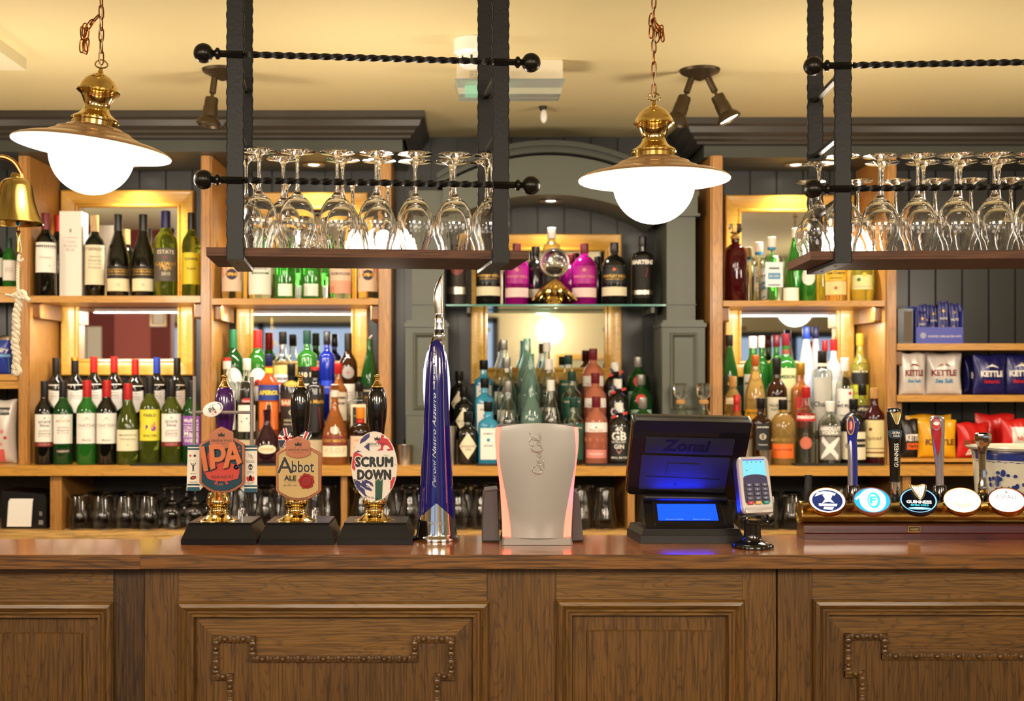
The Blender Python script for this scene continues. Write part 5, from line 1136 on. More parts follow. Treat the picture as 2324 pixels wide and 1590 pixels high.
def harp(m, f, s_, mt, w_=.1):
    P_ = [(-.5, .5), (-.15, .42), (.1, .46), (.35, .56), (.5, .48), (.46, .1), (.3, -.5), (.15, -.72), (-.05, -.6), (-.22, -.2), (-.5, .5)]
    m.tube([f(a*s_, b*s_) for a, b in smooth_path(P_, 4)], w_, mt, 8)
    for i in range(4): m.tube([f((-.28+.16*i)*s_, .42*s_), f((-.02+.07*i)*s_, -.5*s_)], w_*.3, mt, 5)
m = MB(); c = W(2084.5, 1136, Yd); Mx = Matrix.Translation(c) @ Matrix.Rotation(-math.atan2(c.x, c.y)*.8, 4, 'Z') @ Matrix.Rotation(tl, 4, 'X'); g = lambda u, v: tuple(Mx @ Vector((u+.0, v+.026, .006+.010*0)))
harp(m, g, .034, mat('pale_gold', '#d8c690', .25, 1), .0022); m.add([g(a*.034, b*.034) for a, b in [(-.5, .5), (-.15, .42), (.1, .46), (.35, .56), (.5, .48), (.46, .1), (.3, -.5), (.15, -.72), (-.05, -.6), (-.22, -.2)]], [tuple(range(10))[::-1]], LW); m.build('harp_emblem', md)
# handles
def part_at(name, loc, parent, label):
    o = bpy.data.objects.new(name, None); sc.collection.objects.link(o); o.parent = parent; o.location = Vector(loc)-parent.location; o['label'] = label; o.empty_display_size = .02; return o
Yh = 2.735; kh = Yh/F
def hz(py): return Z_(py, Yh)
def collar(hx, py0, py1, rr, mt, par):
    m = MB(); m.lathe([(0, hz(1150)), (rr*1.05*kh, hz(1150)), (rr*1.05*kh, hz(py1-8)), (rr*kh, hz(py1-14)), (rr*.95*kh, hz(py0+4)), (rr*.8*kh, hz(py0)), (0, hz(py0))], mt, (X_(hx, Yh), Yh, 0), 24, close=False); m.build('collar', par)
def ov(m, path, mt, flat=.6, seg=20, c0=None):     # path = [(x px, y px, half width px)]
    v = []
    for x, y, w_ in path:
        for j in range(seg):
            a = 2*PI*j/seg; v.append((X_(x, Yh)+w_*kh*math.cos(a), Yh+w_*kh*flat*math.sin(a), hz(y)))
    n_ = len(path); m.add(v, [(i*seg+j, i*seg+(j+1) % seg, (i+1)*seg+(j+1) % seg, (i+1)*seg+j) for i in range(n_-1) for j in range(seg)]+[tuple(range(seg-1, -1, -1)), tuple(range((n_-1)*seg, n_*seg))], mt)
    return m
h = part_at('tap_handle', W(1836, 1137, Yh), r, 'short plain black tap stub with no badge on the brass tube')
m = MB(); ov(m, [(1834, 1145, 9.5), (1834, 1100, 8.5), (1835, 1085, 8), (1835, 1077, 9)], BLACKM, .5); m.fixn = True; m.build('stub', h)
h = part_at('tap_handle', W(1937, 1137, Yh), r, 'blue and silver tap handle with gold-rimmed oval badge'); BL = mat('handle_blue', '#1f2c86', .15, coat=.6)
m = MB(); ov(m, [(1936, 1108, 10.5), (1936, 1060, 10.5), (1935, 1020, 10.5), (1934, 1000, 10.5), (1934, 985, 11.5), (1935, 972, 14), (1935, 960, 15), (1934, 950, 13), (1933, 945, 9), (1932, 942.5, 3)], BL, .8); m.fixn = True; m.build('grip', h, smooth=60)
m = MB(); ov(m, [(1930, 1106, 5.5), (1930, 1050, 5.2), (1929, 1010, 5), (1929, 992, 3)], mat('handle_silver', '#b9b6c4', .2, .8), 1.9); m.fixn = True; m.build('silver_edge', h, smooth=60)
m = MB(); f = lambda u, v, e=0: (X_(1925.5+u*.9, Yh), Yh-14*kh-.002-e-u*.00012, hz(964-v))
m.disc((0, 0), 9.5, f, mat('badge_gold', '#d8a23c', .3, .5), 28, 22); m.disc((0, 0), 7.4, lambda u, v: f(u, v, .0005), NAVY, 28, 19.5); m.disc((0, -1), 5, lambda u, v: f(u, v, .001), RED, 20, 12); m.text("Foster's", lambda u, v: f(u, v, .0015), WHITE, width=17, height=5, rot=PI/2, bold=.02); m.build('oval_badge', h)
collar(1936, 1100, 1140, 15, BLACK, h)
h = part_at('tap_handle', W(2029, 1130, Yh), r, 'tall black tap handle with gold harp and upright white lettering')
m = MB(); ov(m, [(2031, 1094, 11), (2031, 1040, 12.5), (2030, 1000, 14), (2030, 980, 15), (2029, 950, 16.2), (2029, 935, 16), (2029, 928, 15.4), (2029, 925.5, 13.5)], BLACK, .5, 28); m.fixn = True; m.build('grip', h, smooth=60)
fr = lambda u, v, e=0: (X_(2030+u, Yh), Yh-kh*.5*15*math.sqrt(max(.02, 1-(u/17)**2))-.0012-e, hz(v))
m = MB(); harp(m, lambda a, b: fr(a, 946-b), 22, mat('pale_gold'), .0011); m.add([fr(a*22, 946-b*22) for a, b in [(-.5, .5), (-.15, .42), (.1, .46), (.35, .56), (.5, .48), (.46, .1), (.3, -.5), (.15, -.72), (-.05, -.6), (-.22, -.2)]], [tuple(range(10))[::-1]], mat('harp_gold', '#b89a58', .3, .7)); m.build('harp_emblem', h)
m = MB(); m.poly([(-16, 977), (-9, 975), (0, 973.5), (9, 975), (16, 977), (15.5, 983), (15, 991), (6, 994), (-6, 994), (-14, 991), (-15.5, 983)], lambda u, v: fr(u, v, .0006), mat('extra_cold_blue', '#2a4458', .3)); m.text('EXTRA', lambda u, v: fr(u, -v, .0012), WHITE, width=17, height=5, c=(1, -981), bold=.03); m.text('COLD', lambda u, v: fr(u, -v, .0012), WHITE, width=15, height=5, c=(1, -988), bold=.03)
m.text('GUINNESS', lambda u, v: fr(v, -u, .0006) if 0 else fr(-v+4, 1060-u, .0006), WHITE, width=54, height=9.5, c=(28, 3), bold=.01); m.build('lettering', h)
m = MB(); m.lathe([(0, hz(1120)), (12.5*kh, hz(1120)), (12*kh, hz(1093)), (0, hz(1093))], CHROME, (X_(2031, Yh), Yh, 0), 4 if 0 else 20, close=False); m.build('chrome_block', h); collar(2031, 1121, 1140, 12, BLACKM, h)
h = part_at('tap_handle', W(2132, 1137, Yh), r, 'red and silver tapered tap handle with round red badge')
m = MB(); ov(m, [(2133, 1103, 8.8), (2132, 1060, 9), (2131, 1030, 11.5), (2129, 1000, 13.5), (2128, 975, 15.5), (2127, 955, 16.5), (2127, 947, 15), (2127, 943.5, 11)], mat('handle_silver'), .8, 28); m.fixn = True; m.build('grip', h, smooth=60)
m = MB(); v = [(2112, 965, 4), (2113, 990, 5), (2114.5, 1015, 5), (2117, 1035, 1)]
fr3 = lambda x, y, e=0: (X_(x, Yh), Yh-kh*.8*16*math.sqrt(max(.0, 1-((x-2128)/17.5)**2))-.0016-e, hz(y))
sh = [(2111.5, 955), (2116, 948), (2124, 947), (2129, 955), (2131, 980), (2129, 1005), (2124, 1036), (2117, 1010), (2113, 985)]
m.add([fr3(2121, 985)]+[fr3(a, b) for a, b in sh], [(0, 1+(i+1) % 9, 1+i) for i in range(9)], mat('handle_red', '#a3121c', .15, coat=.6)); m.disc((2120, 963), 9, lambda a, b: fr3(a, b, .0006), mat('handle_silver'), 20, 12.5); m.disc((2120, 963), 7.4, lambda a, b: fr3(a, b, .001), RED, 20, 10.5); m.disc((2120, 960), 6, lambda a, b: fr3(a, b, .0014), WHITE, 14, 4.5); m.fixn = False; m.build('red_inlay', h)
collar(2133, 1100, 1140, 15, BLACK, h)
h = part_at('tap_handle', W(2231, 1137, Yh), r, 'slim chrome tap handle with faceted round knob')
m = MB(); ov(m, [(2231, 1120, 11), (2231, 1100, 11), (2231, 1092, 8.5), (2230, 1060, 8), (2229, 1030, 9), (2230, 1015, 10.5), (2231, 1006, 15), (2231, 998, 18.5), (2231, 990, 19), (2231, 984, 18), (2230, 981, 14)], CHROME, .9, 10); m.fixn = True; m.build('grip', h, smooth=20)
collar(2231, 1118, 1142, 13, BLACK, h)
# ================================================================== BOTTLES
def gl(key, col, rough=0, trans=1, ior=1.45): return mat(key, col, rough, 0, trans, ior=ior)
G = {'clear': gl('bottle_clear', '#f2f6f0', 0, 1), 'dark': mat('bottle_dark', '#0e100a', .05, 0, .25, coat=.3), 'green': gl('bottle_green', '#3fa03a', 0, .7), 'dgreen': gl('bottle_dark_green', '#1f5a24', 0, .55), 'olive': gl('bottle_olive', '#77852a', 0, .75),
     'brown': gl('bottle_brown', '#3a1c0a', .02, .5), 'amber': gl('bottle_amber', '#d8803a', 0, .7), 'pamber': gl('bottle_pale_amber', '#ecbc68', 0, .75), 'orange': gl('bottle_orange', '#ee6c30', .02, .6), 'cobalt': gl('bottle_cobalt', '#1b36c8', 0, .6),
     'lblue': gl('bottle_light_blue', '#50c8f4', .02, .6), 'paleg': gl('bottle_pale_green', '#bce8d8', 0, .82), 'pink': gl('bottle_pink', '#fa9674', .02, .62), 'magenta': gl('bottle_magenta', '#b4128c', .02, .5), 'black': mat('bottle_black', '#12110e', .16, coat=.5),
     'plum': gl('bottle_plum', '#3c1a24', .02, .5), 'frost': gl('bottle_frosted', '#eaeef2', .35, .4), 'redd': gl('bottle_dark_red', '#4c0c14', .02, .5), 'yellow': gl('bottle_yellow', '#e8dc58', .05, .7), 'tin': mat('patterned_tin', '#3a3530', .35, .7, bump=.6, bscale=220)}
K = {'k': mat('cap_black', '#151311', .3), 'r': mat('cap_red', '#b8201c', .35, .2), 'w': mat('cap_white', '#ece6da', .4), 'g': mat('cap_green', '#1c6a40', .35), 'gd': mat('cap_gold', '#c8983c', .3, .8), 'b': mat('cap_blue', '#1c3a9c', .35), 'o': mat('cap_orange', '#e88a20', .4),
     's': mat('cap_silver', '#b8b4ac', .3, .8), 'm': mat('cap_maroon', '#6a1420', .35), 'dg': mat('cap_dark_green', '#12382a', .4), 'c': mat('cork', '#b8884e', .7), 'nb': mat('cap_navy', '#15184a', .35), 'bb': mat('cap_bright_blue', '#1f6cb0', .35), 'yg': mat('cap_yellow_gold', '#c8a030', .4), 't': mat('cap_tan', '#c09a62', .4), 'oc': mat('cap_copper', '#b8602c', .35, .4), 'gl': GLASS}
BP = {  # radius fraction, height fraction; cap starts at fraction c
 'bordeaux': ([(.0, 0), (.93, 0), (1, .015), (1, .60), (.97, .645), (.86, .69), (.62, .735), (.44, .77), (.37, .81), (.36, .985)], .80, .375),
 'burgundy': ([(.0, 0), (.95, 0), (1, .015), (1, .42), (.96, .50), (.82, .59), (.60, .68), (.42, .76), (.35, .82), (.34, .985)], .80, .36),
 'spirit': ([(.0, 0), (.95, 0), (1, .015), (1, .60), (.96, .65), (.80, .69), (.52, .73), (.40, .77), (.36, .82), (.36, .99)], .86, .40),
 'slope': ([(.0, 0), (.95, 0), (1, .015), (1, .50), (.93, .57), (.70, .68), (.50, .77), (.38, .84), (.34, .90), (.34, .99)], .87, .38),
 'squat': ([(.0, 0), (.92, 0), (1, .03), (1, .56), (.95, .63), (.70, .69), (.40, .73), (.34, .77), (.34, .98)], .80, .42),
 'square': ([(.0, 0), (.95, 0), (1, .01), (1, .62), (.95, .665), (.68, .70), (.40, .735), (.36, .78), (.36, .99)], .84, .42),
 'shoulder': ([(.0, 0), (.95, 0), (1, .012), (1, .70), (.95, .735), (.66, .76), (.40, .785), (.35, .82), (.35, .99)], .85, .40),
 'pear': ([(.0, 0), (.96, 0), (1, .015), (1, .22), (.97, .34), (.82, .46), (.58, .58), (.40, .70), (.33, .80), (.31, .99)], .84, .36),
 'decanter': ([(.0, 0), (.80, 0), (.95, .03), (1, .10), (1.0, .34), (.94, .46), (.80, .56), (.55, .64), (.38, .69), (.36, .72), (.36, .735), (.44, .745), (.44, .76)], .76, .0),
 'flagon': ([(.0, 0), (.92, 0), (1, .02), (1, .58), (.95, .64), (.80, .69), (.55, .725), (.38, .745), (.36, .77), (.36, .80), (.44, .81), (.44, .82)], .82, .0),
 'short': ([(.0, 0), (.92, 0), (1, .02), (1, .60), (.92, .68), (.62, .76), (.40, .80), (.38, .86), (.38, .99)], .84, .42),
 'cylinder': ([(.0, 0), (.97, 0), (1, .01), (1, .74), (.9, .78), (.55, .80), (.42, .83), (.40, .99)], .86, .44),
 'can': ([(.0, 0), (1, 0), (1, .97), (.98, 1.0)], 1.0, 0),
 'tall': ([(.0, 0), (.95, 0), (1, .01), (1, .55), (.90, .60), (.60, .66), (.45, .70), (.40, .78), (.40, .99)], .86, .44),
}
def bottle(x, top, hw, Y, z0, shape, glass, cap, label, labels=(), cat='bottle', group=None, capx=None, name=None, sq=0, rot=0, bow=0, h=None, neck=None, liquid=None):
    """labels: (z0, z1, half angle, material, [art]) ; art: ('t', text, u, v, w, material[, bold, height]) ('b', v0, v1, material[, u0, u1]) ('c', u, v, r, material[, ry]) ; u,v in -1..1 / 0..1 of the label"""
    X = X_(x, Y); R = hw*Y/F; Hh = h or (Z_(top, Y)-z0); z0 = z0+.0006
    prof, cs, cr = BP[shape]; kn = {'burgundy': 'wine_bottle', 'bordeaux': 'wine_bottle'}.get(shape, 'spirit_bottle')
    r = thing(name or kn, (X, Y, z0), label, cat, group, rot=(0, 0, rot))
    if shape not in ('bordeaux', 'burgundy', 'can') and R > .03: prof = [(max(p[0], 0) if p[0] > .5 or p[0] == 0 else p[0]*.033/R*1.05 if p[0]*R > .0155 else p[0], p[1]) for p in prof]; cr = min(cr, cr*.033/R*1.05)
    pr = [(a*R, b*Hh) for a, b in prof]; ctop = cs if cap else 1
    m = MB(); sqv = 4 if (shape == 'square' or sq) else 0
    hollow = [(a-.0026, max(b, .006)) for a, b in pr[1:][::-1] if a > .006]+[(0, .006)] if glass in ('clear', 'paleg') else [(0, pr[-1][1])]
    m.lathe(pr+hollow, G[glass], seg=32 if hw > 16 else 24, sq=sqv, sy=1 if not sqv else .8, close=False); m.fixn = True; m.build('glass_body' if glass != 'tin' else 'tin_body', r, world=False, smooth=50)
    if neck:
        m = MB(); nr = cr*R*1.03; m.lathe([(nr, Hh*neck[0]), (nr*1.01, Hh*neck[0]), (nr, Hh*neck[1])], neck[2], seg=20, close=False); m.build('neck_band', r, world=False)
    if cap:
        m = MB(); zc = cs*Hh
        if shape in ('decanter', 'flagon'):
            q_ = cap; m.lathe([(0, zc-.004), (.40*R, zc-.004), (.44*R, zc+.006), (.30*R, zc+.010), (.30*R, zc+.012)], K['c'] if q_ != 'x' else mat('cork'), seg=20, close=False)
            m.build('cork', r, world=False); m = MB()
            m.lathe([(0, zc+.0125), (.26*R, zc+.0125), (.34*R, zc+.015), (.50*R, zc+.022), (.60*R, zc+.034), (.62*R, Hh-.010), (.54*R, Hh-.002), (.4*R, Hh), (0, Hh)], GLASS, seg=8, close=False); m.fixn = True; m.build('glass_stopper', r, world=False, smooth=20)
        else:
            c_ = K[cap]; a = cr*R+.0006; m.lathe([(0, zc), (a, zc), (a*1.02, zc+.002), (a*.99, Hh-.0035), (a*1.03, Hh-.003), (a*1.0, Hh-.0004), (a*.8, Hh), (0, Hh)] if shape in ('bordeaux', 'burgundy') else [(0, zc), (a, zc), (a*1.05, zc+.0015), (a*1.05, Hh-.0015), (a*.95, Hh), (0, Hh)], c_, seg=20, close=False)
            if capx: m.lathe([(a*1.06, Hh-.012), (a*1.08, Hh-.012), (a*1.08, Hh-.0005), (a, Hh+.0002), (0, Hh+.0003)], K[capx], seg=20, close=False)
            m.build('cap', r, world=False, smooth=40)
    def rad(z):
        f_ = z/Hh
        for (a, b), (c_, d) in zip(prof, prof[1:]):
            if b <= f_ <= d and d > b: return R*(a+(c_-a)*(f_-b)/(d-b))
        return R
    face = Matrix.Rotation(math.atan2(-X, Y)-rot, 3, 'Z')      # turn the label toward the room
    for lb in labels:
        a0, a1, ha, mt = lb[:4]; art = lb[4] if len(lb) > 4 else (); zz0, zz1 = a0*Hh, a1*Hh; m = MB(); hh_ = (zz1-zz0)
        def sf(u, v, e=0):
            z = zz0+hh_*v; rr = rad(z)+.0007+e*.00035; an = u*ha
            if sqv:
                ca, sa = math.sin(an), -math.cos(an); k_ = (abs(ca)**4+abs(sa)**4)**-.25; p = Vector((rr*k_*ca, rr*k_*sa*.8-.0003, z))
            else: p = Vector((rr*math.sin(an), -rr*math.cos(an), z))
            return tuple(face @ p) if not sqv else tuple(p)
        shp = lb[5] if len(lb) > 5 else 'rect'
        if shp == 'oval': m.disc((0, .5), .98, lambda u, v: sf(u, v), mt, 24, .5)
        elif shp == 'diamond': m.grid(lambda a, b: sf((2*a-1)*(1-abs(2*b-1)), b), 12, 12, mt)
        elif shp == 'point': m.grid(lambda u, v: sf(u*2-1, (.25*(1-abs(u*2-1)))*-1*(1-v)+.25+.75*v if 0 else v*(.78)+.22-.22*(1-abs(u*2-1))*(1-v)), 12, 3, mt)
        else: m.grid(lambda u, v: sf(u*2-1, v), 12, 2 if len(prof) < 99 else 2, mt)
        arcw = ha*R
        for q_ in art:
            if q_[0] == 't':
                _, t, u, v, w_, c_ = q_[:6]; bo = q_[6] if len(q_) > 6 else .01; he = q_[7] if len(q_) > 7 else None
                m.text(t, lambda a, b: sf(u+a/arcw, v+b/hh_, 2), c_, width=w_*arcw*2, height=he*hh_ if he else None, bold=bo)
            elif q_[0] == 'b':
                u0, u1 = (q_[4], q_[5]) if len(q_) > 4 else (-1, 1); m.grid(lambda a, b: sf(u0+(u1-u0)*a, q_[1]+(q_[2]-q_[1])*b, 1), 10, 1, q_[3])
            elif q_[0] == 'c':
                ry = (q_[5] if len(q_) > 5 else q_[3])/hh_; m.disc((q_[1], q_[2]), q_[3]/arcw, lambda a, b: sf(a, b, 1), q_[4], 20, ry)
            elif q_[0] == 's': m.strip(q_[1], q_[2], lambda a, b: sf(a, b, 1.5), q_[3])
            elif q_[0] == 'p': m.add([sf(a, b, 1.5) for a, b in q_[1]], [tuple(range(len(q_[1])))], q_[2])
        m.build('label', r, world=False, smooth=60)
    if bow:
        m = MB(); a = cr*R; zc = cs*Hh-.004
        for k_ in range(6):
            an = k_*PI/3+.3; m.M = Matrix.Translation((a*.8*math.cos(an), -a-.004, zc+a*.8*math.sin(an)-.004)) @ Matrix.Rotation(-an, 4, 'Y')
            m.lathe([(0, 0), (.001, .001)], RED) if 0 else m.box(0, .017, -.001-.0006*k_, .001-.0006*k_, -.0042, .0042, (RED, WHITE, NAVY)[k_ % 3]); 
        m.M = None; m.build('ribbon', r, world=False)
    return r
T = lambda s, v, w_=.8, c_=INK, u=0, bo=.01, he=None: ('t', s, u, v, w_, c_, bo, he)
# ---------------------------------------------------------------- red wines
Y1, Y2, Y3 = 4.295, 4.383, 4.476
def smalltext(v0, n=3, c_=INK): return [T(('Appellation', 'Reserve', 'Mis en bouteille', 'Produce')[i % 4], v0-.09*i, .5, mat('faint_ink', '#9a8f82', .6)) for i in range(n)]
W1 = [(.27, .60, 1.15, WHITE, [T('ESTATE', .72, .5), T('Shiraz', .60, .4), ('c', 0, .86, .0025, INK)]+smalltext(.4)), (.215, .268, 1.15, MAROON, [T('RESERVE', .5, .5, PINKP)])]
W2 = [(.25, .60, 1.15, WHITE, [('p', [(-.5, .74), (.5, .74), (.25, .84), (0, .93), (-.25, .84)], INK), T('MOUNTAIN', .77, .62, GOLDP)]+smalltext(.55)), (.13, .19, .9, mat('dark_label', '#1d1914', .5), [T('CABERNET', .5, .7, CREAM)])]
W3 = [(.25, .61, 1.2, WHITE, [('p', [(-.3, .72), (.3, .72), (.12, .84), (0, .88), (-.12, .84)], mat('faint_gold', '#d0c4a4', .6)), T('CHATEAU', .60, .8, mat('faint_ink', '#9a8f82', .6)), ('b', .50, .505, mat('faint_ink'), -.7, .7), T('Merlot', .12, .35, mat('faint_ink'))])]
W4 = [(.17, .43, 1.2, CREAM, [T('SMALL BATCH & CO', .75, .7), T('Chardonnay', .55, .6, mat('faint_ink')), ('c', 0, .28, .002, RED)])]
W5 = [(.27, .62, 1.2, mat('lemon_label', '#e8d838', .5), [T('PABLO', .82, .5), T('WALTER', .16, .55), ('p', [(-.95, .62), (-.3, .52), (-.1, .46), (-.3, .36), (-.9, .42)], PURPLE), ('p', [(.95, .66), (.4, .62), (.1, .48), (.15, .36), (.5, .34), (.9, .3)], mat('coral_print', '#e89a70', .5)), ('p', [(.1, .5), (.4, .46), (.55, .4), (.3, .3), (.1, .34)], PURPLE)])]
W6 = [(.23, .58, 1.2, mat('violet_label', '#8a4aa8', .5), [T('Malbec', .85, .7, WHITE), ('b', .7, .72, WHITE, -.8, .8), T('CIRCUS', .6, .7, WHITE), ('b', .5, .52, WHITE, -.8, .8), T('Magic', .38, .7, WHITE), ('b', .28, .30, WHITE, -.8, .8), T('WINE', .16, .7, WHITE)])]
fw = [(101, 864, 22, 'bordeaux', 'dark', 'k', W1, 'black-capped red wine with white and maroon label next to the rope-side upright'),
      (143, 864, 22, 'bordeaux', 'dgreen', 'k', W2, 'green wine bottle whose white label shows a dark mountain'),
      (197, 863, 23, 'bordeaux', 'green', 'r', W3, 'red-capped green wine bottle with plain white label'),
      (242, 863, 23, 'bordeaux', 'dark', 'r', W3, 'red-capped dark wine bottle with plain white label'),
      (290, 870, 25, 'burgundy', 'olive', 'r', W4, 'round-shouldered green wine bottle with red cap and low cream label'),
      (340, 853, 23, 'bordeaux', 'olive', 'k', W5, 'wine bottle with bright yellow label of reaching hands'),
      (389, 862, 23, 'bordeaux', 'olive', 'k', W1, 'wine bottle with white and maroon label beside the yellow-labelled wine'),
      (434, 864, 20, 'bordeaux', 'dgreen', 'k', W6, 'wine bottle with violet label half hidden by the rugby post board')]
for x, t, hw_, sh, g_, c_, lb, nm in fw:
    bottle(x, t, hw_, Y1, BZ, sh, g_, c_, nm, lb, 'wine bottle', 'wine bottles on the back counter')
    if 120 < x < 420: bottle(x+(11 if x < 110 else 2), t+3, hw_-1, Y2, BZ, sh, g_, c_, 'plain %s wine bottle directly behind the %s one' % ({'dark': 'dark', 'dgreen': 'dark green', 'green': 'red-capped green', 'olive': 'olive'}[g_], {101: 'white and maroon labelled rope-side', 143: 'mountain-labelled', 197: 'red-capped green', 242: 'red-capped dark', 290: 'round-shouldered green', 340: 'yellow-labelled', 389: 'white and maroon labelled yellow-side'}[x]), (), 'wine bottle', 'wine bottles on the back counter')
PT = [(.30, .66, .95, WHITE, smalltext(.7, 3), 'point')]
for x, t, c_, cx_, nm in ((127, 812, 'k', None, 'nearest the rope, all black'), (170, 811, 'k', 'gd', 'black capsule with gold top'), (213, 809, 'r', None, 'red capsule, nearer the rope'), (259, 809, 'r', None, 'red capsule, next to the gilt frame middle'), (307, 815, 'r', None, 'short red capsule, beside the blue-capped one'), (356, 811, 'b', None, 'bright blue capsule'), (402, 812, 'k', None, 'black capsule nearest the rugby posts')):
    bottle(x, t, 21, Y3+.002, BZ+.09, 'bordeaux', 'dark', c_, 'dark wine bottle in the raised rear row, '+nm, PT, 'wine bottle', 'wine bottles on the rear riser', capx=cx_)
# ---------------------------------------------------------------- shelf of the wine bay
YS = 4.40; g1 = 'bottles on the wooden shelf of the wine bay'
bottle(104, 484, 24, 4.345, SZ1, 'bordeaux', 'dark', 'm', 'dark wine bottle with white label at the end of the shelf under the brass bell', [(.28, .64, 1.1, WHITE, [T('Domaine', .5, .5, mat('faint_ink')), ('c', .3, .22, .002, INK)])], 'wine bottle', g1)
bottle(132, 488, 22, 4.50, SZ1, 'bordeaux', 'dark', 'r', 'red-capped wine bottle half hidden behind the white gift box', (), 'wine bottle', g1)
bx0, bx1 = X_(135, YS-.03), X_(185, YS-.03); r = thing('gift_box', ((bx0+bx1)/2, YS, SZ1), 'tall white gift box standing among wine bottles on the wooden shelf', 'gift box')
m = MB(); m.box(bx0, bx1, YS-.03, YS+.045, SZ1+.0005, Z_(479, YS-.03), mat('gift_box_white', '#efe6d8', .5), .001); f = lambda u, v: (X_(160+u, YS-.03), YS-.0306, Z_(575-v, YS-.03))
m.disc((0, 52), 2.6, f, mat('faint_ink'), 10, 5)
for i, (t_, w_) in enumerate((('CHAMPAGNE', 30), ('Cuvee', 22), ('Reserve', 28), ('Brut', 18))): m.text(t_, f, mat('rose_ink', '#b89088', .6), width=w_, c=(0, 36-9*i))
m.build('carton', r)
bottle(215, 489, 23, YS, SZ1, 'bordeaux', 'dark', 't', 'dark wine bottle with tall cream label beside the white gift box', [(.15, .63, 1.15, CREAM, [T('CASTELLO', .88, .6, MAROON)]+smalltext(.7, 4))], 'wine bottle', g1)
for x in (268, 325):
    bottle(x, 487, 25, YS, SZ1, 'burgundy', 'dark', 'k', 'black and cream labelled burgundy bottle standing %s' % ('nearer the cream-labelled bottle' if x == 268 else 'next to the brown-labelled wine'), [(.07, .22, 1.2, CREAM, [('c', 0, .5, .006, mat('faint_gold'))]), (.22, .37, 1.2, mat('black_label', '#1a1712', .5), [T('CHATEAUNEUF', .55, .85, GOLDP), ('b', .3, .34, GOLDP), ('b', .72, .76, GOLDP)])], 'wine bottle', g1)
bottle(376, 479, 27, YS, SZ1, 'bordeaux', 'olive', 'nb', 'olive wine bottle with brown-grey label reading in gold', [(.18, .56, 1.2, mat('taupe_label', '#5c5248', .5), [T('ESTATE', .88, .6, CREAM), ('c', 0, .72, .003, RED), T('GALWAY', .52, .8, GOLDP, bo=.02), T('Pipe', .40, .4, GOLDP), T('2015', .22, .3, CREAM)])], 'wine bottle', g1)
bottle(434, 483, 21, YS, SZ1, 'bordeaux', 'olive', 'k', 'wine bottle with yellow label and yellow neck ring next to the wooden upright', [(.15, .52, 1.2, YELLOW, [T('SUNRISE', .8, .6), T('Grande', .5, .4)])], 'wine bottle', g1, neck=(.71, .78, YELLOW))
# far end behind the bell
bottle(21, 540, 15, YS, SZ0, 'bordeaux', 'green', 'dg', 'small green wine bottle with white label behind the brass bell', [(.15, .55, 1.1, WHITE, smalltext(.6))], 'wine bottle'); bottle(-8, 530, 16, YS, SZ0, 'bordeaux', 'dark', 'k', 'dark wine bottle cut off by the picture edge behind the brass bell', [(.2, .55, 1.1, WHITE)], 'wine bottle')
# ---------------------------------------------------------------- packets
def packet(x0, x1, t, b, Y, z0, col, label, art, tilt=0, depth=.03, group=None, name='crisp_packet', cat='packet', seed=1, lean=0):
    r = thing(name, (X_((x0+x1)/2, Y), Y, z0), label, cat, group, rot=(lean, 0, tilt)); w_ = (x1-x0)*Y/F/2; h_ = Z_(t, Y)-z0-.002; rg = random.Random(seed); ph = [rg.uniform(0, 6) for _ in range(4)]
    def bulge(u, v):
        e = max(0, (1-(2*u-1)**4))*max(0, math.sin(PI*min(1, max(0, v))))**.55
        return depth*e*(1+.12*math.sin(7*u+ph[0])*math.sin(5*v+ph[1]))+.0015*math.sin(19*u+ph[2]+6*v)
    def fr(u, v): pin = 1-.10*math.sin(PI*v)*0-.06*math.cos(PI*(v-.5))*1; return ((2*u-1)*w_*(.97+.03*math.cos(2*PI*v)), -.002-bulge(u, v), .001+h_*v+.003*math.sin(9*u+ph[3])*(v > .9))
    def bk(u, v): p = fr(u, v); return (p[0], .002+bulge(u, v)*.8, p[2])
    m = MB(); m.solid_grid(fr, bk, 18, 22, col); m.fixn = True
    sf = lambda u, v, e=1: (lambda p: (p[0], p[1]-.0012*e, p[2]))(fr((u+1)/2, v))
    for q_ in art:
        if q_[0] == 't': m.text(q_[1], lambda a, b_: sf(q_[2]+a/w_, q_[3]+b_/h_, 1.4), q_[5], width=q_[4]*2*w_, height=(q_[7]*h_ if len(q_) > 7 and q_[7] else None), bold=q_[6] if len(q_) > 6 else .02, rot=.0)
        elif q_[0] == 'b': m.grid(lambda a, b_: sf(q_[4]+(q_[5]-q_[4])*a if len(q_) > 4 else -1+2*a, q_[1]+(q_[2]-q_[1])*b_), 14, 4, q_[3])
        elif q_[0] == 'c': m.disc((q_[1], q_[2]), q_[3]/w_, lambda a, b_: sf(a, b_), q_[4], 18, q_[3]/h_)
        elif q_[0] == 'p': m.add([sf(*p) for p in q_[1]], [tuple(range(len(q_[1])))], q_[2])
    m.fixn = False; m.build('bag', r, world=False, smooth=60); return r
PW = mat('packet_white', '#d9cfc4', .3, .1); PN = mat('packet_navy', '#1d1c5a', .28, .1); PYE = mat('packet_yellow', '#e6a81c', .28); PRD = mat('packet_red', '#c8201c', .25); PBK = mat('packet_black', '#26221f', .3); PBL = mat('packet_blue', '#2a3c9c', .3)
def kett(c_, sub, sc_, col2=None): return [('p', [(-.45, .66), (-.2, .72), (0, .76), (.25, .72), (.45, .66), (.2, .69), (0, .70), (-.2, .69)], c_), ('c', 0, .76, .004, mat('pale_gold')), ('t', 'KETTLE', 0, .52, .72, c_, .05, .15), ('t', sub, 0, .33, .5, sc_, .03)]
gk = 'crisp packets on the shelves'
packet(2038, 2101, 800, 885, 4.36, SR2, PW, 'white crisp packet nearest the spirits upright', kett(MAROON, 'Sea Salt', SKYP), .12, .02, gk, seed=1)
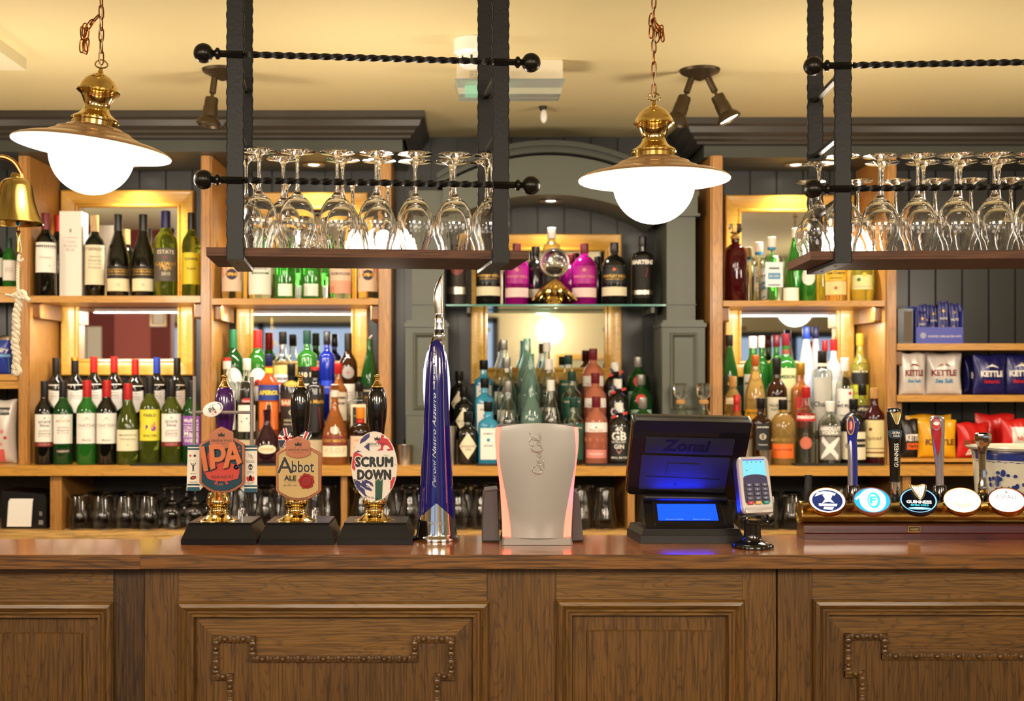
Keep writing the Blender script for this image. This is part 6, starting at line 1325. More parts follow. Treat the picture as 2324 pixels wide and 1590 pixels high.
packet(2098, 2180, 800, 885, 4.40, SR2, PW, 'larger white crisp packet beside the navy packets', kett(MAROON, 'Sea Salt', SKYP), -.1, .022, gk, seed=2)
packet(2184, 2212, 808, 885, 4.45, SR2, PN, 'navy crisp packet squeezed behind the white ones', [('t', 'K', .2, .5, .5, WHITE, .04)], .3, .02, gk, seed=3)
packet(2206, 2282, 804, 885, 4.37, SR2, PN, 'navy crisp packet with red writing, whole in view', kett(WHITE, 'Balsamic', RED), .1, .022, gk, seed=4)
packet(2276, 2352, 802, 885, 4.40, SR2, PN, 'navy crisp packet with red writing cut off by the picture edge', kett(WHITE, 'Balsamic', RED), -.1, .022, gk, seed=5)
packet(2042, 2090, 950, 1040, 4.37, SR3, PBK, 'black crisp packet with orange writing on the low board', [('t', 'KETTLE', .1, .52, .8, WHITE, .05, .18), ('b', .2, .38, ORANGE, -.6, .8), ('t', 'Paprika', .1, .29, .5, PBK, .02)], .1, .02, gk, seed=6)
packet(2084, 2168, 952, 1040, 4.34, SR3, PYE, 'yellow crisp packet beside the black one', [('t', 'KETTLE', .1, .42, .8, mat('brown_print', '#6a3a14', .5), .04, .16), ('c', .05, .66, .006, mat('brown_print'))], -.12, .026, gk, seed=7)
packet(2052, 2160, 940, 1040, 4.45, SR3, PYE, 'yellow crisp packet standing behind the other yellow one', [], .1, .02, gk, seed=8)
packet(2166, 2250, 958, 1040, 4.34, SR3, PRD, 'red crisp packet slumped next to the yellow one', [('t', 'KETTLE', .0, .44, .8, mat('brown_print'), .04, .16), ('p', [(-.5, .3), (-.2, .35), (-.3, .1), (-.6, .08)], WHITE)], .25, .026, gk, seed=9)
packet(2214, 2300, 938, 1040, 4.44, SR3, PRD, 'red crisp packet standing behind the slumped red one', [], -.1, .02, gk, seed=10)
packet(2272, 2352, 950, 1040, 4.34, SR3, PRD, 'red crisp packet with large white label at the picture edge', [('b', .15, .80, PW, -.5, .95), ('t', 'NUTS', .2, .5, .4, RED, .03), ('b', .32, .36, RED, -.4, .9)], -.1, .024, gk, seed=11)
packet(-40, 26, 762, 849, 4.37, SZ0b, PBL, 'blue packet with silver top behind the bell rope', [('b', .9, 1, STEEL), ('t', 'Dairy', .4, .62, .5, WHITE, .03), ('p', [(-1, .3), (-.4, .45), (.1, .35), (.9, .42), (.9, .05), (-1, .05)], mat('field_green', '#5a8a50', .5)), ('b', .45, .52, mat('sky_print', '#7ab0dc', .5))], .05, .02, gk, seed=12, name='snack_packet')
packet(-40, 38, 906, 1050, 4.36, BZ, PW, 'tall white packet with pink fruit print beside the rope-side upright', [('b', .76, .88, mat('packet_charcoal', '#2a2826', .4), -.4, .7), ('t', 'POPCORN', .2, .82, .5, WHITE, .03), ('c', .3, .5, .008, PINKP), ('c', .5, .4, .006, RED), ('c', .2, .3, .007, PINKP), ('b', .02, .22, mat('rose_red', '#d8605a', .5), -.9, .4)], .05, .03, gk, seed=13, name='snack_packet')
# blue counter box of nut packets
Y = 4.36; r = thing('display_box', (X_(2131, Y), Y, SR1), 'open blue counter box filled with nut packets', 'display box'); NB = mat('box_blue', '#3a42b0', .4)
m = MB(); a, b = X_(2079, Y), X_(2186, Y); zf = Z_(742, Y); m.box(a, b, Y, Y+.002, SR1+.0005, zf, NB); m.prism([(a, SR1+.0005), (a+.002, SR1+.0005), (a+.002, Z_(705, Y)), (a, Z_(705, Y))], Y+.002, Y+.09, NB); m.prism([(b-.002, SR1+.0005), (b, SR1+.0005), (b, Z_(705, Y)), (b-.002, Z_(705, Y))], Y+.002, Y+.09, NB)
m.box(a, b, Y+.09, Y+.092, SR1+.0005, Z_(692, Y), NB); f = lambda u, v: (X_(2132+u, Y), Y-.0006, Z_(763-v, Y)); m.text('ROASTED OVEN SALTED NUTS', f, WHITE, width=74, c=(12, 0), bold=.02); m.disc((-37, 2), 7, f, mat('badge_grey', '#9aa0b8', .4), 16); m.build('carton', r)
for i, (x0, x1, t, tl) in enumerate(((2082, 2102, 706, .25), (2086, 2108, 690, -.12), (2107, 2128, 692, .05), (2128, 2152, 684, .05), (2152, 2178, 688, -.15), (2160, 2184, 690, .2))):
    packet(x0, x1, t, 768, Y+.02+.012*(i % 3), SR1+.0006, mat('nut_packet_navy', '#22246e', .28, .1), ('navy nut packet %s in the blue counter box' % ('leaning out nearest the black carton', 'second along', 'in the middle front', 'standing tallest', 'with large nuts at the far end', 'at the far end behind')[i]), [('c', 0, .78, .005, GOLDP), ('t', 'NUTS', 0, .6, .7, WHITE, .03), ('c', -.2, .42, .0045, mat('nut_tan', '#c89a5a', .5)), ('c', .25, .34, .0045, mat('nut_tan')), ('c', -.1, .2, .0045, mat('nut_tan'))], 0, .005, 'nut packets in the blue box', name='nut_packet', seed=20+i)
m = MB(); m.box(X_(2037, Y)+.001, X_(2072, Y), Y, Y+.12, SR1+.0005, Z_(700, Y), PBK); m.box(X_(2052, Y), X_(2070, Y), Y-.0008, Y, SR1+.008, Z_(706, Y), mat('carton_brown', '#5a4a34', .5)); tag(m.build('carton_box'), 'dark brown carton next to the blue counter box', 'carton')
# ---------------------------------------------------------------- gins above the vermouths
g2 = 'gin bottles on the shelf under the glass rack'
OP = [(.12, .62, 1.0, mat('ornate_label', '#e0c8ac', .5), [('p', [(-.95, .7), (-.6, .9), (-.4, .6), (-.8, .4)], ORANGE), ('p', [(.95, .7), (.6, .95), (.5, .6), (.9, .3)], RED), ('c', 0, .5, .020, mat('aubergine', '#2c1838', .5)), ('t', 'OPIHR', 0, .5, .58, GOLDP, .04), ('p', [(-.25, .62), (0, .78), (.25, .62)], GOLDP)])]
bottle(526, 528, 26, YS, SZ2, 'short', 'clear', 'k', 'clear gin bottle with round dark emblem next to the wine bay upright', OP, 'gin bottle', g2)
bottle(835, 532, 26, YS, SZ2, 'short', 'clear', 'k', 'clear gin bottle with round dark emblem beside the dark recess', OP, 'gin bottle', g2)
bottle(590, 540, 29, YS, SZ2, 'spirit', 'clear', 'w', 'broad clear gin bottle with white label and green band', [(.08, .6, 1.0, WHITE, [('b', .62, .68, GREENP, -.7, .7), T('LONDON DRY', .65, .5, WHITE), T('Botanical', .8, .5)])], 'gin bottle', g2)
for x, nm in ((647, 'nearer the white label'), (706, 'nearer the pink label')): bottle(x, 520, 24, YS, SZ2, 'slope', 'green', 'dg', 'bright green glass bottle on the shelf, '+nm, [(.05, .22, .7, mat('frost_print', '#e8f4e8', .4))], 'bottle', g2)
bottle(773, 540, 27, YS, SZ2, 'spirit', 'clear', 'k', 'clear gin bottle with pale pink label', [(.1, .6, 1.05, mat('peach_label', '#ecc8ac', .5), [('b', .58, .66, mat('brown_print'), -.8, .8), T('PINK GRAPEFRUIT', .62, .7, WHITE), T('Handcrafted', .8, .5), ('b', .0, .4, mat('salmon_print', '#e8a488', .5))])], 'gin bottle', g2)
for x, nm in ((678, 'green'), (738, 'pink-label')):
    m = MB(); m.lathe([(0, .0005), (.010, .0005), (.012, .05), (.0108, .05), (.009, .004), (0, .004)], GLASS, (X_(x, 4.335), 4.335, SZ2), 16, close=False); tag(m.build('shot_glass'), 'small shot glass on the shelf in front of the %s bottle' % nm, 'glass')
# ---------------------------------------------------------------- vermouths and liqueurs
gv, gm_, gf = 'bottles of the rear row in the vermouth bay', 'bottles of the middle row in the vermouth bay', 'bottles of the front row in the vermouth bay'
MT = lambda c_: [(.22, .58, 1.0, WHITE, [('c', 0, .55, .013, c_), T('MARTINI', .52, .95, INK, bo=.03)], 'oval'), (.86, .93, 1.2, mat('neck_stripe', '#c8d4dc', .4))]
bottle(529, 748, 25, Y3, BZ+RH2, 'bordeaux', 'dgreen', 'g', 'green vermouth bottle with green capsule by the wine bay upright', MT(WHITE), 'vermouth bottle', gv)
bottle(585, 749, 25, Y3, BZ+RH2, 'bordeaux', 'green', 'r', 'green vermouth bottle with red capsule and round red and white emblem', MT(RED), 'vermouth bottle', gv)
bottle(642, 753, 22, Y3, BZ+RH2, 'spirit', 'clear', 'k', 'clear bottle with black capsule, yellow and white label and red stripe', [(.1, .62, 1.1, WHITE, [('b', .82, 1, mat('straw_print', '#d8c070', .5)), T('CINZANO', .72, .8, NAVY, bo=.03), ('b', .60, .64, RED), T('Bianco', .4, .5)])], 'bottle', gv)
bottle(697, 750, 22, Y3, BZ+RH2, 'shoulder', 'green', 'dg', 'green bottle with black band reading over a white label', [(.42, .60, 1.1, BLACKM, [T('110 PF', .5, .8, CREAM, bo=.03)]), (.1, .41, 1.1, WHITE, smalltext(.7))], 'bottle', gv)
bottle(742, 752, 18, Y3, BZ+RH2, 'shoulder', 'cobalt', 'k', 'cobalt blue sherry bottle with black capsule', [(.3, .45, .7, mat('cobalt_label', '#2a48d0', .4), [T('HARVEYS', .5, .8, CREAM)])], 'bottle', gv)
bottle(790, 756, 21, Y3, BZ+RH2, 'bordeaux', 'brown', 'k', 'dark brown port bottle with crest over white label', [(.1, .42, 1.1, WHITE, smalltext(.7)), (.48, .62, .7, mat('crest_silver', '#9a948c', .5), [('c', 0, .5, .004, RED)], 'oval')], 'bottle', gv)
bottle(839, 768, 20, Y3, BZ+RH2, 'slope', 'dgreen', None, 'dark green bottle with metal pour spout beside the dark recess', [(.15, .42, 1.1, BLACKM, [T('CHAMPAGNE', .8, .8, CREAM), T('Brandy', .5, .5, GOLDP)])], 'bottle', gv)
m = MB(); c = Vector((X_(839, Y3), Y3, Z_(768, Y3))); m.tube([c+Vector((0, 0, -.002)), c+Vector((.001, 0, .004)), c+Vector((.010, -.004, .012))], .0028, STEEL, 8); o = m.build('pour_spout', bpy.data.objects[sorted([q.name for q in bpy.data.objects if q.get('label', '').startswith('dark green bottle with metal pour')])[0]])
bottle(515, 812, 21, Y2, BZ+RH1, 'spirit', 'clear', 'w', 'clear bottle with white cap and thin red ring by the wine bay upright', [(.12, .6, 1.1, mat('ivory_label', '#e4e0d4', .5), [T('COCONUT', .7, .6, GREENP), ('c', 0, .4, .008, GREENP)])], 'bottle', gm_, capx='r')
bottle(560, 814, 21, Y2, BZ+RH1, 'spirit', 'clear', 'w', 'bottle with white cap and white label printed with a red heart', [(.1, .72, 1.1, WHITE, [('c', -.2, .62, .009, RED), ('c', .25, .62, .009, RED), ('p', [(-.6, .56), (.6, .56), (0, .36)], RED), T('Cherry', .6, .5, WHITE), ('c', -.5, .2, .003, GREENP), ('c', .3, .16, .003, GREENP), ('c', 0, .26, .003, GREENP)])], 'bottle', gm_)
bottle(610, 804, 24, Y2, BZ+RH1, 'spirit', 'orange', 'nb', 'orange aperitif bottle with blue and yellow band', [(.46, .64, 1.2, mat('royal_blue', '#203c90', .5), [T('APEROL', .5, .85, YELLOW, bo=.06)]), (.12, .44, 1.0, mat('orange_label', '#e8742c', .5), [('p', [(-.5, 0), (-.2, 1), (.2, 1), (.5, 0)], CREAM), ('b', .3, .9, INK, -.18, .18)])], 'bottle', gm_, neck=(.78, .84, YELLOW))
bottle(661, 826, 25, Y2, BZ+RH1, 'shoulder', 'black', 'k', 'black cream-liqueur bottle with red-brown ribbon label', [(.10, .62, 1.15, mat('cream_liqueur_label', '#2a1c14', .5), [('b', .66, .84, mat('terracotta', '#b8603c', .5)), T('BAILEYS', .75, .85, CREAM, bo=.03), ('c', 0, .5, .009, CREAM), ('c', 0, .5, .006, INK), T('ORIGINAL', .3, .6, CREAM), T('IRISH CREAM', .2, .6, CREAM)]), (.70, .78, .8, GOLDP, [], 'oval')], 'bottle', gm_)
bottle(715, 833, 22, Y2, BZ+RH1, 'shoulder', 'black', 'k', 'black coffee-liqueur bottle with red top ring and red triangle', [(.1, .62, 1.15, mat('coffee_label', '#1a1210', .5), [T('Tia Maria', .82, .9, GOLDP, bo=.03), ('p', [(-.5, .1), (.55, .1), (.35, .68)], RED)])], 'bottle', gm_, capx='r')
bottle(768, 824, 21, Y2, BZ+RH1, 'spirit', 'amber', 'r', 'amber whiskey-liqueur bottle with red cap and white label', [(.25, .62, 1.1, mat('aged_label', '#d8ccb4', .5), [T('SOUTHERN', .8, .8, INK, bo=.04), T('COMFORT', .6, .8, INK, bo=.04)])], 'bottle', gm_)
bottle(815, 868, 25, Y2, BZ+RH1, 'square', 'clear', 'k', 'square clear bottle with cream label behind the orange-capped bottle', [(.12, .62, .62, CREAM, [('b', .1, .9, mat('dark_label'), -.75, .75), T('Amaretto', .6, .6, CREAM)])], 'bottle', gm_, sq=1)
bottle(606, 928, 30, Y1, BZ, 'pear', 'plum', None, 'dark purple cognac bottle with faceted foot and oval cream label', [(.20, .36, .75, CREAM, [T('COGNAC', .5, .7, GOLDP)], 'oval')], 'cognac bottle', gf)
bottle(760, 872, 30, Y1, BZ, 'pear', 'amber', 'w', 'pear-shaped amber cognac bottle with dark red label and VSOP mark', [(.24, .36, 1.15, MAROON, [T('REMY MARTIN', .5, .85, GOLDP, bo=.04)]), (.10, .235, 1.1, CREAM, [T('V.S.O.P', .6, .8, mat('faint_gold'), bo=.03)]), (.38, .48, .4, mat('seal_silver', '#a8a090', .4, .6), [], 'oval')], 'cognac bottle', gf)
bottle(818, 924, 25, Y1, BZ, 'squat', 'brown', 'o', 'square-shouldered orange-liqueur bottle with orange cap and peach label', [(.14, .50, 1.1, mat('peach_label'), [T('LIQUEUR', .8, .5, ORANGE), T('Orange', .4, .5, MAROON)])], 'bottle', gf, neck=(.70, .79, RED))
def cup(x, hw_, t, Y, label, z=None):
    s_ = Y/F; z = BZ if z is None else z; h_ = Z_(t, Y)-z; R = hw_*s_; m = MB(); m.lathe([(0, .0005), (R*.92, .0005), (R, h_*.9), (R*1.03, h_), (R*.97, h_), (R*.86, .003), (0, .003)], STEEL, (X_(x, Y), Y, z), 28, close=False); m.fixn = True; tag(m.build('steel_cup', smooth=40), label, 'cup', 'steel thimble measures')
cup(919, 17.5, 1009, Y1, 'steel cup nearest the hand pumps in the dark recess'); cup(944, 14, 992, Y2, 'taller steel cup behind the hand-pump side of the blue tower'); cup(1022, 14, 967, Y1, 'tall steel cup between the blue tower and the black gin bottle'); cup(1737, 15, 1020, Y1-.035, 'steel cup in front of the square black-label whiskey')
cup(926, 9, 996, Y3, 'steel cup stacked at the back of the dark recess')
# ---------------------------------------------------------------- gins in the arched bay
gg = ('gin bottles in the front row under the arch', 'gin bottles in the middle row under the arch', 'gin bottles in the rear row under the arch')
rows = ((Y1, BZ), (Y2, BZ+RH1), (Y3, BZ+RH2)); rn = ('front row', 'middle row', 'raised rear row')
def trio(xs, tops, hw_, sh, g_, c_, desc, lb, **k):
    for i in range(3):
        if xs[i] is not None: bottle(xs[i], tops[i], hw_-(i*.6), rows[i][0]-(.004 if i == 2 else 0), rows[i][1], sh, g_, c_, desc+', '+rn[i], lb, 'gin bottle', gg[i], **k)
trio((1062, 1053, 1042), (934, 877, 842), 23, 'squat', 'black', 'k', 'squat black apothecary gin bottle with diamond label', [(.10, .60, .95, CREAM, [T("HENDRICK'S", .5, .85, mat('faint_ink')), T('GIN', .38, .3, mat('faint_ink'))], 'diamond')])
trio((1108, 1100, 1098), (911, 858, 817), 23, 'square', 'lblue', 'k', 'light-blue square gin bottle with white label', [(.08, .58, .70, WHITE, [T('BOMBAY', .82, .6, NAVY), ('c', 0, .62, .006, SKYP), T('SAPPHIRE', .44, .6, NAVY)])])
trio((1153, 1150, 1143), (865, 811, 771), 24, 'slope', 'clear', 's', 'tall clear gin bottle with silver stopper', [(.08, .36, 1.1, mat('pearl_label', '#e0dccc', .5), [('c', 0, .6, .009, mat('faint_ink')), T('Small Batch', .25, .6)])])
trio((1206, 1204, 1196), (856, 801, 766), 25, 'slope', 'paleg', None, 'pale aqua-green gin bottle', [(.06, .32, 1.0, mat('aqua_label', '#bcd8c8', .5), [T('Old Curiosity', .6, .6, GREENP)])])
trio((1250, 1245, 1241), (862, 815, 775), 22, 'slope', 'clear', 'w', 'slim clear gin bottle with dark-lettered label', [(.08, .40, 1.1, WHITE, [T('1776', .75, .6, INK, bo=.04), T('DRY GIN', .45, .6)])])
trio((1302, 1298, 1290), (904, 843, 806), 24, 'spirit', 'clear', 'dg', 'clear gin bottle with dark-green stopper and swan label', [(.08, .62, 1.0, mat('swan_label', '#1c5240', .5), [T('GREENSMITH', .88, .8, CREAM), ('p', [(-.3, .2), (.35, .2), (.4, .4), (.1, .45), (.3, .65), (.1, .8), (-.2, .7), (-.1, .6), (.1, .66), (-.1, .45), (-.35, .4)], CREAM)])])
trio((1353, 1351, 1346), (900, 846, 791), 26, 'short', 'pink', 'm', 'pink gin bottle with broad white band', [(.48, .62, 1.2, WHITE, [('c', 0, .5, .003, INK), T('Pink Gin', .2, .5, PINKP)]), (.10, .22, 1.0, mat('pink_label', '#e08a7c', .5), [T('STRAWBERRY', .5, .7, WHITE)])])
trio((1405, 1402, 1396), (914, 860, 822), 25, 'short', 'black', 'w', 'black gin bottle with white stopper and flag ribbon', [(.06, .62, 1.1, mat('gin_black_label', '#191a16', .4), [T('40', .92, .3, WHITE), T('GB', .72, .62, WHITE, bo=.03), T('EXTRA DRY', .55, .6, WHITE), T('GIN', .42, .4, WHITE, bo=.02), ('p', [(-.25, .34), (.25, .34), (0, .2)], PINKP), T('SMALL BATCH', .1, .7, WHITE)])], bow=1)
trio((1459, 1455, 1449), (902, 850, 810), 26, 'short', 'dgreen', 's', 'green gin bottle with silver cap and round seal', [(.54, .70, .5, RED, [], 'oval'), (.12, .46, 1.1, mat('seafoam_label', '#a8c8b0', .5), [('b', .15, .85, mat('deep_green_label', '#1c4a34', .5), -.75, .75), T('TANQUERAY', .5, .7, WHITE)])])
for x, nm in ((1545, 'nearer the green gin bottles'), (1597, 'nearer the wooden upright')): bottle(x, 869, 26, 4.246, BZ, 'decanter', 'clear', 'c', 'round clear glass decanter with faceted stopper beside the pilaster, '+nm, [(.05, .12, .5, mat('ivory_label'))], 'decanter', 'pair of round decanters')
# ---------------------------------------------------------------- glass shelf
gs = 'bottles on the glass shelf'; YG = 4.44
WN = lambda c_: [(.14, .28, 1.25, CREAM), (.34, .62, 1.1, c_, [('c', 0, .78, .006, ORANGE), T('WHITLEY NEILL', .40, .95, GOLDP, bo=.03), T('HANDCRAFTED DRY GIN', .22, .7, GOLDP)])]
bottle(1108, 548, 28, YG, GZ, 'short', 'black', 'k', 'matt black gin bottle with cream band next to the patterned tin', WN(mat('gin_black_label')), 'gin bottle', gs)
bottle(1394, 551, 29, YG, GZ, 'short', 'black', 'k', 'matt black gin bottle with cream band beside the tall patterned bottle', WN(mat('gin_black_label')), 'gin bottle', gs)
MG = [(.12, .27, 1.25, mat('blush_label', '#f0d0c8', .5)), (.34, .62, 1.0, mat('magenta_label', '#b01888', .4), [('c', 0, .78, .007, PINKP), T('WHITLEY NEILL', .4, .95, PINKP, bo=.03)])]
bottle(1173, 553, 27, YG, GZ, 'short', 'magenta', 'm', 'magenta gin bottle under the end of the hanging rack', MG, 'gin bottle', gs)
bottle(1326, 553, 28, YG, GZ, 'short', 'magenta', 'm', 'magenta gin bottle between the gold ornament and the black gin', MG, 'gin bottle', gs)
bottle(1216, 560, 24, 4.52, GZ, 'short', 'black', 'k', 'black gin bottle standing behind the gold ornament', WN(mat('gin_black_label'))[:1], 'gin bottle', gs); bottle(1296, 578, 20, 4.52, GZ, 'short', 'magenta', 'm', 'magenta gin bottle half hidden behind the crystal ball', (), 'gin bottle', gs); bottle(1356, 582, 16, 4.52, GZ, 'short', 'black', 'k', 'slim black bottle in the gap between magenta and black gins', (), 'gin bottle', gs)
bottle(1037, 560, 23, YG, GZ, 'can', 'tin', None, 'dark patterned tin on the end of the glass shelf by the rack', [(.18, .30, 1.2, STEEL, []), (.5, .9, .8, MAROON, [], 'oval')], 'tin', gs, name='patterned_tin'); bottle(1458, 537, 25, YG, GZ, 'shoulder', 'black', 'k', 'tall black bottle with silver lettering on the glass shelf beside the pilaster', [(.10, .70, 1.15, mat('filigree', '#221f1c', .35, .5, bump=.5, bscale=300), [T('MARTENS', .86, .95, WHITE, bo=.06), ('p', [(-.5, .75), (.4, .72), (.3, .5), (.1, .55)], RED), ('b', .08, .18, STEEL)])], 'gin bottle', gs)
bottle(1252, 517, 20, 4.46, GZ, 'cylinder', 'clear', 'w', 'clear bottle with bright stopper rising behind the crystal ball', [(.1, .5, 1, mat('dark_label'))], 'bottle', gs)
r = thing('crystal_ornament', (X_(1258, 4.39), 4.392, GZ), 'crystal ball on a gold leaf-shaped stand on the glass shelf', 'ornament'); Y = 4.392; s_ = Y/F; cc = Vector((X_(1259, Y), Y, Z_(596, Y)))
m = MB(); m.ball(cc, 30*s_, GLASS, 32, 20, sy=.35); m.fixn = True; m.build('crystal', r, smooth=60)
m = MB(); m.tube([cc+Vector((32*s_*math.cos(2*PI*i/36), 0, 32*s_*math.sin(2*PI*i/36))) for i in range(36)], .0035, mat('pale_silver', '#d8d4c4', .2, 1), 8, closed=True); m.build('rim', r)
m = MB(); zb = GZ+.0006; cz = Z_(636, Y); rg = random.Random(5)
for i in range(9):
    a = PI*i/8; tip = Vector((X_(1258, Y)-50*s_*math.cos(a), Y-.004+.012*math.sin(a)-.012, zb+.012)); mid = Vector((X_(1258, Y)-30*s_*math.cos(a), Y-.006, zb+.04+.012*math.sin(a))); st_ = Vector((X_(1258, Y), Y, cz))
    p_ = smooth_path([tuple(st_), tuple(mid), tuple(tip)], 5); m.tube(p_, [.004+.010*math.sin(PI*min(1, (j+1)/len(p_)))*(1 if i % 2 else .75) for j in range(len(p_))], BRASSL, 8)
m.lathe([(0, zb), (.03, zb), (.026, zb+.012), (.012, zb+.03), (.007, cz), (0, cz+.004)], BRASSL, (X_(1258, Y), Y, 0), 16, close=False); m.build('gold_stand', r, smooth=40)
# ---------------------------------------------------------------- spirits shelf over the whiskies
g4 = 'bottles on the tequila shelf'
bottle(1669, 508, 26, YS, SZ3, 'flagon', 'redd', 'c', 'tall dark red decanter with clear faceted stopper', (), 'decanter', g4)
TQ = [(.22, .60, .62, mat('ice_label', '#e4ecf0', .5), [('b', .72, .78, INK, -.6, .6), ('b', .32, .56, SKYP, -.7, .7), T('SILVER', .44, .6, WHITE), ('b', .06, .1, NAVY, -.7, .7)])]
bottle(1751, 538, 29, YS-.01, SZ3, 'square', 'clear', 'w', 'broad clear tequila bottle with blue neck ring and blue label', TQ, 'tequila bottle', g4, sq=1, neck=(.80, .86, SKYP)); bottle(1722, 550, 21, 4.52, SZ3, 'square', 'clear', 'w', 'clear tequila bottle with blue neck ring standing behind the broad one', TQ, 'tequila bottle', g4, sq=1, neck=(.80, .86, SKYP))
bottle(1806, 518, 21, YS+.03, SZ3, 'slope', 'green', 'w', 'slender green glass bottle on the tequila shelf', (), 'bottle', g4)
m = MB(); m.lathe([(0, .0005), (17*4.35/F, .0005), (17*4.35/F, 30*4.35/F), (0, 31*4.35/F)], mat('candle_wax', '#f0e4cc', .4, emit='#fff0d0', es=.15), (X_(1795, 4.34), 4.34, SZ3), 20, close=False); tag(m.build('pillar_candle'), 'short cream pillar candle on the shelf before the green bottle', 'candle')
bottle(1835, 560, 18, YS, SZ3, 'spirit', 'green', 'w', 'green bottle with white oval label under the rack end', [(.3, .6, .9, WHITE, [], 'oval')], 'bottle', g4)
bottle(1868, 560, 17, 4.48, SZ3, 'spirit', 'yellow', 'w', 'yellow bottle behind the gold tequila', (), 'bottle', g4)
bottle(1897, 555, 25, YS, SZ3, 'spirit', 'pamber', 'r', 'gold tequila bottle with yellow label and red seal', [(.36, .62, 1.1, mat('tequila_yellow', '#e8b830', .5), [T('Jose Cuervo', .5, .8, INK, bo=.03), ('b', .15, .2, INK, -.5, .5)]), (.12, .35, 1.1, mat('tequila_cream', '#ecd090', .5), [('c', 0, .5, .006, RED)])], 'tequila bottle', g4)
bottle(1957, 548, 27, YS, SZ3, 'tall', 'yellow', 'w', 'tall yellow lemon-liqueur bottle beside the wooden upright', [(.2, .6, .9, mat('lemon_pale', '#e8e4a0', .5), [('c', .2, .6, .008, YELLOW), ('c', -.3, .4, .007, GREENP), ('b', .08, .14, mat('faint_gold'), -.7, .7)])], 'bottle', g4)
# ---------------------------------------------------------------- whiskies and vodkas
gr = ('bottles of the front row in the whisky bay', 'bottles of the middle row in the whisky bay', 'bottles of the rear row in the whisky bay')
R3 = lambda *a, **k: bottle(a[0], a[1], a[2], Y3, BZ+RH2, *a[3:6], a[6], a[7] if len(a) > 7 else (), 'bottle', gr[2], **k)
R2 = lambda *a, **k: bottle(a[0], a[1], a[2], Y2, BZ+RH1, *a[3:6], a[6], a[7] if len(a) > 7 else (), 'bottle', gr[1], **k)
R1 = lambda *a, **k: bottle(a[0], a[1], a[2], Y1, BZ, *a[3:6], a[6], a[7] if len(a) > 7 else (), 'bottle', gr[0], **k)
R3(1655, 760, 20, 'slope', 'dgreen', 'k', 'dark green whisky bottle with black capsule and gold stag mark', [(.30, .52, .8, mat('stag_label', '#1c3020', .5), [('c', 0, .6, .006, GOLDP)])])
CB = [(.12, .55, 1.1, mat('grey_white_label', '#dcdcd0', .5), [T('IMPERIAL', .75, .8), ('c', 0, .55, .005, INK), T('Scotch', .3, .5)])]
R3(1708, 763, 21, 'spirit', 'green', 'w', 'green whisky bottle with white cap, nearer the stag bottle', CB); bottle(1728, 762, 17, 4.55, BZ+RH2, 'spirit', 'green', 'w', 'green whisky bottle with white cap, nearer the red-capped whiskeys', (), 'bottle', gr[2], h=Z_(762, 4.55)-BZ-RH2)
JM = [(.10, .60, 1.15, mat('whiskey_cream', '#d8cc94', .5), [T('JAMESON', .8, .85, mat('whiskey_green', '#2c5030', .5), bo=.03), ('c', 0, .5, .006, mat('bronze_print', '#a8743c', .5)), T('Irish Whiskey', .25, .6)])]
R3(1783, 757, 24, 'spirit', 'green', 'm', 'green whiskey bottle with maroon capsule and large cream label', JM, neck=(.74, .86, MAROON)); bottle(1762, 760, 18, 4.545, BZ+RH2, 'spirit', 'green', 'm', 'green whiskey bottle with maroon capsule partly behind its twin', (), 'bottle', gr[2], h=Z_(760, 4.545)-BZ-RH2)
R3(1830, 742, 19, 'slope', 'frost', 'b', 'frosted vodka bottle with bright blue capsule', [(.2, .5, .8, mat('frost_label', '#c8d4e8', .5), [('p', [(-.5, .6), (0, .2), (.6, .7), (0, .4)], SKYP)])]); bottle(1851, 741, 17, 4.54, BZ+RH2, 'slope', 'frost', 'nb', 'frosted vodka bottle with dark blue capsule', (), 'bottle', gr[2], h=Z_(741, 4.54)-BZ-RH2)
R3(1892, 770, 19, 'spirit', 'frost', 'r', 'frosted bottle with red cap beside the black-capped clear vodka', [(.15, .5, 1, WHITE)]); bottle(1872, 772, 14, 4.545, BZ+RH2, 'spirit', 'frost', 'r', 'slim frosted bottle with orange-red cap', (), 'bottle', gr[2], h=Z_(772, 4.545)-BZ-RH2)
R3(1952, 757, 20, 'spirit', 'yellow', 'yg', 'yellow and black rum bottle with gold cap, nearest the crisps upright', [(.42, .66, 1.1, mat('rum_black', '#1c1a16', .5), [T('DARK RUM', .6, .8, CREAM)]), (.12, .41, 1.1, mat('lime_label', '#c8cc38', .5), [T('Caribbean', .7, .7, RED)])])
R2(1663, 854, 19, 'short', 'pamber', 'c', 'small cork-stoppered whisky bottle with cream label by the wooden upright', [(.05, .35, 1, CREAM, smalltext(.7)), (.56, .66, .9, CREAM)])
R2(1714, 806, 23, 'slope', 'pamber', 'oc', 'pale whisky bottle with tall copper capsule and yellow carton label', [(.05, .36, 1.15, mat('honey_label', '#e0a020', .5), [T('MONKEY', .85, .7), ('c', 0, .45, .006, mat('bronze_print'))])])
R2(1763, 813, 23, 'squat', 'brown', 'k', 'dark whisky bottle with black stopper and long cream label', [(.02, .52, 1.15, mat('malt_label', '#dcd4b8', .5), [T('TALISKER', .8, .7), T('Single Malt', .7, .5), T('10', .4, .3)])])
R2(1817, 823, 21, 'square', 'amber', 'gd', 'square whisky bottle with gold cap and slanting red label', [(.16, .56, .62, mat('walker_red', '#b8241c', .5), [T('RED LABEL', .6, .8, GOLDP, bo=.03), ('b', .3, .34, GOLDP)])], sq=1)
R2(1866, 796, 22, 'cylinder', 'clear', 'k', 'tall clear vodka bottle with black cap and flowing grey script', [(.1, .70, .9, mat('vodka_frost', '#b8b4a8', .5, 0, .0), [T('Chase', .5, 1.0, mat('script_grey', '#3a3834', .5), bo=.02)])], neck=(.79, .87, CREAM))
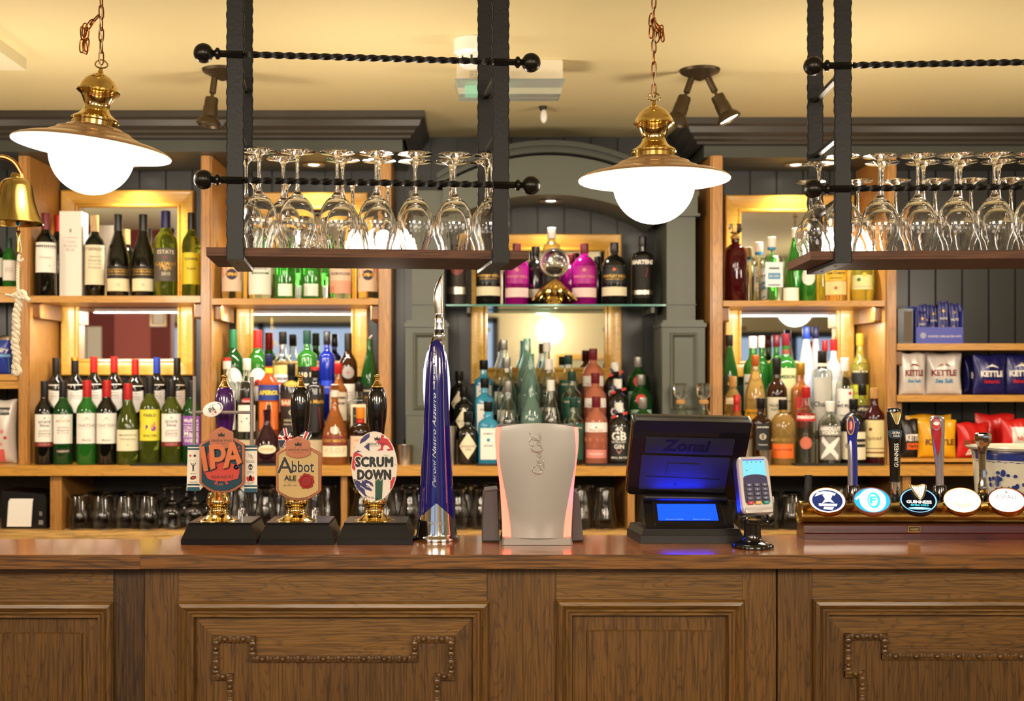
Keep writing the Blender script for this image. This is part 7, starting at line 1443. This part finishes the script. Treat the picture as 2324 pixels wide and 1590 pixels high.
R2(1917, 812, 20, 'short', 'clear', 'w', 'clear rum bottle with white cap and white label', [(.08, .62, 1.1, WHITE, [T('BAT RUM', .62, .8, INK, bo=.04), ('c', .55, .9, .006, RED), ('c', -.6, .7, .003, INK), T('Superior', .4, .5)])])
R2(1957, 872, 20, 'squat', 'clear', 'k', 'spiced rum bottle with dark label picturing a captain', [(.0, .62, 1.15, mat('captain_label', '#3c2c30', .5), [T('CAPTAIN', .88, .85, CREAM, bo=.03), ('c', 0, .5, .009, mat('captain_coat', '#a0483c', .5)), ('c', 0, .64, .005, mat('nut_tan'))])])
R1(1672, 896, 17, 'spirit', 'amber', 'r', 'bourbon bottle with dripping red wax seal', [(.1, .45, 1.1, CREAM)], neck=(.66, .85, K['r']))
R1(1727, 903, 21, 'square', 'brown', 'k', 'square brown whiskey bottle with black and white label', [(.22, .62, .66, mat('old_black', '#16130f', .5), [T('JACK DANIELS', .85, .85, WHITE, bo=.05), ('c', 0, .5, .011, CREAM), ('c', 0, .5, .009, mat('old_black')), T('OLD No.7', .5, .4, WHITE), T('Tennessee', .2, .7, WHITE)])], sq=1)
R1(1777, 906, 28, 'short', 'pamber', 'k', 'oval whiskey bottle with orange label low on the glass', [(.10, .32, .95, mat('label_orange', '#e86c20', .5), [T('BULLEIT FRONTIER', .6, .8, MAROON, bo=.02)])])
R1(1829, 878, 23, 'spirit', 'clear', 'r', 'clear vodka bottle with red cap and red banner', [(.56, .66, 1.1, RED, [T('SMIRNOFF', .5, .85, WHITE, bo=.05)]), (.2, .36, .6, mat('crest_print', '#c86a50', .5), [], 'oval')])
R1(1884, 911, 27, 'short', 'clear', 'w', 'clear vodka bottle with white lettering and a large white cross', [(.46, .62, 1.0, mat('absolut_clear', '#8a8478', .3), [T('ABSOLUT', .7, .9, WHITE, bo=.06), T('VODKA', .3, .7, WHITE, bo=.05)]), (.08, .44, .9, mat('absolut_clear'), [('s', [(-.75+.15*i, .92-.084*i) for i in range(11)], .26, WHITE), ('s', [(-.85+.17*i, .06+.09*i) for i in range(11)], [.12+.22*math.sin(PI*i/10) for i in range(11)], WHITE)])])
R1(1937, 905, 28, 'short', 'black', 'k', 'black spiced-rum bottle with wide cream sea-creature label', [(.08, .50, 1.15, CREAM, [('c', -.4, .5, .010, mat('faint_ink')), ('b', .45, .75, mat('old_black'), .1, .95), T('KRAKEN', .6, .42, CREAM, u=.52, bo=.04)])])
R1(1984, 880, 23, 'spirit', 'redd', 'c', 'dark red-brown rum bottle with tall parchment label next to the crisps upright', [(.10, .58, 1.15, mat('sailor_label', '#d8c88c', .5), [('c', -.3, .75, .006, MAROON), T('Spiced', .5, .6, MAROON), ('b', .1, .14, MAROON), ('b', .22, .24, MAROON)])])
# ---------------------------------------------------------------- blue and white planter
Y = 3.0; r = thing('ceramic_planter', (X_(2335, Y), Y, .95), 'blue and white ceramic planter with tree pattern at the end of the bar', 'planter'); m = MB(); zb = .9506; zt = Z_(1013, Y); c = (X_(2335, Y), Y, 0); R0 = 134*Y/F
POR = mat('porcelain', '#cfc8b4', .15, coat=.5); PB = mat('cobalt_glaze', '#26367c', .15, coat=.5)
pf = lambda z: R0*(.70+.20*((z-zb)/(zt-zb))**.8) if z < zt-.012 else R0*(.90+.1*((z-zt+.012)/.012))
m.lathe([(0, zb)]+[(pf(z), z) for z in [zb+(zt-.012-zb)*i/14 for i in range(15)]]+[(R0*.93, zt-.008), (R0*.99, zt-.003), (R0, zt), (R0*.96, zt+.001), (R0*.86, zt-.012), (R0*.66, zb+.01), (0, zb+.01)], POR, c, 56, close=False); m.fixn = True
m.build('pot', r, smooth=50)
m = MB(); sf = lambda a, z, e=.0008: (c[0]+(pf(min(z, zt-.0125))+e)*math.sin(a), c[1]-(pf(min(z, zt-.0125))+e)*math.cos(a), z)
m.grid(lambda u, v: (lambda a, z: (c[0]+(pf(z)+.0009)*math.sin(a), c[1]-(pf(z)+.0009)*math.cos(a), z))(-1.6+2.2*u, zt-.030+.0295*v), 30, 8, PB); m.grid(lambda u, v: sf(-1.6+2.2*u, zt-.036-.004*math.sin(u*60)*v*.5+.002), 60, 1, PB)
rg = random.Random(11)
for i in range(190):
    a = rg.uniform(-1.35, .3); z = rg.uniform(zb+.12, zt-.06); big = .5+.5*math.sin(a*5); rr = rg.uniform(.0012, .0036)*(1+big)
    if math.sin(a*4.1+z*30) > -.25: m.disc((a, z), rr/R0, lambda u, v: sf(u, v, .001+.00002*i), PB, 9, rr*rg.uniform(.6, 1.4))
for i in range(16): a = rg.uniform(-1.3, .3); z = rg.uniform(zb+.12, zt-.09); m.strip([(a, z), (a+rg.uniform(-.02, .02), z+.03), (a+rg.uniform(-.05, .05), z+.05)], .004, lambda u, v: sf(u, v, .0012), PB)
m.build('painted_pattern', r, smooth=60)
# ---------------------------------------------------------------- receipt printer
Y = 4.27; r = thing('receipt_printer', (X_(52, Y), Y, .925), 'black receipt printer with blank white slip under the back counter', 'printer'); PK = mat('printer_black', '#141210', .4)
m = MB(); a, b = X_(2, Y), X_(106, Y); m.prism([(a, .9256), (b, .9256), (b, Z_(1130, Y)), (b-.006, Z_(1120, Y)), (a+.006, Z_(1112, Y)), (a, Z_(1122, Y))], Y, Y+.16, PK, .003); m.fixn = True; m.build('casing', r)
m = MB(); v = lambda px, py, e: (X_(px, Y), Y-e, Z_(py, Y)); m.add([v(17, 1194, .006), v(72, 1194, .006), v(75, 1138, .004), v(20, 1138, .004), v(23, 1131, .0005), v(76, 1131, .0005)], [(0, 1, 2, 3), (3, 2, 5, 4)], WHITE); m.build('paper_slip', r)
m = MB(); f = lambda u, v_: (X_(93+u, Y), Y-.0006, Z_(1165-v_, Y)); m.text('B', f, mat('grey_print', '#8a867c', .5), width=7, height=10, bold=.03); m.box(X_(88, Y), X_(98, Y), Y-.001, Y-.0002, Z_(1190, Y), Z_(1180, Y), mat('grey_print')); m.build('front_marks', r)
# ---------------------------------------------------------------- glasses under the back counter
def pint(kind):
    m = MB(); t = .0022
    o = {'tumbler': [(.040, 0), (.0395, .03), (.0405, .058), (.0375, .064), (.034, .118), (.031, .122)], 'nonic': [(.042, 0), (.041, .02), (.044, .034), (.040, .046), (.034, .10), (.030, .145), (.029, .148)],
         'curvy': [(.036, 0), (.040, .03), (.041, .05), (.034, .085), (.027, .115), (.026, .13), (.031, .15), (.032, .153)]}[kind]
    h_ = o[-1][1]; m.lathe([(0, h_*.90)]+[(a-t, b*.93+.0002) for a, b in o[::-1]]+o+[(0, h_)], GLASS, seg=24, close=False); m.fixn = True; return m.build({'tumbler': 'tumbler', 'nonic': 'pint_glass', 'curvy': 'beer_glass'}[kind], world=False, smooth=40)
proto = {k_: pint(k_) for k_ in ('tumbler', 'nonic', 'curvy')}; proto['stem'] = stem_glass(.150, .040, .034, .034, .095, 'goblet'); LZ = .9256
seq = [('tumbler', 181), ('tumbler', 232), ('tumbler', 262), ('tumbler', 306), ('tumbler', 345), ('stem', 375), ('stem', 414), ('stem', 448), ('stem', 482), ('nonic', 530), ('curvy', 560), ('curvy', 600), ('nonic', 642), ('nonic', 690), ('nonic', 730), ('tumbler', 760),
       ('curvy', 806), ('nonic', 850), ('curvy', 898), ('curvy', 942), ('nonic', 990), ('curvy', 1046), ('curvy', 1092), ('nonic', 1140), ('nonic', 1290), ('nonic', 1340), ('nonic', 1385), ('nonic', 1462), ('nonic', 1520), ('nonic', 1650), ('tumbler', 1700), ('tumbler', 1748), ('tumbler', 1786), ('tumbler', 1826), ('nonic', 1870), ('nonic', 1912), ('nonic', 1960), ('tumbler', 2005)]
near = [(0, 'nearest the printer divider'), (360, 'beside the stemmed goblets'), (520, 'behind the rugby-post badge'), (620, 'behind the cream-badged pump'), (790, 'behind the oval-badged pump'), (960, 'behind the blue beer tower'), (1120, 'behind the drinks dispenser'), (1430, 'behind the till'), (1690, 'behind the card reader'), (1840, 'behind the lit taps')]
lastx = -999; cnt = {}
ordn = ['first', 'second', 'third', 'fourth', 'fifth', 'sixth', 'seventh', 'eighth']
ordn = ['first', 'second', 'third', 'fourth', 'fifth', 'sixth', 'seventh', 'eighth', 'ninth', 'tenth']
RR_ = {'tumbler': .0410, 'nonic': .0442, 'curvy': .0412, 'stem': .0402}
for row in (0, 1):
    Yg = 4.275 if row == 0 else 4.375
    for a, b in ((141, 774), (788, 1424), (1440, 2048)):
        xc = X_(a, 4.226)+.006+(.03 if row else 0); xe = X_(b, 4.226)-.006
        while True:
            px_ = VX+xc*F/Yg; k_ = min(seq, key=lambda q_: abs(q_[1]-px_-20))[0]; rr_ = RR_[k_]
            if xc+2*rr_ > xe: break
            c_ = xc+rr_; xc += 2*rr_+.0012; xx = VX+c_*F/Yg
            if 1176 < xx < 1262 or 1560 < xx < 1630: continue            # wholly behind the dispenser and the till
            pl = [n_ for a_, n_ in near if xx >= a_][-1]; key = (row, pl); cnt[key] = cnt.get(key, 0)+1
            copy_glass(proto[k_], (c_, Yg, LZ), 0, 'upturned %s under the back counter %s, %s of %s row' % ({'tumbler': 'tumbler', 'nonic': 'pint glass', 'curvy': 'beer glass', 'stem': 'goblet'}[k_], pl, ordn[cnt[key]-1], 'rear' if row else 'front'), 'upturned glasses under the back counter')
m = MB(); rg = random.Random(2)
for a, b in ((150, 400), (480, 700), (1330, 1415)): m.grid(lambda u, v: (X_(a+(b-a)*u, 4.24), 4.228+.008*v, LZ+.001+.004*abs(math.sin(u*9+v))*(1-v)), 30, 2, mat('paper_towel', '#efe6cc', .8))
m.build('shelf_liner'); tag(bpy.data.objects['shelf_liner'], 'crumpled white paper lining along the edge of the glass shelf board', 'paper lining')
for pr_ in list(proto.values())+[proto_wine, proto_small]:
    if pr_.name not in USED and not pr_.get('label'): bpy.data.objects.remove(pr_)
